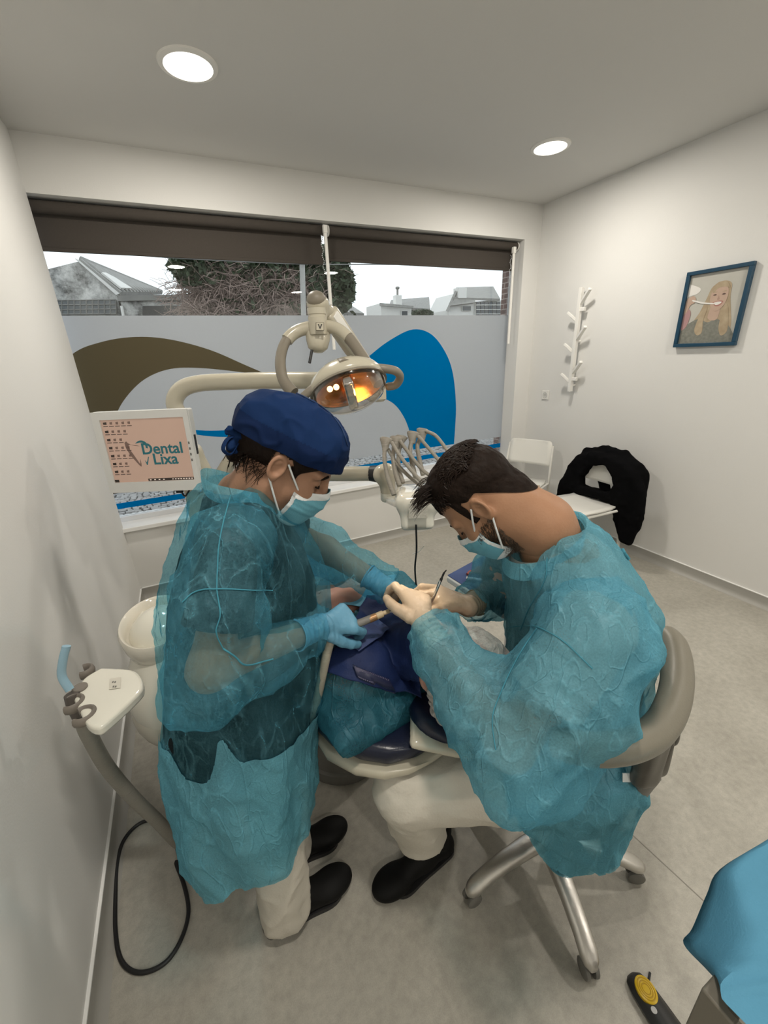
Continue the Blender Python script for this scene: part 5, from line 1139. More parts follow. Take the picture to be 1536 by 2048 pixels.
def head_surface(h, S):
    k = 0.02 * h.sc
    S.ell(h(-0.006, 0, 0.045), h.r(0.098, 0.076, 0.082), h.ax, k)
    S.ell(h(0.040, 0, -0.030), h.r(0.054, 0.060, 0.075), h.ax, 0.03)
    S.ell(h(0.050, 0, -0.088), h.r(0.042, 0.043, 0.026), h.ax, 0.025)
    S.ell(h(0.074, 0, -0.100), h.r(0.018, 0.020, 0.015), h.ax, 0.02)
    for s in (-1, 1):
        S.ell(h(0.002, s * 0.050, -0.062), h.r(0.026, 0.014, 0.030), h.ax, 0.025)          # jaw corner
        S.ell(h(0.062, s * 0.041, -0.026), h.r(0.026, 0.020, 0.022), h.ax, 0.02)          # cheek
        S.cap(h(0.090, s * 0.012, 0.028), h(0.075, s * 0.050, 0.026), 0.010 * h.sc, 0.009 * h.sc, 0.015)
        S.ell(h(0.096, s * 0.033, 0.006), h.r(0.014, 0.017, 0.011), h.ax, 0.010, sub=True)
        S.ell(h(0.078, s * 0.032, 0.006), h.r(0.0125, 0.0135, 0.0115), h.ax, 0.003)
        # ear: rim, bowl and lobe
        ea = [unit(h.f * 0.92 - h.l * s * 0.38), h.u * 0.97 - h.f * 0.22, None]; ea[1] = unit(ea[1] - ea[0] * (ea[1] @ ea[0])); ea[2] = np.cross(ea[0], ea[1])
        c = h(-0.006, s * 0.080, 0.004)
        S.torus(c, 0.0150 * h.sc, 0.0042 * h.sc, [ea[1], ea[0], ea[2]], 0.003, sx=1.5)
        S.ell(c - h.l * s * 0.007, h.r(0.015, 0.024, 0.0050), ea, 0.005)
        S.ell(c + ea[0] * 0.003 * h.sc + h.l * s * 0.003 * h.sc, h.r(0.0095, 0.0165, 0.0050), ea, 0.003, sub=True); S.cap(c + ea[0] * 0.006 + ea[1] * 0.012 - h.l * s * 0.003, c - ea[0] * 0.007 + ea[1] * 0.004 - h.l * s * 0.003, 0.0032, 0.0030, 0.003); S.cap(c + ea[0] * 0.013 - ea[1] * 0.004 - h.l * s * 0.004, c + ea[0] * 0.011 - ea[1] * 0.012 - h.l * s * 0.004, 0.004, 0.004, 0.004)
        S.ell(c - ea[1] * 0.025 * h.sc + ea[0] * 0.004 - h.l * s * 0.003, h.r(0.0075, 0.009, 0.005), ea, 0.005)
    S.cap(h(0.096, 0, 0.020), h(0.112, 0, -0.022), 0.0085 * h.sc, 0.0125 * h.sc, 0.014)
    for s in (-1, 1): S.ell(h(0.104, s * 0.012, -0.026), h.r(0.010, 0.008, 0.008), h.ax, 0.008)
    S.cap(h(0.088, -0.018, -0.058), h(0.088, 0.018, -0.058), 0.009 * h.sc, 0.009 * h.sc, 0.01)

def hand_chain(wrist, fwd, back, sgn, curl, spread=0.0, sc=1.0, thumb=(0.55, 0.25, 0.5)):
    """five fingers as point chains; back = normal out of the back of the hand; sgn = +1 puts the thumb on cross(fwd, back)"""
    f = unit(fwd); b = unit(np.asarray(back) - f * (np.asarray(back) @ f)); s = np.cross(f, b) * sgn
    w = np.asarray(wrist, float); ch = []
    palm = [(w, w + f * 0.085 * sc + s * 0.024 * sc), (w, w + f * 0.088 * sc + s * 0.004 * sc), (w, w + f * 0.084 * sc - s * 0.016 * sc), (w + f * .01, w + f * 0.076 * sc - s * 0.034 * sc)]
    for i, (off, ln) in enumerate(((0.028, (0.043, 0.026, 0.022)), (0.007, (0.047, 0.030, 0.023)), (-0.014, (0.043, 0.027, 0.022)), (-0.034, (0.034, 0.020, 0.019)))):
        base = w + f * ((0.088, 0.091, 0.086, 0.078)[i]) * sc + s * off * sc; d = unit(f + s * spread * (1.5 - i) * 0.3); pts = [base]; an = 0.0
        for j in range(3):
            an += curl[i][j]; dd = d * math.cos(an) - b * math.sin(an); pts.append(pts[-1] + dd * ln[j] * sc)
        ch.append((pts, [0.0098 * sc, 0.0092 * sc, 0.0083 * sc, 0.0072 * sc]))
    t0 = w + f * 0.022 * sc + s * 0.026 * sc - b * 0.008; td = unit(f * thumb[0] + s * thumb[1] - b * thumb[2]); td2 = unit(f * (thumb[0] + 0.35) + s * (thumb[1] - 0.25) - b * thumb[2])
    tp = [t0, t0 + td * 0.042 * sc, t0 + td * 0.042 * sc + unit(td + td2) * 0.032 * sc, t0 + td * 0.042 * sc + unit(td + td2) * 0.032 * sc + td2 * 0.026 * sc]
    ch.append((tp, [0.0135 * sc, 0.0115 * sc, 0.0105 * sc, 0.0085 * sc]))
    return dict(w=w, f=f, b=b, s=s, palm=palm, ch=ch, sc=sc)
def put_hand(S, hd, grow=0.0):
    sc = hd['sc']
    for a, c in hd['palm']: S.cap(a, c, 0.0165 * sc + grow, 0.0125 * sc + grow, 0.012)
    for pts, rs in hd['ch']:
        for i in range(3): S.cap(pts[i], pts[i + 1], rs[i] + grow, rs[i + 1] + grow, 0.004)
def glove(hd, arm_from, m, parent, name='glove', cuff=0.10, grow=0.0022, seed=1, cuff_r=0.031):
    pts = np.array([p for q, _ in hd['ch'] for p in q] + [hd['w'], arm_from]); S = SDF(pts.min(0) - 0.07, pts.max(0) + 0.07, 0.0032)
    put_hand(S, hd, grow); aw = unit(arm_from - hd['w']); end = hd['w'] + aw * cuff
    S.cap(hd['w'], end + aw * 0.03, 0.026 + grow, cuff_r, 0.012)
    v, F = S.mesh(2); t = (v - hd['w']) @ aw; n_ = vnormals(v, F)
    # stretched wrinkles across the wrist
    wr = np.clip((t + 0.05) / 0.05, 0, 1) * (np.sin(t * 420 + vnoise(v, 30, seed) * 3.0) * 0.0011 + vnoise(v, 60, seed + 1) * 0.001) + vnoise(v, 110, seed + 2) * 0.0004
    v = v + n_ * wr[:, None]
    v, F = keep(v, F, t < cuff + 0.003 * np.sin(v[:, 0] * 90)); 
    o = mesh_obj(name, v, F, m, parent, smooth=180)
    c = np.array(end); u_, v_, w_ = frame(c, c + aw)
    MB().tube([c + (u_ * math.cos(q) + v_ * math.sin(q)) * (cuff_r - 0.0005) for q in np.linspace(0, 2 * math.pi, 25)], 0.0022, 6, cap=False).build('rolled_cuff', m, o, smooth=60)
    return o
def concat(parts):
    V = []; Fs = []; n = 0
    for v, F in parts: V.append(v); Fs.append(F + n); n += len(v)
    return np.concatenate(V), np.concatenate(Fs)
def bvh_of(v, F):
    from mathutils.bvhtree import BVHTree
    return BVHTree.FromPolygons(v.tolist(), F.tolist())
def on_surface(bvh, u, v, off=0.002):
    d = unit(ray(u, v)); h = bvh.ray_cast(Vector(tuple(CAM)), Vector(tuple(d)))
    if h[0] is None: return None
    nn = np.array(h[1]); nn = nn if nn @ d < 0 else -nn
    return np.array(h[0]) + nn * off
def seam(bvh, px, parent, r=0.0012, m=None, n=8, name='seam'):
    path = smooth_path([V3(u, v, 0) for u, v in px], n); pts = [on_surface(bvh, p[0], p[1]) for p in path]; pts = [p for p in pts if p is not None]
    if len(pts) > 2:
        q = [pts[0]] + [(pts[i - 1] + pts[i] * 2 + pts[i + 1]) / 4 for i in range(1, len(pts) - 1)] + [pts[-1]]
        MB().tube(q, r, 6, flat=1.0).build(name, m or m_seam, parent, smooth=60)
def crumple(v, F, amp=1.0, seed=0, M=None, fold=0.008, fine=0.0035, sc=8.0):
    n_ = vnormals(v, F); p = v if M is None else v @ np.asarray(M).T
    r1 = 1 - np.abs(vnoise(p + vnoise(p, 4, seed + 9)[:, None] * 0.05, sc, seed)); r2 = 1 - np.abs(vnoise(p, sc * 2.3, seed + 1))
    return v + n_ * (amp * (fold * (r1 ** 3 - 0.35) + fine * 1.6 * (r2 ** 4 - 0.3) + fine * 0.5 * vnoise(v, 45, seed + 2)))[:, None]
def folds(v, F, d, sc, amp, seed, across=1.5, along=0.30, sharp=2.0):
    """long soft folds that run along d"""
    d = unit(d); p = v * across + np.outer(v @ d, d) * (along - across); p = p + vnoise(v, 5, seed + 5)[:, None] * 0.04
    r1 = 1 - np.abs(vnoise(p, sc, seed)); r2 = 1 - np.abs(vnoise(p, sc * 2.1, seed + 1))
    return v + vnormals(v, F) * (amp * ((r1 ** sharp - 0.5) + 0.45 * (r2 ** (sharp + 1) - 0.4)))[:, None]
def straps(h, side, m, parent, mask_top, mask_bot):
    e1 = h(0.010, side * 0.077, 0.020); e2 = h(-0.008, side * 0.080, -0.024)
    MB().tube(smooth_path([e1, (e1 + mask_top) / 2 + h.l * side * 0.003, mask_top], 5), 0.0021, 8).build('ear_loop', m, parent, smooth=60)
    MB().tube(smooth_path([e2, (e2 + mask_bot) / 2 + h.l * side * 0.003, mask_bot], 5), 0.0021, 8).build('ear_loop', m, parent, smooth=60)
def face_mask(h, parent, seed, m=None):
    lo = np.minimum(h(0.02, 0, 0.02), h(0.14, 0, -0.12)) - 0.13; hi = np.maximum(h(0.02, 0, 0.02), h(0.14, 0, -0.12)) + 0.13
    S = SDF(lo, hi, 0.0032)
    S.ell(h(0.050, 0, -0.052), h.r(0.064, 0.066, 0.066), h.ax, 0.02); S.ell(h(0.100, 0, -0.030), h.r(0.028, 0.030, 0.040), h.ax, 0.03); S.ell(h(0.080, 0, -0.092), h.r(0.022, 0.032, 0.020), h.ax, 0.03)
    v, F = S.mesh(3); q = h.loc(v); n_ = vnormals(v, F)
    pl = np.zeros(len(v))
    for z0 in (-0.020, -0.045, -0.070): pl += np.clip(1 - np.abs(q[:, 2] - z0 - 0.010 * (np.abs(q[:, 1]) / 0.06)) / 0.007, 0, 1) * 0.0022
    v = v + n_ * (pl + vnoise(v, 40, seed) * 0.0016 + 0.002 * (1 - np.abs(vnoise(v, 18, seed + 3))) ** 3)[:, None]
    top = 0.002 - 0.40 * np.abs(q[:, 1]) ; back = 0.052 - 0.10 * np.abs(q[:, 2] + 0.05)
    g_ = np.minimum(np.minimum(top - q[:, 2], q[:, 2] + 0.122 - 0.25 * np.abs(q[:, 1])), q[:, 0] - back)
    v2, F2 = clip(v, F, g_); v2, F2 = keep_biggest(v2, F2)
    o = mesh_obj('face_mask', v2, F2, m or m_mask, parent, smooth=180, solid=0.0012)
    q2 = h.loc(v2); top2 = 0.002 - 0.40 * np.abs(q2[:, 1]); n2 = vnormals(v2, F2)
    for nm, cond in (('top_band', q2[:, 2] - top2 + 0.012), ('bottom_band', -0.111 + 0.25 * np.abs(q2[:, 1]) - q2[:, 2]), ('side_band', 0.052 - 0.10 * np.abs(q2[:, 2] + 0.05) + 0.009 - q2[:, 0])):
        if (cond > 0).sum() > 12:
            a, b = clip(v2 + n2 * 0.0011, F2, cond)
            if len(b) > 3: mesh_obj(nm, a, b, m_maskw, o, smooth=180)
    return o

# ================================================================== STANDING ASSISTANT
W = {}
wh = Head(D(567, 922, 0.885), (0.70, -0.25, -0.58), 0.0, 0.98)
nb = V3(0.085, 0.925, 1.345)                       # base of the neck
rsh, lsh = V3(0.035, 0.765, 1.275), V3(0.090, 1.075, 1.265)
rel, rwr = V3(-0.042, 0.695, 1.092), D(640, 1252, 0.985)
lel, lwr = V3(0.310, 1.080, 1.085), D(785, 1184, 1.17)
hR = hand_chain(rwr, D(735, 1232, 1.07) - rwr, V3(-0.15, -0.55, 0.80), 1, [(0.55, 0.75, 0.5), (0.75, 0.9, 0.6), (0.9, 1.0, 0.6), (1.0, 1.0, 0.6)], 0.1, 0.98, (0.75, 0.35, 0.35))
hL = hand_chain(lwr, D(850, 1222, 1.10) - lwr, V3(0.0, -0.20, 0.95), -1, [(0.45, 0.6, 0.4), (0.5, 0.6, 0.4), (0.5, 0.6, 0.4), (0.5, 0.6, 0.4)], 0.1, 0.98, (0.8, 0.25, 0.45))
fr_, fl_ = V3(0.008, 0.838, 0.0), V3(0.062, 0.985, 0.0)     # ankles on the floor
def legs(S, hip_r, hip_l, fr, fl, g=0.0, k=0.02):
    for hp, ft in ((hip_r, fr), (hip_l, fl)):
        kn = (hp + ft) / 2 + V3(0.010, 0.004, 0.03)
        S.cap(hp, kn, 0.072 + g, 0.050 + g, k); S.cap(kn, ft + V3(0, 0, 0.09), 0.048 + g, 0.036 + g, k)
S = SDF((-0.25, 0.58, 0.02), (0.52, 1.22, 1.40), 0.0075)
S.vloft([(0.80, 0.02, 0.917, 0.10, 0.125, 0), (0.95, 0.03, 0.917, 0.095, 0.115, 0), (1.10, 0.05, 0.92, 0.095, 0.115, 0), (1.22, 0.065, 0.922, 0.090, 0.125, 0), (1.30, 0.075, 0.924, 0.065, 0.115, 0), (1.345, 0.08, 0.925, 0.052, 0.08, 0)], 0.04)
legs(S, V3(0.02, 0.866, 0.84), V3(0.03, 0.972, 0.84), fr_, fl_)
S.chain([rsh, rel, rwr], [0.040, 0.036, 0.026], 0.03); S.chain([lsh, lel, lwr], [0.040, 0.036, 0.026], 0.03)
put_hand(S, hR, -0.002); put_hand(S, hL, -0.002)
S.cap(V3(0.075, 0.925, 1.31), nb, 0.055, 0.05, 0.03)
body = S.mesh(2)
S = SDF(wh.o - 0.19, wh.o + V3(0.20, 0.19, 0.19), 0.0027)
head_surface(wh, S); S.cap(wh(-0.022, 0, -0.055), nb + V3(0.0, 0, -0.02), 0.052, 0.056, 0.03)
hv, hf = S.mesh(1)
v, F = concat([body, (hv, hf)])
wo = mesh_obj('person', v, F, m_skin, None, loc=(0.07, 0.91, 0.0), smooth=180)
tag(wo, 'person in blue gown and navy cap standing beside the patient with blue gloves', 'person')
# eyes, brows
for s in (-1, 1):
    MB().tube(smooth_path([wh(0.094, s * 0.014, 0.024), wh(0.096, s * 0.030, 0.030), wh(0.084, s * 0.050, 0.022)], 5), [0.003] * 10 + [0.0015], 6).build('eyebrow', m_hair, wo)
    MB().tube(smooth_path([wh(0.091, s * 0.020, 0.001), wh(0.0925, s * 0.032, -0.002), wh(0.084, s * 0.046, 0.001)], 5), 0.0018, 6).build('eyelashes', m_hair, wo)
# scrubs and trousers
S = SDF((-0.28, 0.60, 0.50), (0.42, 1.24, 1.42), 0.0085)
S.vloft([(0.60, -0.020, 0.915, 0.178, 0.152, 0), (0.80, 0.000, 0.915, 0.184, 0.152, 0), (0.95, 0.032, 0.917, 0.184, 0.144, 0), (1.10, 0.056, 0.92, 0.168, 0.141, 0), (1.22, 0.066, 0.922, 0.132, 0.146, 0), (1.30, 0.075, 0.924, 0.085, 0.132, 0), (1.352, 0.08, 0.925, 0.068, 0.095, 0)], 0.04)
S.cap(rsh + V3(0, 0.008, 0), rsh * 0.32 + rel * 0.68, 0.054, 0.064, 0.03); S.cap(lsh + V3(0, -0.008, 0), lsh * 0.32 + lel * 0.68, 0.054, 0.064, 0.03)
v, F = S.mesh(2); ang = np.arctan2(v[:, 1] - 0.915, v[:, 0] - 0.02)
tR, dR = seg_t(v, rsh, rel); tL, dL = seg_t(v, lsh, lel)
hem = 0.735 - 0.05 * np.exp(-((ang + 2.35) / 0.35) ** 2) + 0.09 * np.exp(-((ang + 2.02) / 0.13) ** 2) - 0.04 * np.clip(ang + 1.6, 0, 1)
g_ = np.minimum(np.minimum(v[:, 2] - hem, 1.372 - v[:, 2]), np.minimum(np.maximum((0.63 - tR) * 0.24, dR - 0.10), np.maximum((0.63 - tL) * 0.28, dL - 0.10)))
v = crumple(v, F, 0.5, 3, None, 0.008, 0.002, 8); v, F = keep_biggest(*clip(v, F, g_))
mesh_obj('scrub_top', v, F, m_scrub, wo, smooth=180)
S = SDF((-0.25, 0.64, 0.01), (0.32, 1.2, 0.98), 0.008)
S.vloft([(0.72, 0.012, 0.915, 0.118, 0.130, 0), (0.95, 0.03, 0.917, 0.112, 0.128, 0)], 0.03)
for hp, ft in ((V3(0.02, 0.862, 0.80), fr_), (V3(0.03, 0.975, 0.80), fl_)):
    kn = (hp + ft) / 2 + V3(0.010, 0.004, 0.03); S.cap(hp, kn, 0.076, 0.068, 0.03); S.cap(kn, ft + V3(-0.008, 0, 0.07), 0.068, 0.078, 0.02)
v, F = S.mesh(2); v, F = keep(v, F, v[:, 2] > 0.045)
v = crumple(v, F, 1.0, 5, np.diag([1, 1, 0.55]), 0.010, 0.003, 9)
mesh_obj('trousers', v, F, m_pants, wo, smooth=180)
def clog(ank, d, parent, L=0.255, name='clog'):
    d = unit(V3(d[0], d[1], 0)); s = np.cross(V3(0, 0, 1), d); S = SDF(ank + V3(-0.25, -0.25, -0.01) , ank + V3(0.25, 0.25, 0.18), 0.0055)
    heel = ank - d * 0.055; toe = ank + d * (L - 0.10)
    S.ell(heel + V3(0, 0, 0.040), (0.040, 0.036, 0.042), [d, s, V3(0, 0, 1)], 0.03); S.ell(ank + d * 0.03 + V3(0, 0, 0.045), (0.07, 0.042, 0.044), [d, s, V3(0, 0, 1)], 0.03)
    S.ell(toe - d * 0.03 + V3(0, 0, 0.032), (0.075, 0.050, 0.034), [d, s, V3(0, 0, 1)], 0.03)
    S.box(ank + d * (L / 2 - 0.095) + V3(0, 0, -0.02), (0.3, 0.3, 0.02), None, 0.0, 0.0, sub=True)
    v, F = S.mesh(2); v[:, 2] = np.maximum(v[:, 2], 0.001)
    o = mesh_obj(name, v, F, m_shoe, parent, smooth=180)
    so = [ank + d * a + s * b for a, b in ((-0.095, 0), (-0.08, 0.028), (-0.03, 0.036), (0.05, 0.042), (0.11, 0.050), (0.145, 0.038), (0.160, 0.0), (0.145, -0.038), (0.11, -0.050), (0.05, -0.042), (-0.03, -0.036), (-0.08, -0.028))]
    MB().prism([p + V3(0, 0, 0.0005) for p in smooth_path(so + [so[0]], 3)[:-1]], (0, 0, 0.016)).build('sole', m_black, o)
    return o
clog(fr_ + V3(0.012, -0.005, 0), (1, 0.05, 0), wo); clog(fl_ + V3(0.0, 0, 0), (1, 0.02, 0), wo)
# gown
S = SDF((-0.36, 0.52, 0.28), (0.62, 1.32, 1.44), 0.0085)
rows = []
for z, xb, xf, hb in ((0.30, -0.215, 0.128, 0.178), (0.42, -0.222, 0.135, 0.182), (0.55, -0.215, 0.150, 0.185), (0.70, -0.200, 0.180, 0.185), (0.90, -0.172, 0.228, 0.172), (1.03, -0.148, 0.248, 0.165), (1.17, -0.115, 0.245, 0.168), (1.24, -0.080, 0.215, 0.174), (1.31, -0.045, 0.175, 0.165), (1.345, -0.02, 0.16, 0.135), (1.372, 0.0, 0.15, 0.10)):
    rows.append((z, (xb + xf) / 2, 0.915, (xf - xb) / 2, hb, 0))
def wf(th, z):
    q = np.clip((1.05 - z) / 0.6, 0, 1)
    return 1 + q * (0.055 * np.sin(5 * th + 1.2 + z * 2) + 0.03 * np.sin(11 * th + z * 5)) + 0.015 * np.sin(7 * th + z * 14)
S.vloft(rows, 0.05, wf)
T = S
v, F = S.mesh(3)
v = crumple(v, F, 1.0, 21, np.array([[1.5, 0, 0.5], [0, 1.5, 0.3], [-0.3, -0.2, 0.6]]), 0.012, 0.0026, 5.5)
v = folds(v, F, (0.35, -0.15, -0.92), 9.0, 0.011, 27)
hem = 0.365 + 0.012 * np.sin(v[:, 0] * 30 + v[:, 1] * 22) - 0.045 * np.clip((-0.06 - v[:, 0]) / 0.12, 0, 1)
g_ = np.minimum(v[:, 2] - hem, np.maximum(1.345 - v[:, 2], np.hypot(v[:, 0] - 0.098, v[:, 1] - 0.922) - 0.086))
v, F = clip(v, F, g_); torso_w = keep_biggest(v, F)
def sleeve_mesh(T, pts, rad, wrist, elbow, seed, cut=-0.012, k=0.03, lo_=0.14):
    P_ = np.array(pts); S = SDF(P_.min(0) - lo_, P_.max(0) + lo_, 0.0075); S.chain(pts, rad, k)
    v, F = S.mesh(3); ax0 = unit(wrist - elbow)
    v = crumple(v, F, 1.0, seed, np.array([[1.2, 0.3, 0.4], [-0.3, 1.2, 0.3], [-0.4, -0.2, 0.7]]), 0.015, 0.0032, 7)
    v = folds(v, F, unit(np.array(pts[2]) - np.array(pts[0])) + V3(0.3, 0.2, 0.1), 11.0, 0.010, seed + 3)
    t = (v - wrist) @ ax0; dd = np.linalg.norm(v - wrist, axis=1)
    # bunched rings near the cuff
    n_ = vnormals(v, F); v = v + n_ * (np.clip(1 + t / 0.10, 0, 1) * 0.0035 * np.sin(t * 260 + vnoise(v, 25, seed) * 3))[:, None]
    v, F = clip(v, F, np.maximum(cut - t, dd - 0.12)); v, F = clip(v, F, T.tri(v) + 0.004); return keep_biggest(v, F)
sl_r = sleeve_mesh(T, [rsh + V3(0.01, 0.015, 0.010), rsh * 0.5 + rel * 0.5 + V3(-0.01, -0.01, 0), rel + V3(-0.012, -0.005, -0.012), rel * 0.5 + rwr * 0.5 + V3(0, -0.005, -0.022), rel * 0.15 + rwr * 0.85, rwr + unit(rwr - rel) * 0.03], [0.080, 0.082, 0.074, 0.060, 0.044, 0.036], rwr, rel, 61)
sl_l = sleeve_mesh(T, [lsh + V3(0.0, -0.02, 0.01), lsh * 0.5 + lel * 0.5, lel + V3(0, 0.0, -0.005), lel * 0.5 + lwr * 0.5 + V3(0, 0, 0.005), lel * 0.15 + lwr * 0.85, lwr + unit(lwr - lel) * 0.03], [0.074, 0.078, 0.070, 0.058, 0.044, 0.036], lwr, lel, 67)
v, F = torso_w
gw = mesh_obj('gown', v, F, m_gown, wo, smooth=180)
an_ = np.arctan2(torso_w[0][:, 1] - 0.915, torso_w[0][:, 0] - 0.02)
flap = 0.795 - 0.05 * np.exp(-((an_ + 2.35) / 0.35) ** 2) + 0.09 * np.exp(-((an_ + 2.02) / 0.13) ** 2) - 0.04 * np.clip(an_ + 1.6, 0, 1)
a, b = clip(*torso_w, flap - torso_w[0][:, 2]); mesh_obj('gown_flap', a + vnormals(a, b) * 0.003, b, m_gown_d, gw, smooth=180)
for q_ in (sl_r, sl_l): mesh_obj('sleeve', q_[0], q_[1], m_gown3, gw, smooth=180)
bv = bvh_of(*concat([torso_w, sl_r, sl_l]))
seam(bv, [(462, 992), (448, 1040), (437, 1100), (434, 1180)], gw); seam(bv, [(366, 1204), (392, 1184), (434, 1178), (490, 1181), (545, 1180)], gw)
seam(bv, [(434, 1180), (440, 1230), (432, 1262), (446, 1296)], gw)
seam(bv, [(446, 1296), (470, 1312), (492, 1330), (545, 1318)], gw, 0.0016)
# collar band
def collar(cx, cy, z, rx, ry, tilt, h, parent, wob=0.004, m=None):
    rings = []
    for dz, g in ((0, 0.0), (h * 0.5, 0.003), (h, -0.002)):
        rings.append([V3(cx + rx * (1 + g * 4) * math.cos(t) - tilt[0] * dz, cy + ry * (1 + g * 4) * math.sin(t) - tilt[1] * dz, z + dz + tilt[2] * math.cos(t) + tilt[3] * math.sin(t) + wob * math.sin(3 * t)) for t in np.linspace(0, 2 * math.pi, 41)[:-1]])
    return MB().rings(rings, cap=False).build('collar', m or m_gown_d, parent, smooth=180)
collar(0.098, 0.922, 1.328, 0.086, 0.090, (0, 0, -0.036, 0.0), 0.040, gw)
# gloves
glove(hR, rel, m_glove, wo, cuff=0.075, seed=3, cuff_r=0.036); glove(hL, lel, m_glove, wo, cuff=0.085, seed=8, cuff_r=0.036)
# navy cap with band and tie
S = SDF(wh.o - 0.2, wh.o + 0.22, 0.0035)
S.ell(wh(-0.010, 0, 0.055), wh.r(0.113, 0.088, 0.086), wh.ax, 0.02); S.ell(wh(-0.060, 0, 0.046), wh.r(0.056, 0.074, 0.064), wh.ax, 0.04); S.ell(wh(0.040, 0, 0.062), wh.r(0.07, 0.07, 0.064), wh.ax, 0.04)
v, F = S.mesh(2); q = wh.loc(v); v = crumple(v, F, 1.0, 41, None, 0.0065, 0.0030, 12)
edge = 0.036 + 0.11 * np.clip(q[:, 0], -1, 0.2) * (q[:, 0] > 0) + 0.16 * np.clip(q[:, 0], -1, 0)
v, F = clip(v, F, q[:, 2] - edge)
v, F = keep_biggest(v, F); cp = mesh_obj('surgical_cap', v, F, m_navy, wo, smooth=180, solid=0.0015)
q = wh.loc(v); e2 = 0.036 + 0.11 * np.clip(q[:, 0], 0, 0.2) + 0.16 * np.clip(q[:, 0], -1, 0); n_ = vnormals(v, F)
a, b = keep(v + n_ * 0.0022, F, q[:, 2] < e2 + 0.040); mesh_obj('cap_band', a, b, mat('navy_band', (0.005, 0.015, 0.055), 0.85, spec=0.12, bump=0.1, bscale=60), cp, smooth=180)
bvc = bvh_of(v, F); seam(bvc, [(563, 778), (610, 796), (655, 824), (682, 858), (694, 892)], cp, 0.0016, mat('navy_stitch', (0.012, 0.034, 0.10), 0.8))
tk = wh(-0.104, -0.03, 0.004)
S = SDF(tk - 0.09, tk + 0.09, 0.003)
S.ell(tk, (0.012, 0.011, 0.012), None, 0.01); S.chain([tk, tk + V3(-0.014, -0.008, 0.013), tk + V3(-0.022, -0.010, 0.008)], [0.006, 0.008, 0.004], 0.008); S.chain([tk, tk + V3(0.03, 0.0, 0.004)], [0.008, 0.014], 0.01); S.chain([tk, tk + V3(-0.018, -0.010, -0.018), tk + V3(-0.010, -0.008, -0.032)], [0.006, 0.007, 0.003], 0.008)
a, b = S.mesh(1); mesh_obj('tie_knot', crumple(a, b, 1.0, 43, None, 0.003, 0.002, 40), b, m_navy, cp, smooth=180)
MB().tube(smooth_path([tk, tk + V3(-0.022, -0.01, -0.004), tk + V3(-0.034, -0.016, -0.022), tk + V3(-0.022, -0.014, -0.034), tk + V3(-0.004, -0.006, -0.016)], 5), 0.007, 8, flat=0.35).build('tie_loop', m_navy, cp)
# hair below the cap and ponytail
S = SDF(wh.o - 0.2, wh.o + 0.2, 0.0045)
S.ell(wh(-0.018, 0, 0.045), wh.r(0.100, 0.079, 0.083), wh.ax, 0.02); S.chain([wh(-0.070, 0, 0.015), wh(-0.088, 0, -0.015), wh(-0.094, 0.0, -0.05)], [0.036, 0.028, 0.013], 0.03)
S.cap(wh(0.028, -0.066, 0.035), wh(0.034, -0.068, -0.002), 0.012, 0.005, 0.01); S.cap(wh(0.060, -0.056, 0.046), wh(0.040, -0.064, 0.030), 0.013, 0.012, 0.01)
v, F = S.mesh(2); q = wh.loc(v); ok = (q[:, 2] > 0.028 - 0.02 * (q[:, 0] > 0.06) + 0.40 * np.clip(q[:, 0] + 0.03, -1, 0)) | (q[:, 0] < -0.075) | ((q[:, 0] < -0.022) & (q[:, 2] > -0.036 - 0.3 * (q[:, 0] + 0.02))) | ((q[:, 1] < -0.05) & (q[:, 0] > 0.015))
ok &= q[:, 0] < 0.072
v, F = keep(v, F, ok); v, F = keep_biggest(v, F); hr_ = mesh_obj('hair', v, F, m_hair, wo, smooth=180)
r = random.Random(5); st2 = MB()
for i in range(170):
    a = wh(-0.085 + r.uniform(-0.015, 0.015), r.uniform(-0.03, 0.03), r.uniform(-0.01, 0.02)); p = [a]; d = unit(-wh.f * 0.5 - V3(0, 0, 1) + V3(r.gauss(0, .3), r.gauss(0, .3), r.gauss(0, .15)))
    for k in range(5): d = unit(d + V3(r.gauss(0.04, .16), r.gauss(0, .16), -0.15)); p.append(p[-1] + d * r.uniform(0.010, 0.018))
    st2.tube(p, [0.0014, 0.0013, 0.0012, 0.001, 0.0008, 0.0004], 4, cap=False)
for i in range(60):
    a = wh(-0.035 + r.uniform(-0.03, 0.02), -0.062 + r.uniform(-0.004, 0.006), -0.015 + r.uniform(-0.02, 0.02)); p = [a]; d = unit(-wh.u * 0.7 - wh.f * 0.4 + V3(r.gauss(0, .3), r.gauss(0, .2), r.gauss(0, .3)))
    for k in range(3): d = unit(d + V3(r.gauss(0, .2), r.gauss(0, .2), -0.1)); p.append(p[-1] + d * 0.011)
    st2.tube(p, [0.0006, 0.0005, 0.0004, 0.0003], 3, cap=False)
o = st2.build('loose_strands', m_hair, hr_, smooth=60); o['kind'] = 'stuff'
mk = face_mask(wh, wo, 3)
for s in (-1, 1): straps(wh, s, m_maskw, mk, wh(0.060, s * 0.060, -0.024), wh(0.052, s * 0.058, -0.090))
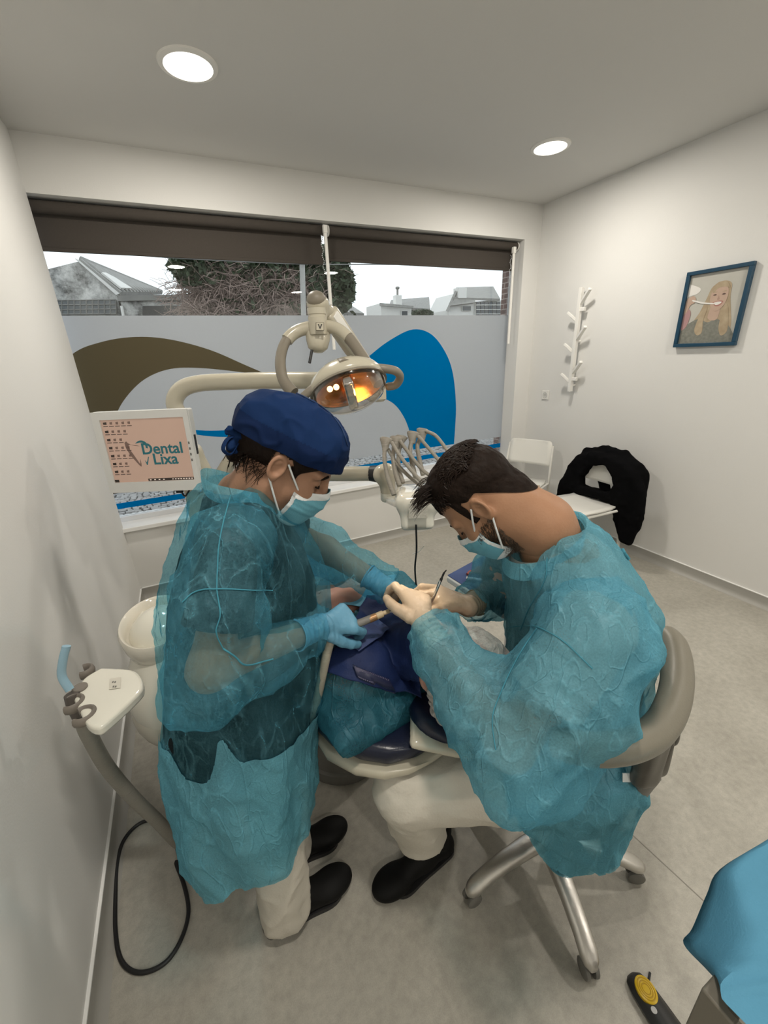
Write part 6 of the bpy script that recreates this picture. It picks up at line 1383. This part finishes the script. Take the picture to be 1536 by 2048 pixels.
# ================================================================== SEATED DENTIST
fm = unit(V3(-0.93, 0.36, 0)); rm = unit(V3(0.36, 0.93, 0))       # where he faces, his right
mh = Head(D(957, 1026, 0.82) + V3(0.060, 0.052, 0.0), (-0.35, 0.37, -0.82), 0.0, 0.90)
mnb = V3(0.655, 0.575, 1.225)
hip = V3(0.785, 0.575, 0.56)
mls, mrs = V3(0.625, 0.420, 1.115), V3(0.740, 0.730, 1.125)
mle, mlw = V3(0.455, 0.435, 0.895), D(848, 1246, 0.985)
mre, mrw = V3(0.775, 0.865, 0.905), D(938, 1212, 1.115)
hML = hand_chain(mlw, D(826, 1192, 1.055) - mlw, V3(0.10, -0.85, 0.50), -1, [(0.35, 0.75, 0.5), (0.55, 0.9, 0.6), (0.75, 1.0, 0.6), (0.9, 1.0, 0.6)], 0.1, 1.05, (0.85, 0.30, 0.40))
hMR = hand_chain(mrw, D(862, 1188, 1.10) - mrw, V3(0.20, -0.35, 0.90), 1, [(0.35, 0.9, 0.5), (0.55, 1.0, 0.6), (0.8, 1.1, 0.6), (0.9, 1.1, 0.6)], 0.1, 1.02, (0.9, 0.45, 0.35))
lhip, rhip = hip - rm * 0.10 + V3(0, 0, 0.02), hip + rm * 0.09 + V3(0, 0, 0.02)
lkn, lan = D(812, 1572, 1.12), V3(0.455, 0.765, 0.10)
rkn, ran = V3(0.500, 0.885, 0.500), V3(0.640, 0.900, 0.10)
trunk = [(0.54, 0.800, 0.585, 0.135, 0.165), (0.70, 0.822, 0.588, 0.142, 0.146), (0.85, 0.824, 0.588, 0.142, 0.146), (1.00, 0.788, 0.580, 0.113, 0.160), (1.10, 0.748, 0.567, 0.102, 0.178), (1.17, 0.722, 0.571, 0.086, 0.155), (1.22, 0.700, 0.574, 0.068, 0.105)]
yaw = math.atan2(fm[1], fm[0])
S = SDF((0.18, 0.20, 0.02), (1.10, 1.08, 1.30), 0.0075)
S.vloft([(z, x, y, a, b, yaw) for z, x, y, a, b in trunk], 0.04)
S.chain([lhip, lkn, lan], [0.082, 0.056, 0.038], 0.02); S.chain([rhip, rkn, ran], [0.082, 0.056, 0.038], 0.02)
S.chain([mls, mle, mlw], [0.052, 0.042, 0.029], 0.03); S.chain([mrs, mre, mrw], [0.052, 0.042, 0.029], 0.03)
put_hand(S, hML, -0.002); put_hand(S, hMR, -0.002)
S.cap(mnb, mnb + V3(0.02, 0, -0.05), 0.058, 0.07, 0.03)
body = S.mesh(2)
S = SDF(mh.o - 0.22, mh.o + V3(0.27, 0.22, 0.20), 0.0027)
head_surface(mh, S); S.chain([mh(-0.030, 0, -0.045), mh(-0.060, 0, -0.100) * 0.5 + mnb * 0.5, mnb + V3(0.02, 0, -0.01)], [0.058, 0.059, 0.064], 0.03)
head_m = S.mesh(1); v, F = concat([body, head_m])
mo = mesh_obj('person', v, F, m_skin2, None, loc=(0.785, 0.575, 0.0), smooth=180)
tag(mo, 'dark-haired person in blue gown seated on the stool working with cream gloves', 'person')
for s in (-1, 1):
    MB().tube(smooth_path([mh(0.095, s * 0.014, 0.026), mh(0.093, s * 0.030, 0.032), mh(0.082, s * 0.050, 0.028)], 5), [0.0030] * 10 + [0.0015], 6).build('eyebrow', m_hair, mo)
    MB().tube(smooth_path([mh(0.092, s * 0.020, 0.001), mh(0.094, s * 0.032, -0.002), mh(0.086, s * 0.046, 0.001)], 5), 0.0018, 6).build('eyelashes', m_hair, mo)
# scrubs and trousers
S = SDF((0.30, 0.20, 0.45), (1.12, 1.05, 1.32), 0.0085)
S.vloft([(z, x, y, a + 0.018, b + 0.016, yaw) for z, x, y, a, b in trunk], 0.04)
S.cap(mls, mls * 0.40 + mle * 0.60, 0.066, 0.074, 0.04); S.cap(mrs, mrs * 0.40 + mre * 0.60, 0.070, 0.076, 0.05)
v, F = S.mesh(2); t1, d1 = seg_t(v, mls, mle); t2, d2 = seg_t(v, mrs, mre)
g_ = np.minimum(np.minimum(v[:, 2] - 0.555, 1.235 - v[:, 2]), np.minimum(np.maximum((0.56 - t1) * 0.3, d1 - 0.11), np.maximum((0.56 - t2) * 0.25, d2 - 0.11)))
v = crumple(v, F, 0.6, 13, None, 0.008, 0.002, 8); v, F = clip(v, F, g_)
v, F = keep_biggest(v, F); mesh_obj('scrub_top', v, F, m_scrub2, mo, smooth=180)
nbk = unit(V3(0.3, -0.1, 1))
def nring(c, rx, ry, z0, h_, m, name, parent, tl): 
    rings = [[c + fm * rx * math.cos(t) + rm * ry * math.sin(t) + V3(0, 0, z0 + dz) + V3(0, 0, tl) * math.cos(t) for t in np.linspace(0, 2 * math.pi, 41)[:-1]] for dz in (0, h_ * .5, h_)]
    return MB().rings(rings, cap=False).build(name, m, parent, smooth=180)
nring(V3(0.660, 0.585, 0), 0.074, 0.076, 1.205, 0.030, m_scrub2, 'scrub_collar', mo, -0.040)
S = SDF((0.15, 0.25, 0.02), (1.05, 1.10, 0.80), 0.008)
S.ell(hip + V3(0, 0, 0.0), (0.17, 0.185, 0.11), [fm, rm, V3(0, 0, 1)], 0.04)
for hp, kn, an in ((lhip, lkn, lan), (rhip, rkn, ran)):
    S.cap(hp + V3(0, 0, 0.0), kn, 0.100, 0.086, 0.03); S.cap(kn, an + V3(-0.012, 0, 0.07), 0.084, 0.076, 0.03)
v, F = S.mesh(2); d_l = np.linalg.norm(v - lan, axis=1); d_r = np.linalg.norm(v - ran, axis=1)
v, F = keep(v, F, ~(((v[:, 2] < 0.095) & (d_l < 0.2)) | ((v[:, 2] < 0.095) & (d_r < 0.2)) ))
v = crumple(v, F, 1.0, 17, np.array([[0.7, 0.3, 0.3], [0.3, 1.0, 0.4], [0.2, 0.3, 0.9]]), 0.013, 0.003, 8)
mesh_obj('trousers', v, F, m_pants, mo, smooth=180)
clog(lan + V3(0.018, -0.005, -0.10), (-1.0, -0.06, 0), mo, 0.275); clog(ran + V3(0.02, 0, -0.10), (-1.0, -0.06, 0), mo, 0.275)
# heel strap of the near clog, flipped up
MB().tube(smooth_path([lan + V3(0.04, -0.045, 0.0), lan + V3(0.085, -0.02, 0.045), lan + V3(0.105, 0.0, 0.085)], 5), [0.010] * 5 + [0.007] * 5 + [0.004], 8, flat=0.5).build('heel_strap', m_shoe, mo)
# gown
S = SDF((0.20, 0.18, 0.12), (1.16, 1.12, 1.34), 0.0085)
def mf(th, z): return 1 + 0.02 * np.sin(6 * th + z * 9) + 0.014 * np.sin(13 * th - z * 11) + np.clip(0.62 - z, 0, 1) * 0.35 * np.sin(5 * th + 0.6)
S.vloft([(0.42, 0.800, 0.545, 0.175, 0.205, yaw), (0.54, 0.800, 0.555, 0.175, 0.205, yaw)] + [(z, x, y, a + 0.040, b + 0.030, yaw) for z, x, y, a, b in trunk[1:]] + [(1.255, 0.690, 0.577, 0.085, 0.110, yaw), (1.275, 0.685, 0.578, 0.065, 0.08, yaw)], 0.03, mf)
T = SDF((0.20, 0.18, 0.12), (1.16, 1.12, 1.34), 0.0085); T.d = S.d.copy()
# front panel over the thigh and the tail that hangs off the seat
tail = D(1080, 1715, 1.16)
S.chain([lhip + V3(0.02, -0.02, 0.02), lhip * 0.62 + lkn * 0.38 + V3(0.02, 0, 0.02)], [0.125, 0.112], 0.03)
S.chain([V3(0.76, 0.47, 0.52), V3(0.735, 0.485, 0.36), tail], [0.105, 0.085, 0.050], 0.03)
v, F = S.mesh(3)
v = crumple(v, F, 1.0, 31, np.array([[1.2, 0.5, 0.4], [-0.4, 1.4, 0.4], [-0.4, -0.3, 0.65]]), 0.012, 0.0028, 5.5)
v = folds(v, F, (0.45, 0.1, -0.85), 9.0, 0.012, 37)
hemz = 0.46 - 0.02 * np.sin(v[:, 0] * 25); near_tail = (np.hypot(v[:, 0] - 0.735, v[:, 1] - 0.475) < 0.125) & (v[:, 2] > 0.20)
tt_, dd_ = seg_t(v, lhip, lkn)
dt_ = np.hypot(v[:, 0] - 0.735, v[:, 1] - 0.475); dn_ = np.hypot(v[:, 0] - 0.648, v[:, 1] - 0.588)
g_ = np.maximum(v[:, 2] - hemz - 0.03, np.minimum(0.020 + 0.50 * (v[:, 2] - 0.20) - dt_, v[:, 2] - 0.20))
g_ = np.minimum(g_, np.maximum(np.maximum((0.44 - tt_) * 0.45, dd_ - 0.16), v[:, 2] - 0.72)); g_ = np.minimum(g_, np.maximum(1.200 - v[:, 2], dn_ - 0.080))
v, F = clip(v, F, g_); v, F = keep_biggest(v, F)
sl_a = sleeve_mesh(T, [mls + V3(0.03, 0.035, 0.010), mls + V3(0.0, -0.005, -0.02), mls * 0.5 + mle * 0.5 + V3(0.03, -0.02, 0), mle + V3(0.028, -0.01, -0.01), mle * 0.62 + mlw * 0.38 + V3(0.012, 0.0, -0.020), mle * 0.28 + mlw * 0.72, mlw + unit(mlw - mle) * 0.03], [0.088, 0.094, 0.108, 0.118, 0.094, 0.066, 0.048], mlw, mle, 71, -0.004, lo_=0.18)
sl_b = sleeve_mesh(T, [mrs, mrs * 0.5 + mre * 0.5, mre, mre * 0.5 + mrw * 0.5, mrw + unit(mrw - mre) * 0.02], [0.084, 0.080, 0.070, 0.062, 0.040], mrw, mre, 77, -0.010, lo_=0.16)
gm_ = mesh_obj('gown', v, F, m_gown2, mo, smooth=180)
a, b = clip(v, F, 0.74 + 0.02 * np.sin(v[:, 0] * 18) - v[:, 2]); mesh_obj('gown_flap', a + vnormals(a, b) * 0.003, b, m_gown_d, gm_, smooth=180)
for q_ in (sl_a, sl_b): mesh_obj('sleeve', q_[0], q_[1], m_gown2, gm_, smooth=180)
bv = bvh_of(*concat([(v, F), sl_a, sl_b]))
seam(bv, [(985, 1262), (1040, 1252), (1080, 1256), (1130, 1285), (1185, 1337)], gm_); seam(bv, [(1075, 1258), (1040, 1310), (1005, 1380), (985, 1440), (992, 1500)], gm_); seam(bv, [(1095, 1115), (1090, 1160), (1060, 1215), (1042, 1260)], gm_)
nring(V3(0.652, 0.587, 0), 0.080, 0.082, 1.200, 0.040, m_gown_d, 'collar', gm_, -0.045)
for q in ((1212, 1040), (1218, 1050), (1225, 1062)):
    p = on_surface(bv, *q, 0.006)
    if p is not None: MB().ell(p, (0.010, 0.007, 0.012)).build('neck_tie', m_seam, gm_)
seam(bv, [(1222, 1062), (1236, 1085), (1248, 1108), (1256, 1120)], gm_, 0.0035, name='neck_tie')
# necklace
MB().tube(smooth_path([mh(-0.085, -0.055, -0.085), mh(-0.088, 0.0, -0.075), mnb + V3(0.01, -0.055, 0.040), mnb + V3(-0.030, -0.060, 0.000), mnb + V3(-0.06, -0.03, -0.02)], 6), 0.0011, 6).build('necklace', mat('gold_chain', (0.55, 0.30, 0.10), 0.3, metal=1.0), mo)
glove(hML, mle, m_latex, mo, cuff=0.065, seed=13, cuff_r=0.035); glove(hMR, mre, m_latex, mo, cuff=0.060, seed=18, cuff_r=0.037)
# hair: a scalp shell under many strands swept from crown to brow
v, F = head_m; q = mh.loc(v); n_ = vnormals(v, F)
line = np.where(q[:, 0] > 0.040, 0.070 + 0.25 * (q[:, 0] - 0.040), np.where(q[:, 0] > -0.026, 0.036 + 0.85 * np.clip(q[:, 0], 0, 1), np.maximum(0.036 + 1.65 * (q[:, 0] + 0.026), -0.088)))
g_ = np.maximum(q[:, 2] - line, np.minimum(np.minimum(q[:, 0] - 0.016, 0.036 - q[:, 0]), np.minimum(np.abs(q[:, 1]) - 0.040, q[:, 2] + 0.010)))
ear_d = np.hypot(np.hypot(q[:, 0] + 0.006, q[:, 2] - 0.004), (np.abs(q[:, 1]) - 0.085) * 0.8) - 0.032; g_ = np.minimum(g_, ear_d)
v = relax(v, F, 2); th = 0.0015 + 0.006 * np.clip(g_ / 0.045, 0, 1) + 0.016 * np.clip((q[:, 2] - 0.070) / 0.05, 0, 1) * np.clip((q[:, 0] + 0.05) / 0.07, 0, 1)
v = v + n_ * (th + np.clip(g_ / 0.03, 0, 1) * (vnoise(q * V3(14, 70, 24), 1.0, 51) * 0.003 + vnoise(q * V3(34, 130, 60), 1.0, 52) * 0.0016))[:, None]
v, F = clip(v, F, g_); v, F = keep_biggest(v, F); mhair = mesh_obj('hair', v, F, m_hair, mo, smooth=180)
HV = np.array([p.co[:] for p in mo.data.vertices]) + np.array(mo.location); HN = np.array([p.normal[:] for p in mo.data.vertices]); QL = mh.loc(HV)
NAPE = list(np.where((QL[:, 0] < -0.02) & (QL[:, 0] > -0.11) & (QL[:, 2] < 0.03) & (QL[:, 2] > -0.06 + 0.2 * (QL[:, 0] + 0.1)) & (np.abs(QL[:, 1]) < 0.085))[0])
r = random.Random(9); sb_ = MB()
def scalp(th, ph, g=1.0):     # th from the front over the crown to the nape, ph sideways
    return mh(-0.014 + 0.104 * g * math.cos(th) * math.cos(ph), 0.084 * g * math.sin(ph), 0.058 + 0.087 * g * math.sin(th) * math.cos(ph))
for i in range(1500):
    th = r.uniform(0.55, 2.7); ph = r.uniform(-1.05, 1.05); L = r.uniform(0.25, 0.6); p = []; w_ = r.uniform(-0.25, 0.25)
    if math.sin(th) * math.cos(ph) < -0.1: continue
    for k in range(6):
        t2 = th - L * k / 5; p.append(scalp(t2, ph + w_ * k / 5 + 0.03 * math.sin(k * 1.7 + i), 0.985 + 0.02 * math.sin(math.pi * k / 5) + r.uniform(0.0, 0.03)))
    sb_.tube(p, [0.0009, 0.0011, 0.0011, 0.001, 0.0008, 0.0004], 3, cap=False)
for i in range(260):      # curls falling over the brow
    p = [scalp(r.uniform(0.55, 1.15), r.uniform(-0.75, 0.75), 1.02)]; d = unit(mh.f * 0.6 + mh.u * 0.75 + mh.l * r.gauss(0, .3)); tw = r.uniform(0, 6); cw = r.uniform(0.15, 0.5)
    for k in range(9):
        d = unit(d + mh.l * cw * math.sin(tw + k * 0.9) * 0.6 + mh.u * cw * 0.3 * math.cos(tw + k) + V3(0, 0, -0.13)); p.append(p[-1] + d * r.uniform(0.004, 0.0085))
    sb_.tube(p, [0.0006] * 4 + [0.0005] * 3 + [0.0004, 0.0003, 0.0002], 3, cap=False)
for i in range(300):      # short graded hair at temple and nape
    break
    a = 1; sd = r.choice((-1, -1, -1, 1))
    if a: b_ = mh(r.uniform(0.0, 0.045), sd * r.uniform(0.068, 0.078), r.uniform(0.0, 0.045)); d = unit(mh.f * 0.3 - mh.u + mh.l * sd * 0.25)
    else: i2 = r.choice(NAPE); b_ = HV[i2]; d = unit(HN[i2] * 0.35 - mh.u - mh.f * 0.2)
    p = [b_]
    for k in range(2): d = unit(d + V3(r.gauss(0, .2), r.gauss(0, .2), r.gauss(0, .2))); p.append(p[-1] + d * 0.006)
    sb_.tube(p, [0.0006, 0.0005, 0.0003], 3, cap=False)
o = sb_.build('hair_strands', mat('brown_strands', (0.006, 0.0035, 0.0025), 0.55, color2=(0.022, 0.013, 0.009), vscale=80, spec=0.2), mhair, smooth=60); o['kind'] = 'stuff'
# beard: short stubble on jaw and chin
bd_m = MB(); lo = mh.o - 0.19
bvh_h = bvh_of(*[np.array(x) for x in (v, F)])
hs_v = np.array([p.co[:] for p in mo.data.vertices]) + np.array(mo.location); ql = mh.loc(hs_v)
nv_ = np.array([p.normal[:] for p in mo.data.vertices])
sel = np.where((ql[:, 2] < -0.020 - 0.5 * np.clip(ql[:, 0] - 0.04, 0, 1)) & (ql[:, 2] > -0.128) & (ql[:, 0] > 0.004 - 0.25 * (ql[:, 2] + 0.03)) & (ql[:, 0] < 0.12) & (np.abs(ql[:, 1]) < 0.09))[0]
for i in r.choices(list(sel), k=2600):
    a = hs_v[i]; nn2 = nv_[i]; d = unit(nn2 * 0.55 - mh.u * 0.8 + mh.f * 0.15 + V3(r.gauss(0, .25), r.gauss(0, .25), r.gauss(0, .25)))
    bd_m.tube([a - nn2 * 0.001, a + d * 0.004, a + d * 0.008 - mh.u * 0.001], [0.0006, 0.0005, 0.0002], 3, cap=False)
o = bd_m.build('beard', mat('beard_hair', (0.03, 0.020, 0.014), 0.5, color2=(0.12, 0.085, 0.06), vscale=90), mo, smooth=60); o['kind'] = 'stuff'
mk = face_mask(mh, mo, 7)
for s in (-1, 1): straps(mh, s, m_maskw, mk, mh(0.060, s * 0.060, -0.022), mh(0.052, s * 0.058, -0.092))
# ================================================================== PATIENT
ph = Head(D(898, 1328, 1.045), (-0.12, 0.12, 0.98), 0.0, 1.0, up=(0.25, -0.95, 0.10))
c1_, c2_, c3_, c4_, c5_ = V3(0.420, 0.90, 0.795), V3(0.360, 1.20, 0.785), V3(0.325, 1.50, 0.745), V3(0.275, 1.95, 0.785), V3(0.240, 2.24, 0.745)
hnd = D(684, 1190, 1.34)
S = SDF((-0.20, 0.55, 0.60), (0.80, 2.50, 1.08), 0.009)
for s in (-1, 1):
    o_ = sx_ * s
    S.chain([c1_ + o_ * 0.10, c2_ + o_ * 0.075, c3_ + o_ * 0.085], [0.085, 0.085, 0.085], 0.06)
    S.chain([c3_ + o_ * 0.085, c4_ + o_ * 0.08, c5_ + o_ * 0.08], [0.075, 0.055, 0.04], 0.03); S.chain([c5_ + o_ * 0.08, c5_ + o_ * 0.09 + V3(-0.01, 0.03, 0.10)], [0.035, 0.025], 0.03)
    S.chain([c1_ + o_ * 0.165, c2_ * 0.8 + c1_ * 0.2 + o_ * 0.21 + V3(0, 0, 0.01), hnd + o_ * 0.03 - V3(0, 0, 0.012)], [0.046, 0.038, 0.026], 0.03)
    hp_ = hand_chain(hnd + o_ * 0.03, ax_ * 0.15 - o_ * 0.6 + V3(0, 0, 0.05), V3(0, 0, 1), s, [(0.3, 0.4, 0.3)] * 4, 0.1, 0.95)
    put_hand(S, hp_)
S.cap(c1_ + V3(0, -0.04, 0.02), ph(-0.03, 0, -0.10), 0.06, 0.05, 0.04)
pb_ = S.mesh(2)
S = SDF(ph.o - 0.17, ph.o + 0.17, 0.003); head_surface(ph, S); S.cap(ph(-0.02, 0, -0.05), V3(0.44, 0.85, 0.84), 0.05, 0.055, 0.03)
v, F = concat([pb_, S.mesh(1)])
pa_o = mesh_obj('person', v, F, mat('skin_pink', (0.44, 0.22, 0.165), 0.5, color2=(0.50, 0.28, 0.21), vscale=30, sss=0.12), None, loc=(0.40, 1.0, 0.72), smooth=180)
tag(pa_o, 'patient lying in the dental chair under drapes with a white hair cap', 'person')
# bouffant cap
S = SDF(ph.o - 0.2, ph.o + 0.2, 0.0035)
S.ell(ph(-0.008, 0, 0.068), ph.r(0.118, 0.108, 0.094), ph.ax, 0.02); S.ell(ph(-0.05, 0, 0.05), ph.r(0.095, 0.10, 0.086), ph.ax, 0.03)
v, F = S.mesh(2); q = ph.loc(v); n_ = vnormals(v, F); an = np.arctan2(q[:, 1], q[:, 0])
v = v + n_ * (0.007 * (1 - np.abs(vnoise(v, 26, 81))) ** 2 + 0.004 * vnoise(v, 60, 82) + 0.004 * np.sin(an * 34) * np.exp(-((q[:, 2] - 0.028) / 0.02) ** 2))[:, None]
v, F = keep(v, F, q[:, 2] > 0.018 + 0.12 * np.clip(q[:, 0], 0, 1)); v, F = keep_biggest(v, F)
m_bouf = gown_material('bouffant_white', (0.74, 0.66, 0.60), 0.42, 0.75)
mesh_obj('bouffant_cap', v, F, m_bouf, pa_o, smooth=180)
S = SDF(ph.o - 0.17, ph.o + 0.17, 0.005); S.ell(ph(-0.014, 0, 0.055), ph.r(0.098, 0.080, 0.082), ph.ax, 0.02); v, F = S.mesh(2); q = ph.loc(v)
v, F = keep(v, F, (q[:, 2] > 0.045) | ((q[:, 0] < -0.01) & (q[:, 2] > 0.0))); mesh_obj('hair', v, F, mat('patient_hair', (0.09, 0.055, 0.035), 0.6, var=0.3, vscale=40), pa_o, smooth=180)
# patient gown draped over the body and the backrest
S = SDF((-0.25, 0.55, 0.55), (0.85, 2.45, 1.06), 0.009)
for s in (-1, 1):
    o_ = sx_ * s
    S.chain([c1_ + o_ * 0.12 + V3(0, -0.03, 0), c2_ + o_ * 0.10, c3_ + o_ * 0.10, c4_ + o_ * 0.09], [0.100, 0.105, 0.100, 0.08], 0.08)
    S.chain([c1_ + o_ * 0.17, c2_ * 0.8 + c1_ * 0.2 + o_ * 0.22 + V3(0, 0, 0.01), c2_ * 0.6 + hnd * 0.4 + o_ * 0.15], [0.066, 0.062, 0.05], 0.05)
bx3 = [sx_, ax_, V3(0, 0, 1)]
S.box(V3(0.380, 1.000, 0.722), (0.222, 0.275, 0.036), bx3, 0.034, 0.06)
v, F = S.mesh(3); v = crumple(v, F, 1.0, 91, None, 0.010, 0.004, 8); body_T = S
v, F = keep(v, F, (v[:, 2] > 0.668) & ~((np.linalg.norm(v - (hnd + V3(0, 0, 0.03)), axis=1) < 0.085))); v, F = keep_biggest(v, F)
pg = mesh_obj('patient_gown', v, F, gown_material('patient_gown_teal', (0.035, 0.19, 0.26), 0.55, 0.70), pa_o, smooth=180)  # teal darkened to hold the shadow that falls on the gown
allm = concat([(v, F), S.mesh(0)]); bvp = bvh_of(*allm)
# navy bib spread over chest and neck
def spread(name, quad, nu, nv, off, m, parent, seed, amp=0.010, label=None, cat=None, fall=1.12, bvh=None, wave=0.0):
    A, B, C_, D_ = [np.array(q_, float) for q_ in quad]; vs = []
    for i in range(nu):
        for j in range(nv):
            s, t = i / (nu - 1), j / (nv - 1); e = 6 * wave * math.sin(9 * s + 5 * t)
            u_, v_ = (A * (1 - s) + B * s) * (1 - t) + (D_ * (1 - s) + C_ * s) * t + e; p = on_surface(bvh or bvp, u_, v_, off)
            vs.append(p if p is not None else D(u_, v_, fall))
    vs = np.array(vs); F = np.array([(i * nv + j, (i + 1) * nv + j, (i + 1) * nv + j + 1, i * nv + j + 1) for i in range(nu - 1) for j in range(nv - 1)])
    vs = relax(vs, F, 3); vs = crumple(vs, F, 1.0, seed, None, amp, amp * 0.4, 11)
    o = mesh_obj(name, vs, F, m, parent, loc=None if parent is not None else vs.mean(0), smooth=180, solid=0.0012); return o, vs, F
m_bib = mat('navy_bib', (0.008, 0.017, 0.070), 0.62, spec=0.3, color2=(0.015, 0.031, 0.110), vscale=12, bump=0.1, bscale=200)
hv_all = [np.array([p.co[:] for p in pa_o.data.vertices]) + np.array(pa_o.location)]; hf_all = np.array([list(p.vertices) for p in pa_o.data.polygons])
bvp2 = bvh_of(*concat([allm, (hv_all[0], hf_all)]))
bib, bv_, bf_ = spread('navy_bib', [(648, 1345), (735, 1192), (868, 1208), (842, 1405)], 34, 30, 0.020, m_bib, None, 101, 0.009, bvh=bvp2)
tag(bib, 'navy blue paper bib spread over the chest of the patient', 'bib')
bvb = bvh_of(bv_, bf_)
fl2, _, _ = spread('bib_flap', [(668, 1268), (752, 1228), (790, 1262), (716, 1312)], 14, 12, 0.012, mat('navy_bib_light', (0.048, 0.068, 0.165), 0.7, var=0.06, vscale=14, bump=0.1, bscale=200), bib, 105, 0.003, bvh=bvb)
st3, sv3, sf3 = spread('bib_strip', [(700, 1326), (772, 1352), (800, 1408), (722, 1374)], 26, 8, 0.012, mat('ribbed_navy', (0.016, 0.020, 0.060), 0.4, var=0.2), bib, 107, 0.002, bvh=bvb)
for i in range(2, 24, 1):
    MB().tube([sv3[i * 8 + 1] + V3(0, 0, 0.002), sv3[i * 8 + 4] + V3(0, 0, 0.003), sv3[i * 8 + 6] + V3(0, 0, 0.002)], 0.0020, 5).build('rib', mat('rib_navy', (0.09, 0.085, 0.15), 0.3), st3)
# pale blue cover over belly
spread('belly_cover', [(668, 1215), (690, 1172), (800, 1150), (770, 1225)], 16, 12, 0.012, mat('cover_pale_blue', (0.10, 0.30, 0.42), 0.75, var=0.06), pa_o, 111, 0.006)
# ================================================================== INSTRUMENTS IN THE HANDS
m_cone = mat('connector_cream', (0.55, 0.43, 0.27), 0.4)
sg_ = thing('suction_handpiece', 'suction handpiece with cream connector held in the blue right glove', 'suction handpiece', D(740, 1238, 1.05))
MB().tube([D(668, 1268, 1.02), D(700, 1254, 1.035), D(742, 1237, 1.055)], [0.010, 0.0105, 0.0095], 14).build('handle', m_basegrey, sg_)
MB().tube([D(738, 1239, 1.053), D(752, 1233, 1.06)], [0.0098, 0.0098], 14).build('bronze_ring', mat('bronze', (0.38, 0.22, 0.11), 0.35, metal=0.6), sg_)
MB().tube([D(752, 1233, 1.06), D(766, 1227, 1.066)], 0.0088, 14).build('connector', m_cone, sg_, bevel=0.002)
MB().tube([D(766, 1227, 1.066), D(778, 1222, 1.072)], 0.0058, 12).build('connector_tip', m_cone, sg_)
MB().tube(smooth_path([D(778, 1222, 1.072), D(800, 1215, 1.08), D(825, 1213, 1.085), D(850, 1214, 1.09)], 5), 0.0021, 8).build('cannula', mat('cannula_violet', (0.10, 0.09, 0.17), 0.3), sg_)
so2 = smooth_path([D(672, 1266, 1.02), D(660, 1285, 1.015), D(651, 1320, 1.02), D(640, 1372, 1.05), D(627, 1430, 1.10), D(612, 1490, 1.17), D(600, 1545, 1.25), D(590, 1590, 1.33), D(570, 1600, 1.42)], 8)
hz = MB().tube(so2, 0.0112, 14).build('suction_line', mat('hose_beige', (0.36, 0.33, 0.26), 0.45, bump=0.3, bscale=3, aniso=(1, 1, 90)), sg_, smooth=60)
rt = thing('cheek_retractor', 'small bent polished steel retractor at the mouth of the patient', 'retractor', D(788, 1212, 1.08))
ra = [D(775, 1222, 1.085), D(786, 1203, 1.085), D(806, 1210, 1.09), D(796, 1226, 1.09)]
MB().prism(ra, -unit(FV) * 0.002).build('blade', m_steel, rt, bevel=0.0005)
MB().tube(ra + [ra[0]], 0.0022, 8).build('wire_rim', m_steel, rt)
MB().tube(smooth_path([ra[2], D(815, 1208, 1.09), D(820, 1222, 1.09)], 4), 0.0024, 8).build('shank', m_black, rt)
sl = thing('scaler', 'slim dental scaler with black curved end held in the cream glove', 'scaler', D(866, 1200, 1.06))
MB().tube([D(863, 1206, 1.065), D(867, 1196, 1.06), D(879, 1166, 1.05), D(881, 1161, 1.05)], [0.0022, 0.0038, 0.0040, 0.0034], 12).build('handle', m_steel, sl)
MB().tube(smooth_path([D(880, 1164, 1.05), D(884, 1155, 1.05), D(888, 1146, 1.05), D(893, 1140, 1.05)], 4), [0.0036] * 4 + [0.0026] * 5 + [0.0018] * 3 + [0.0010], 10).build('curved_end', m_black, sl)
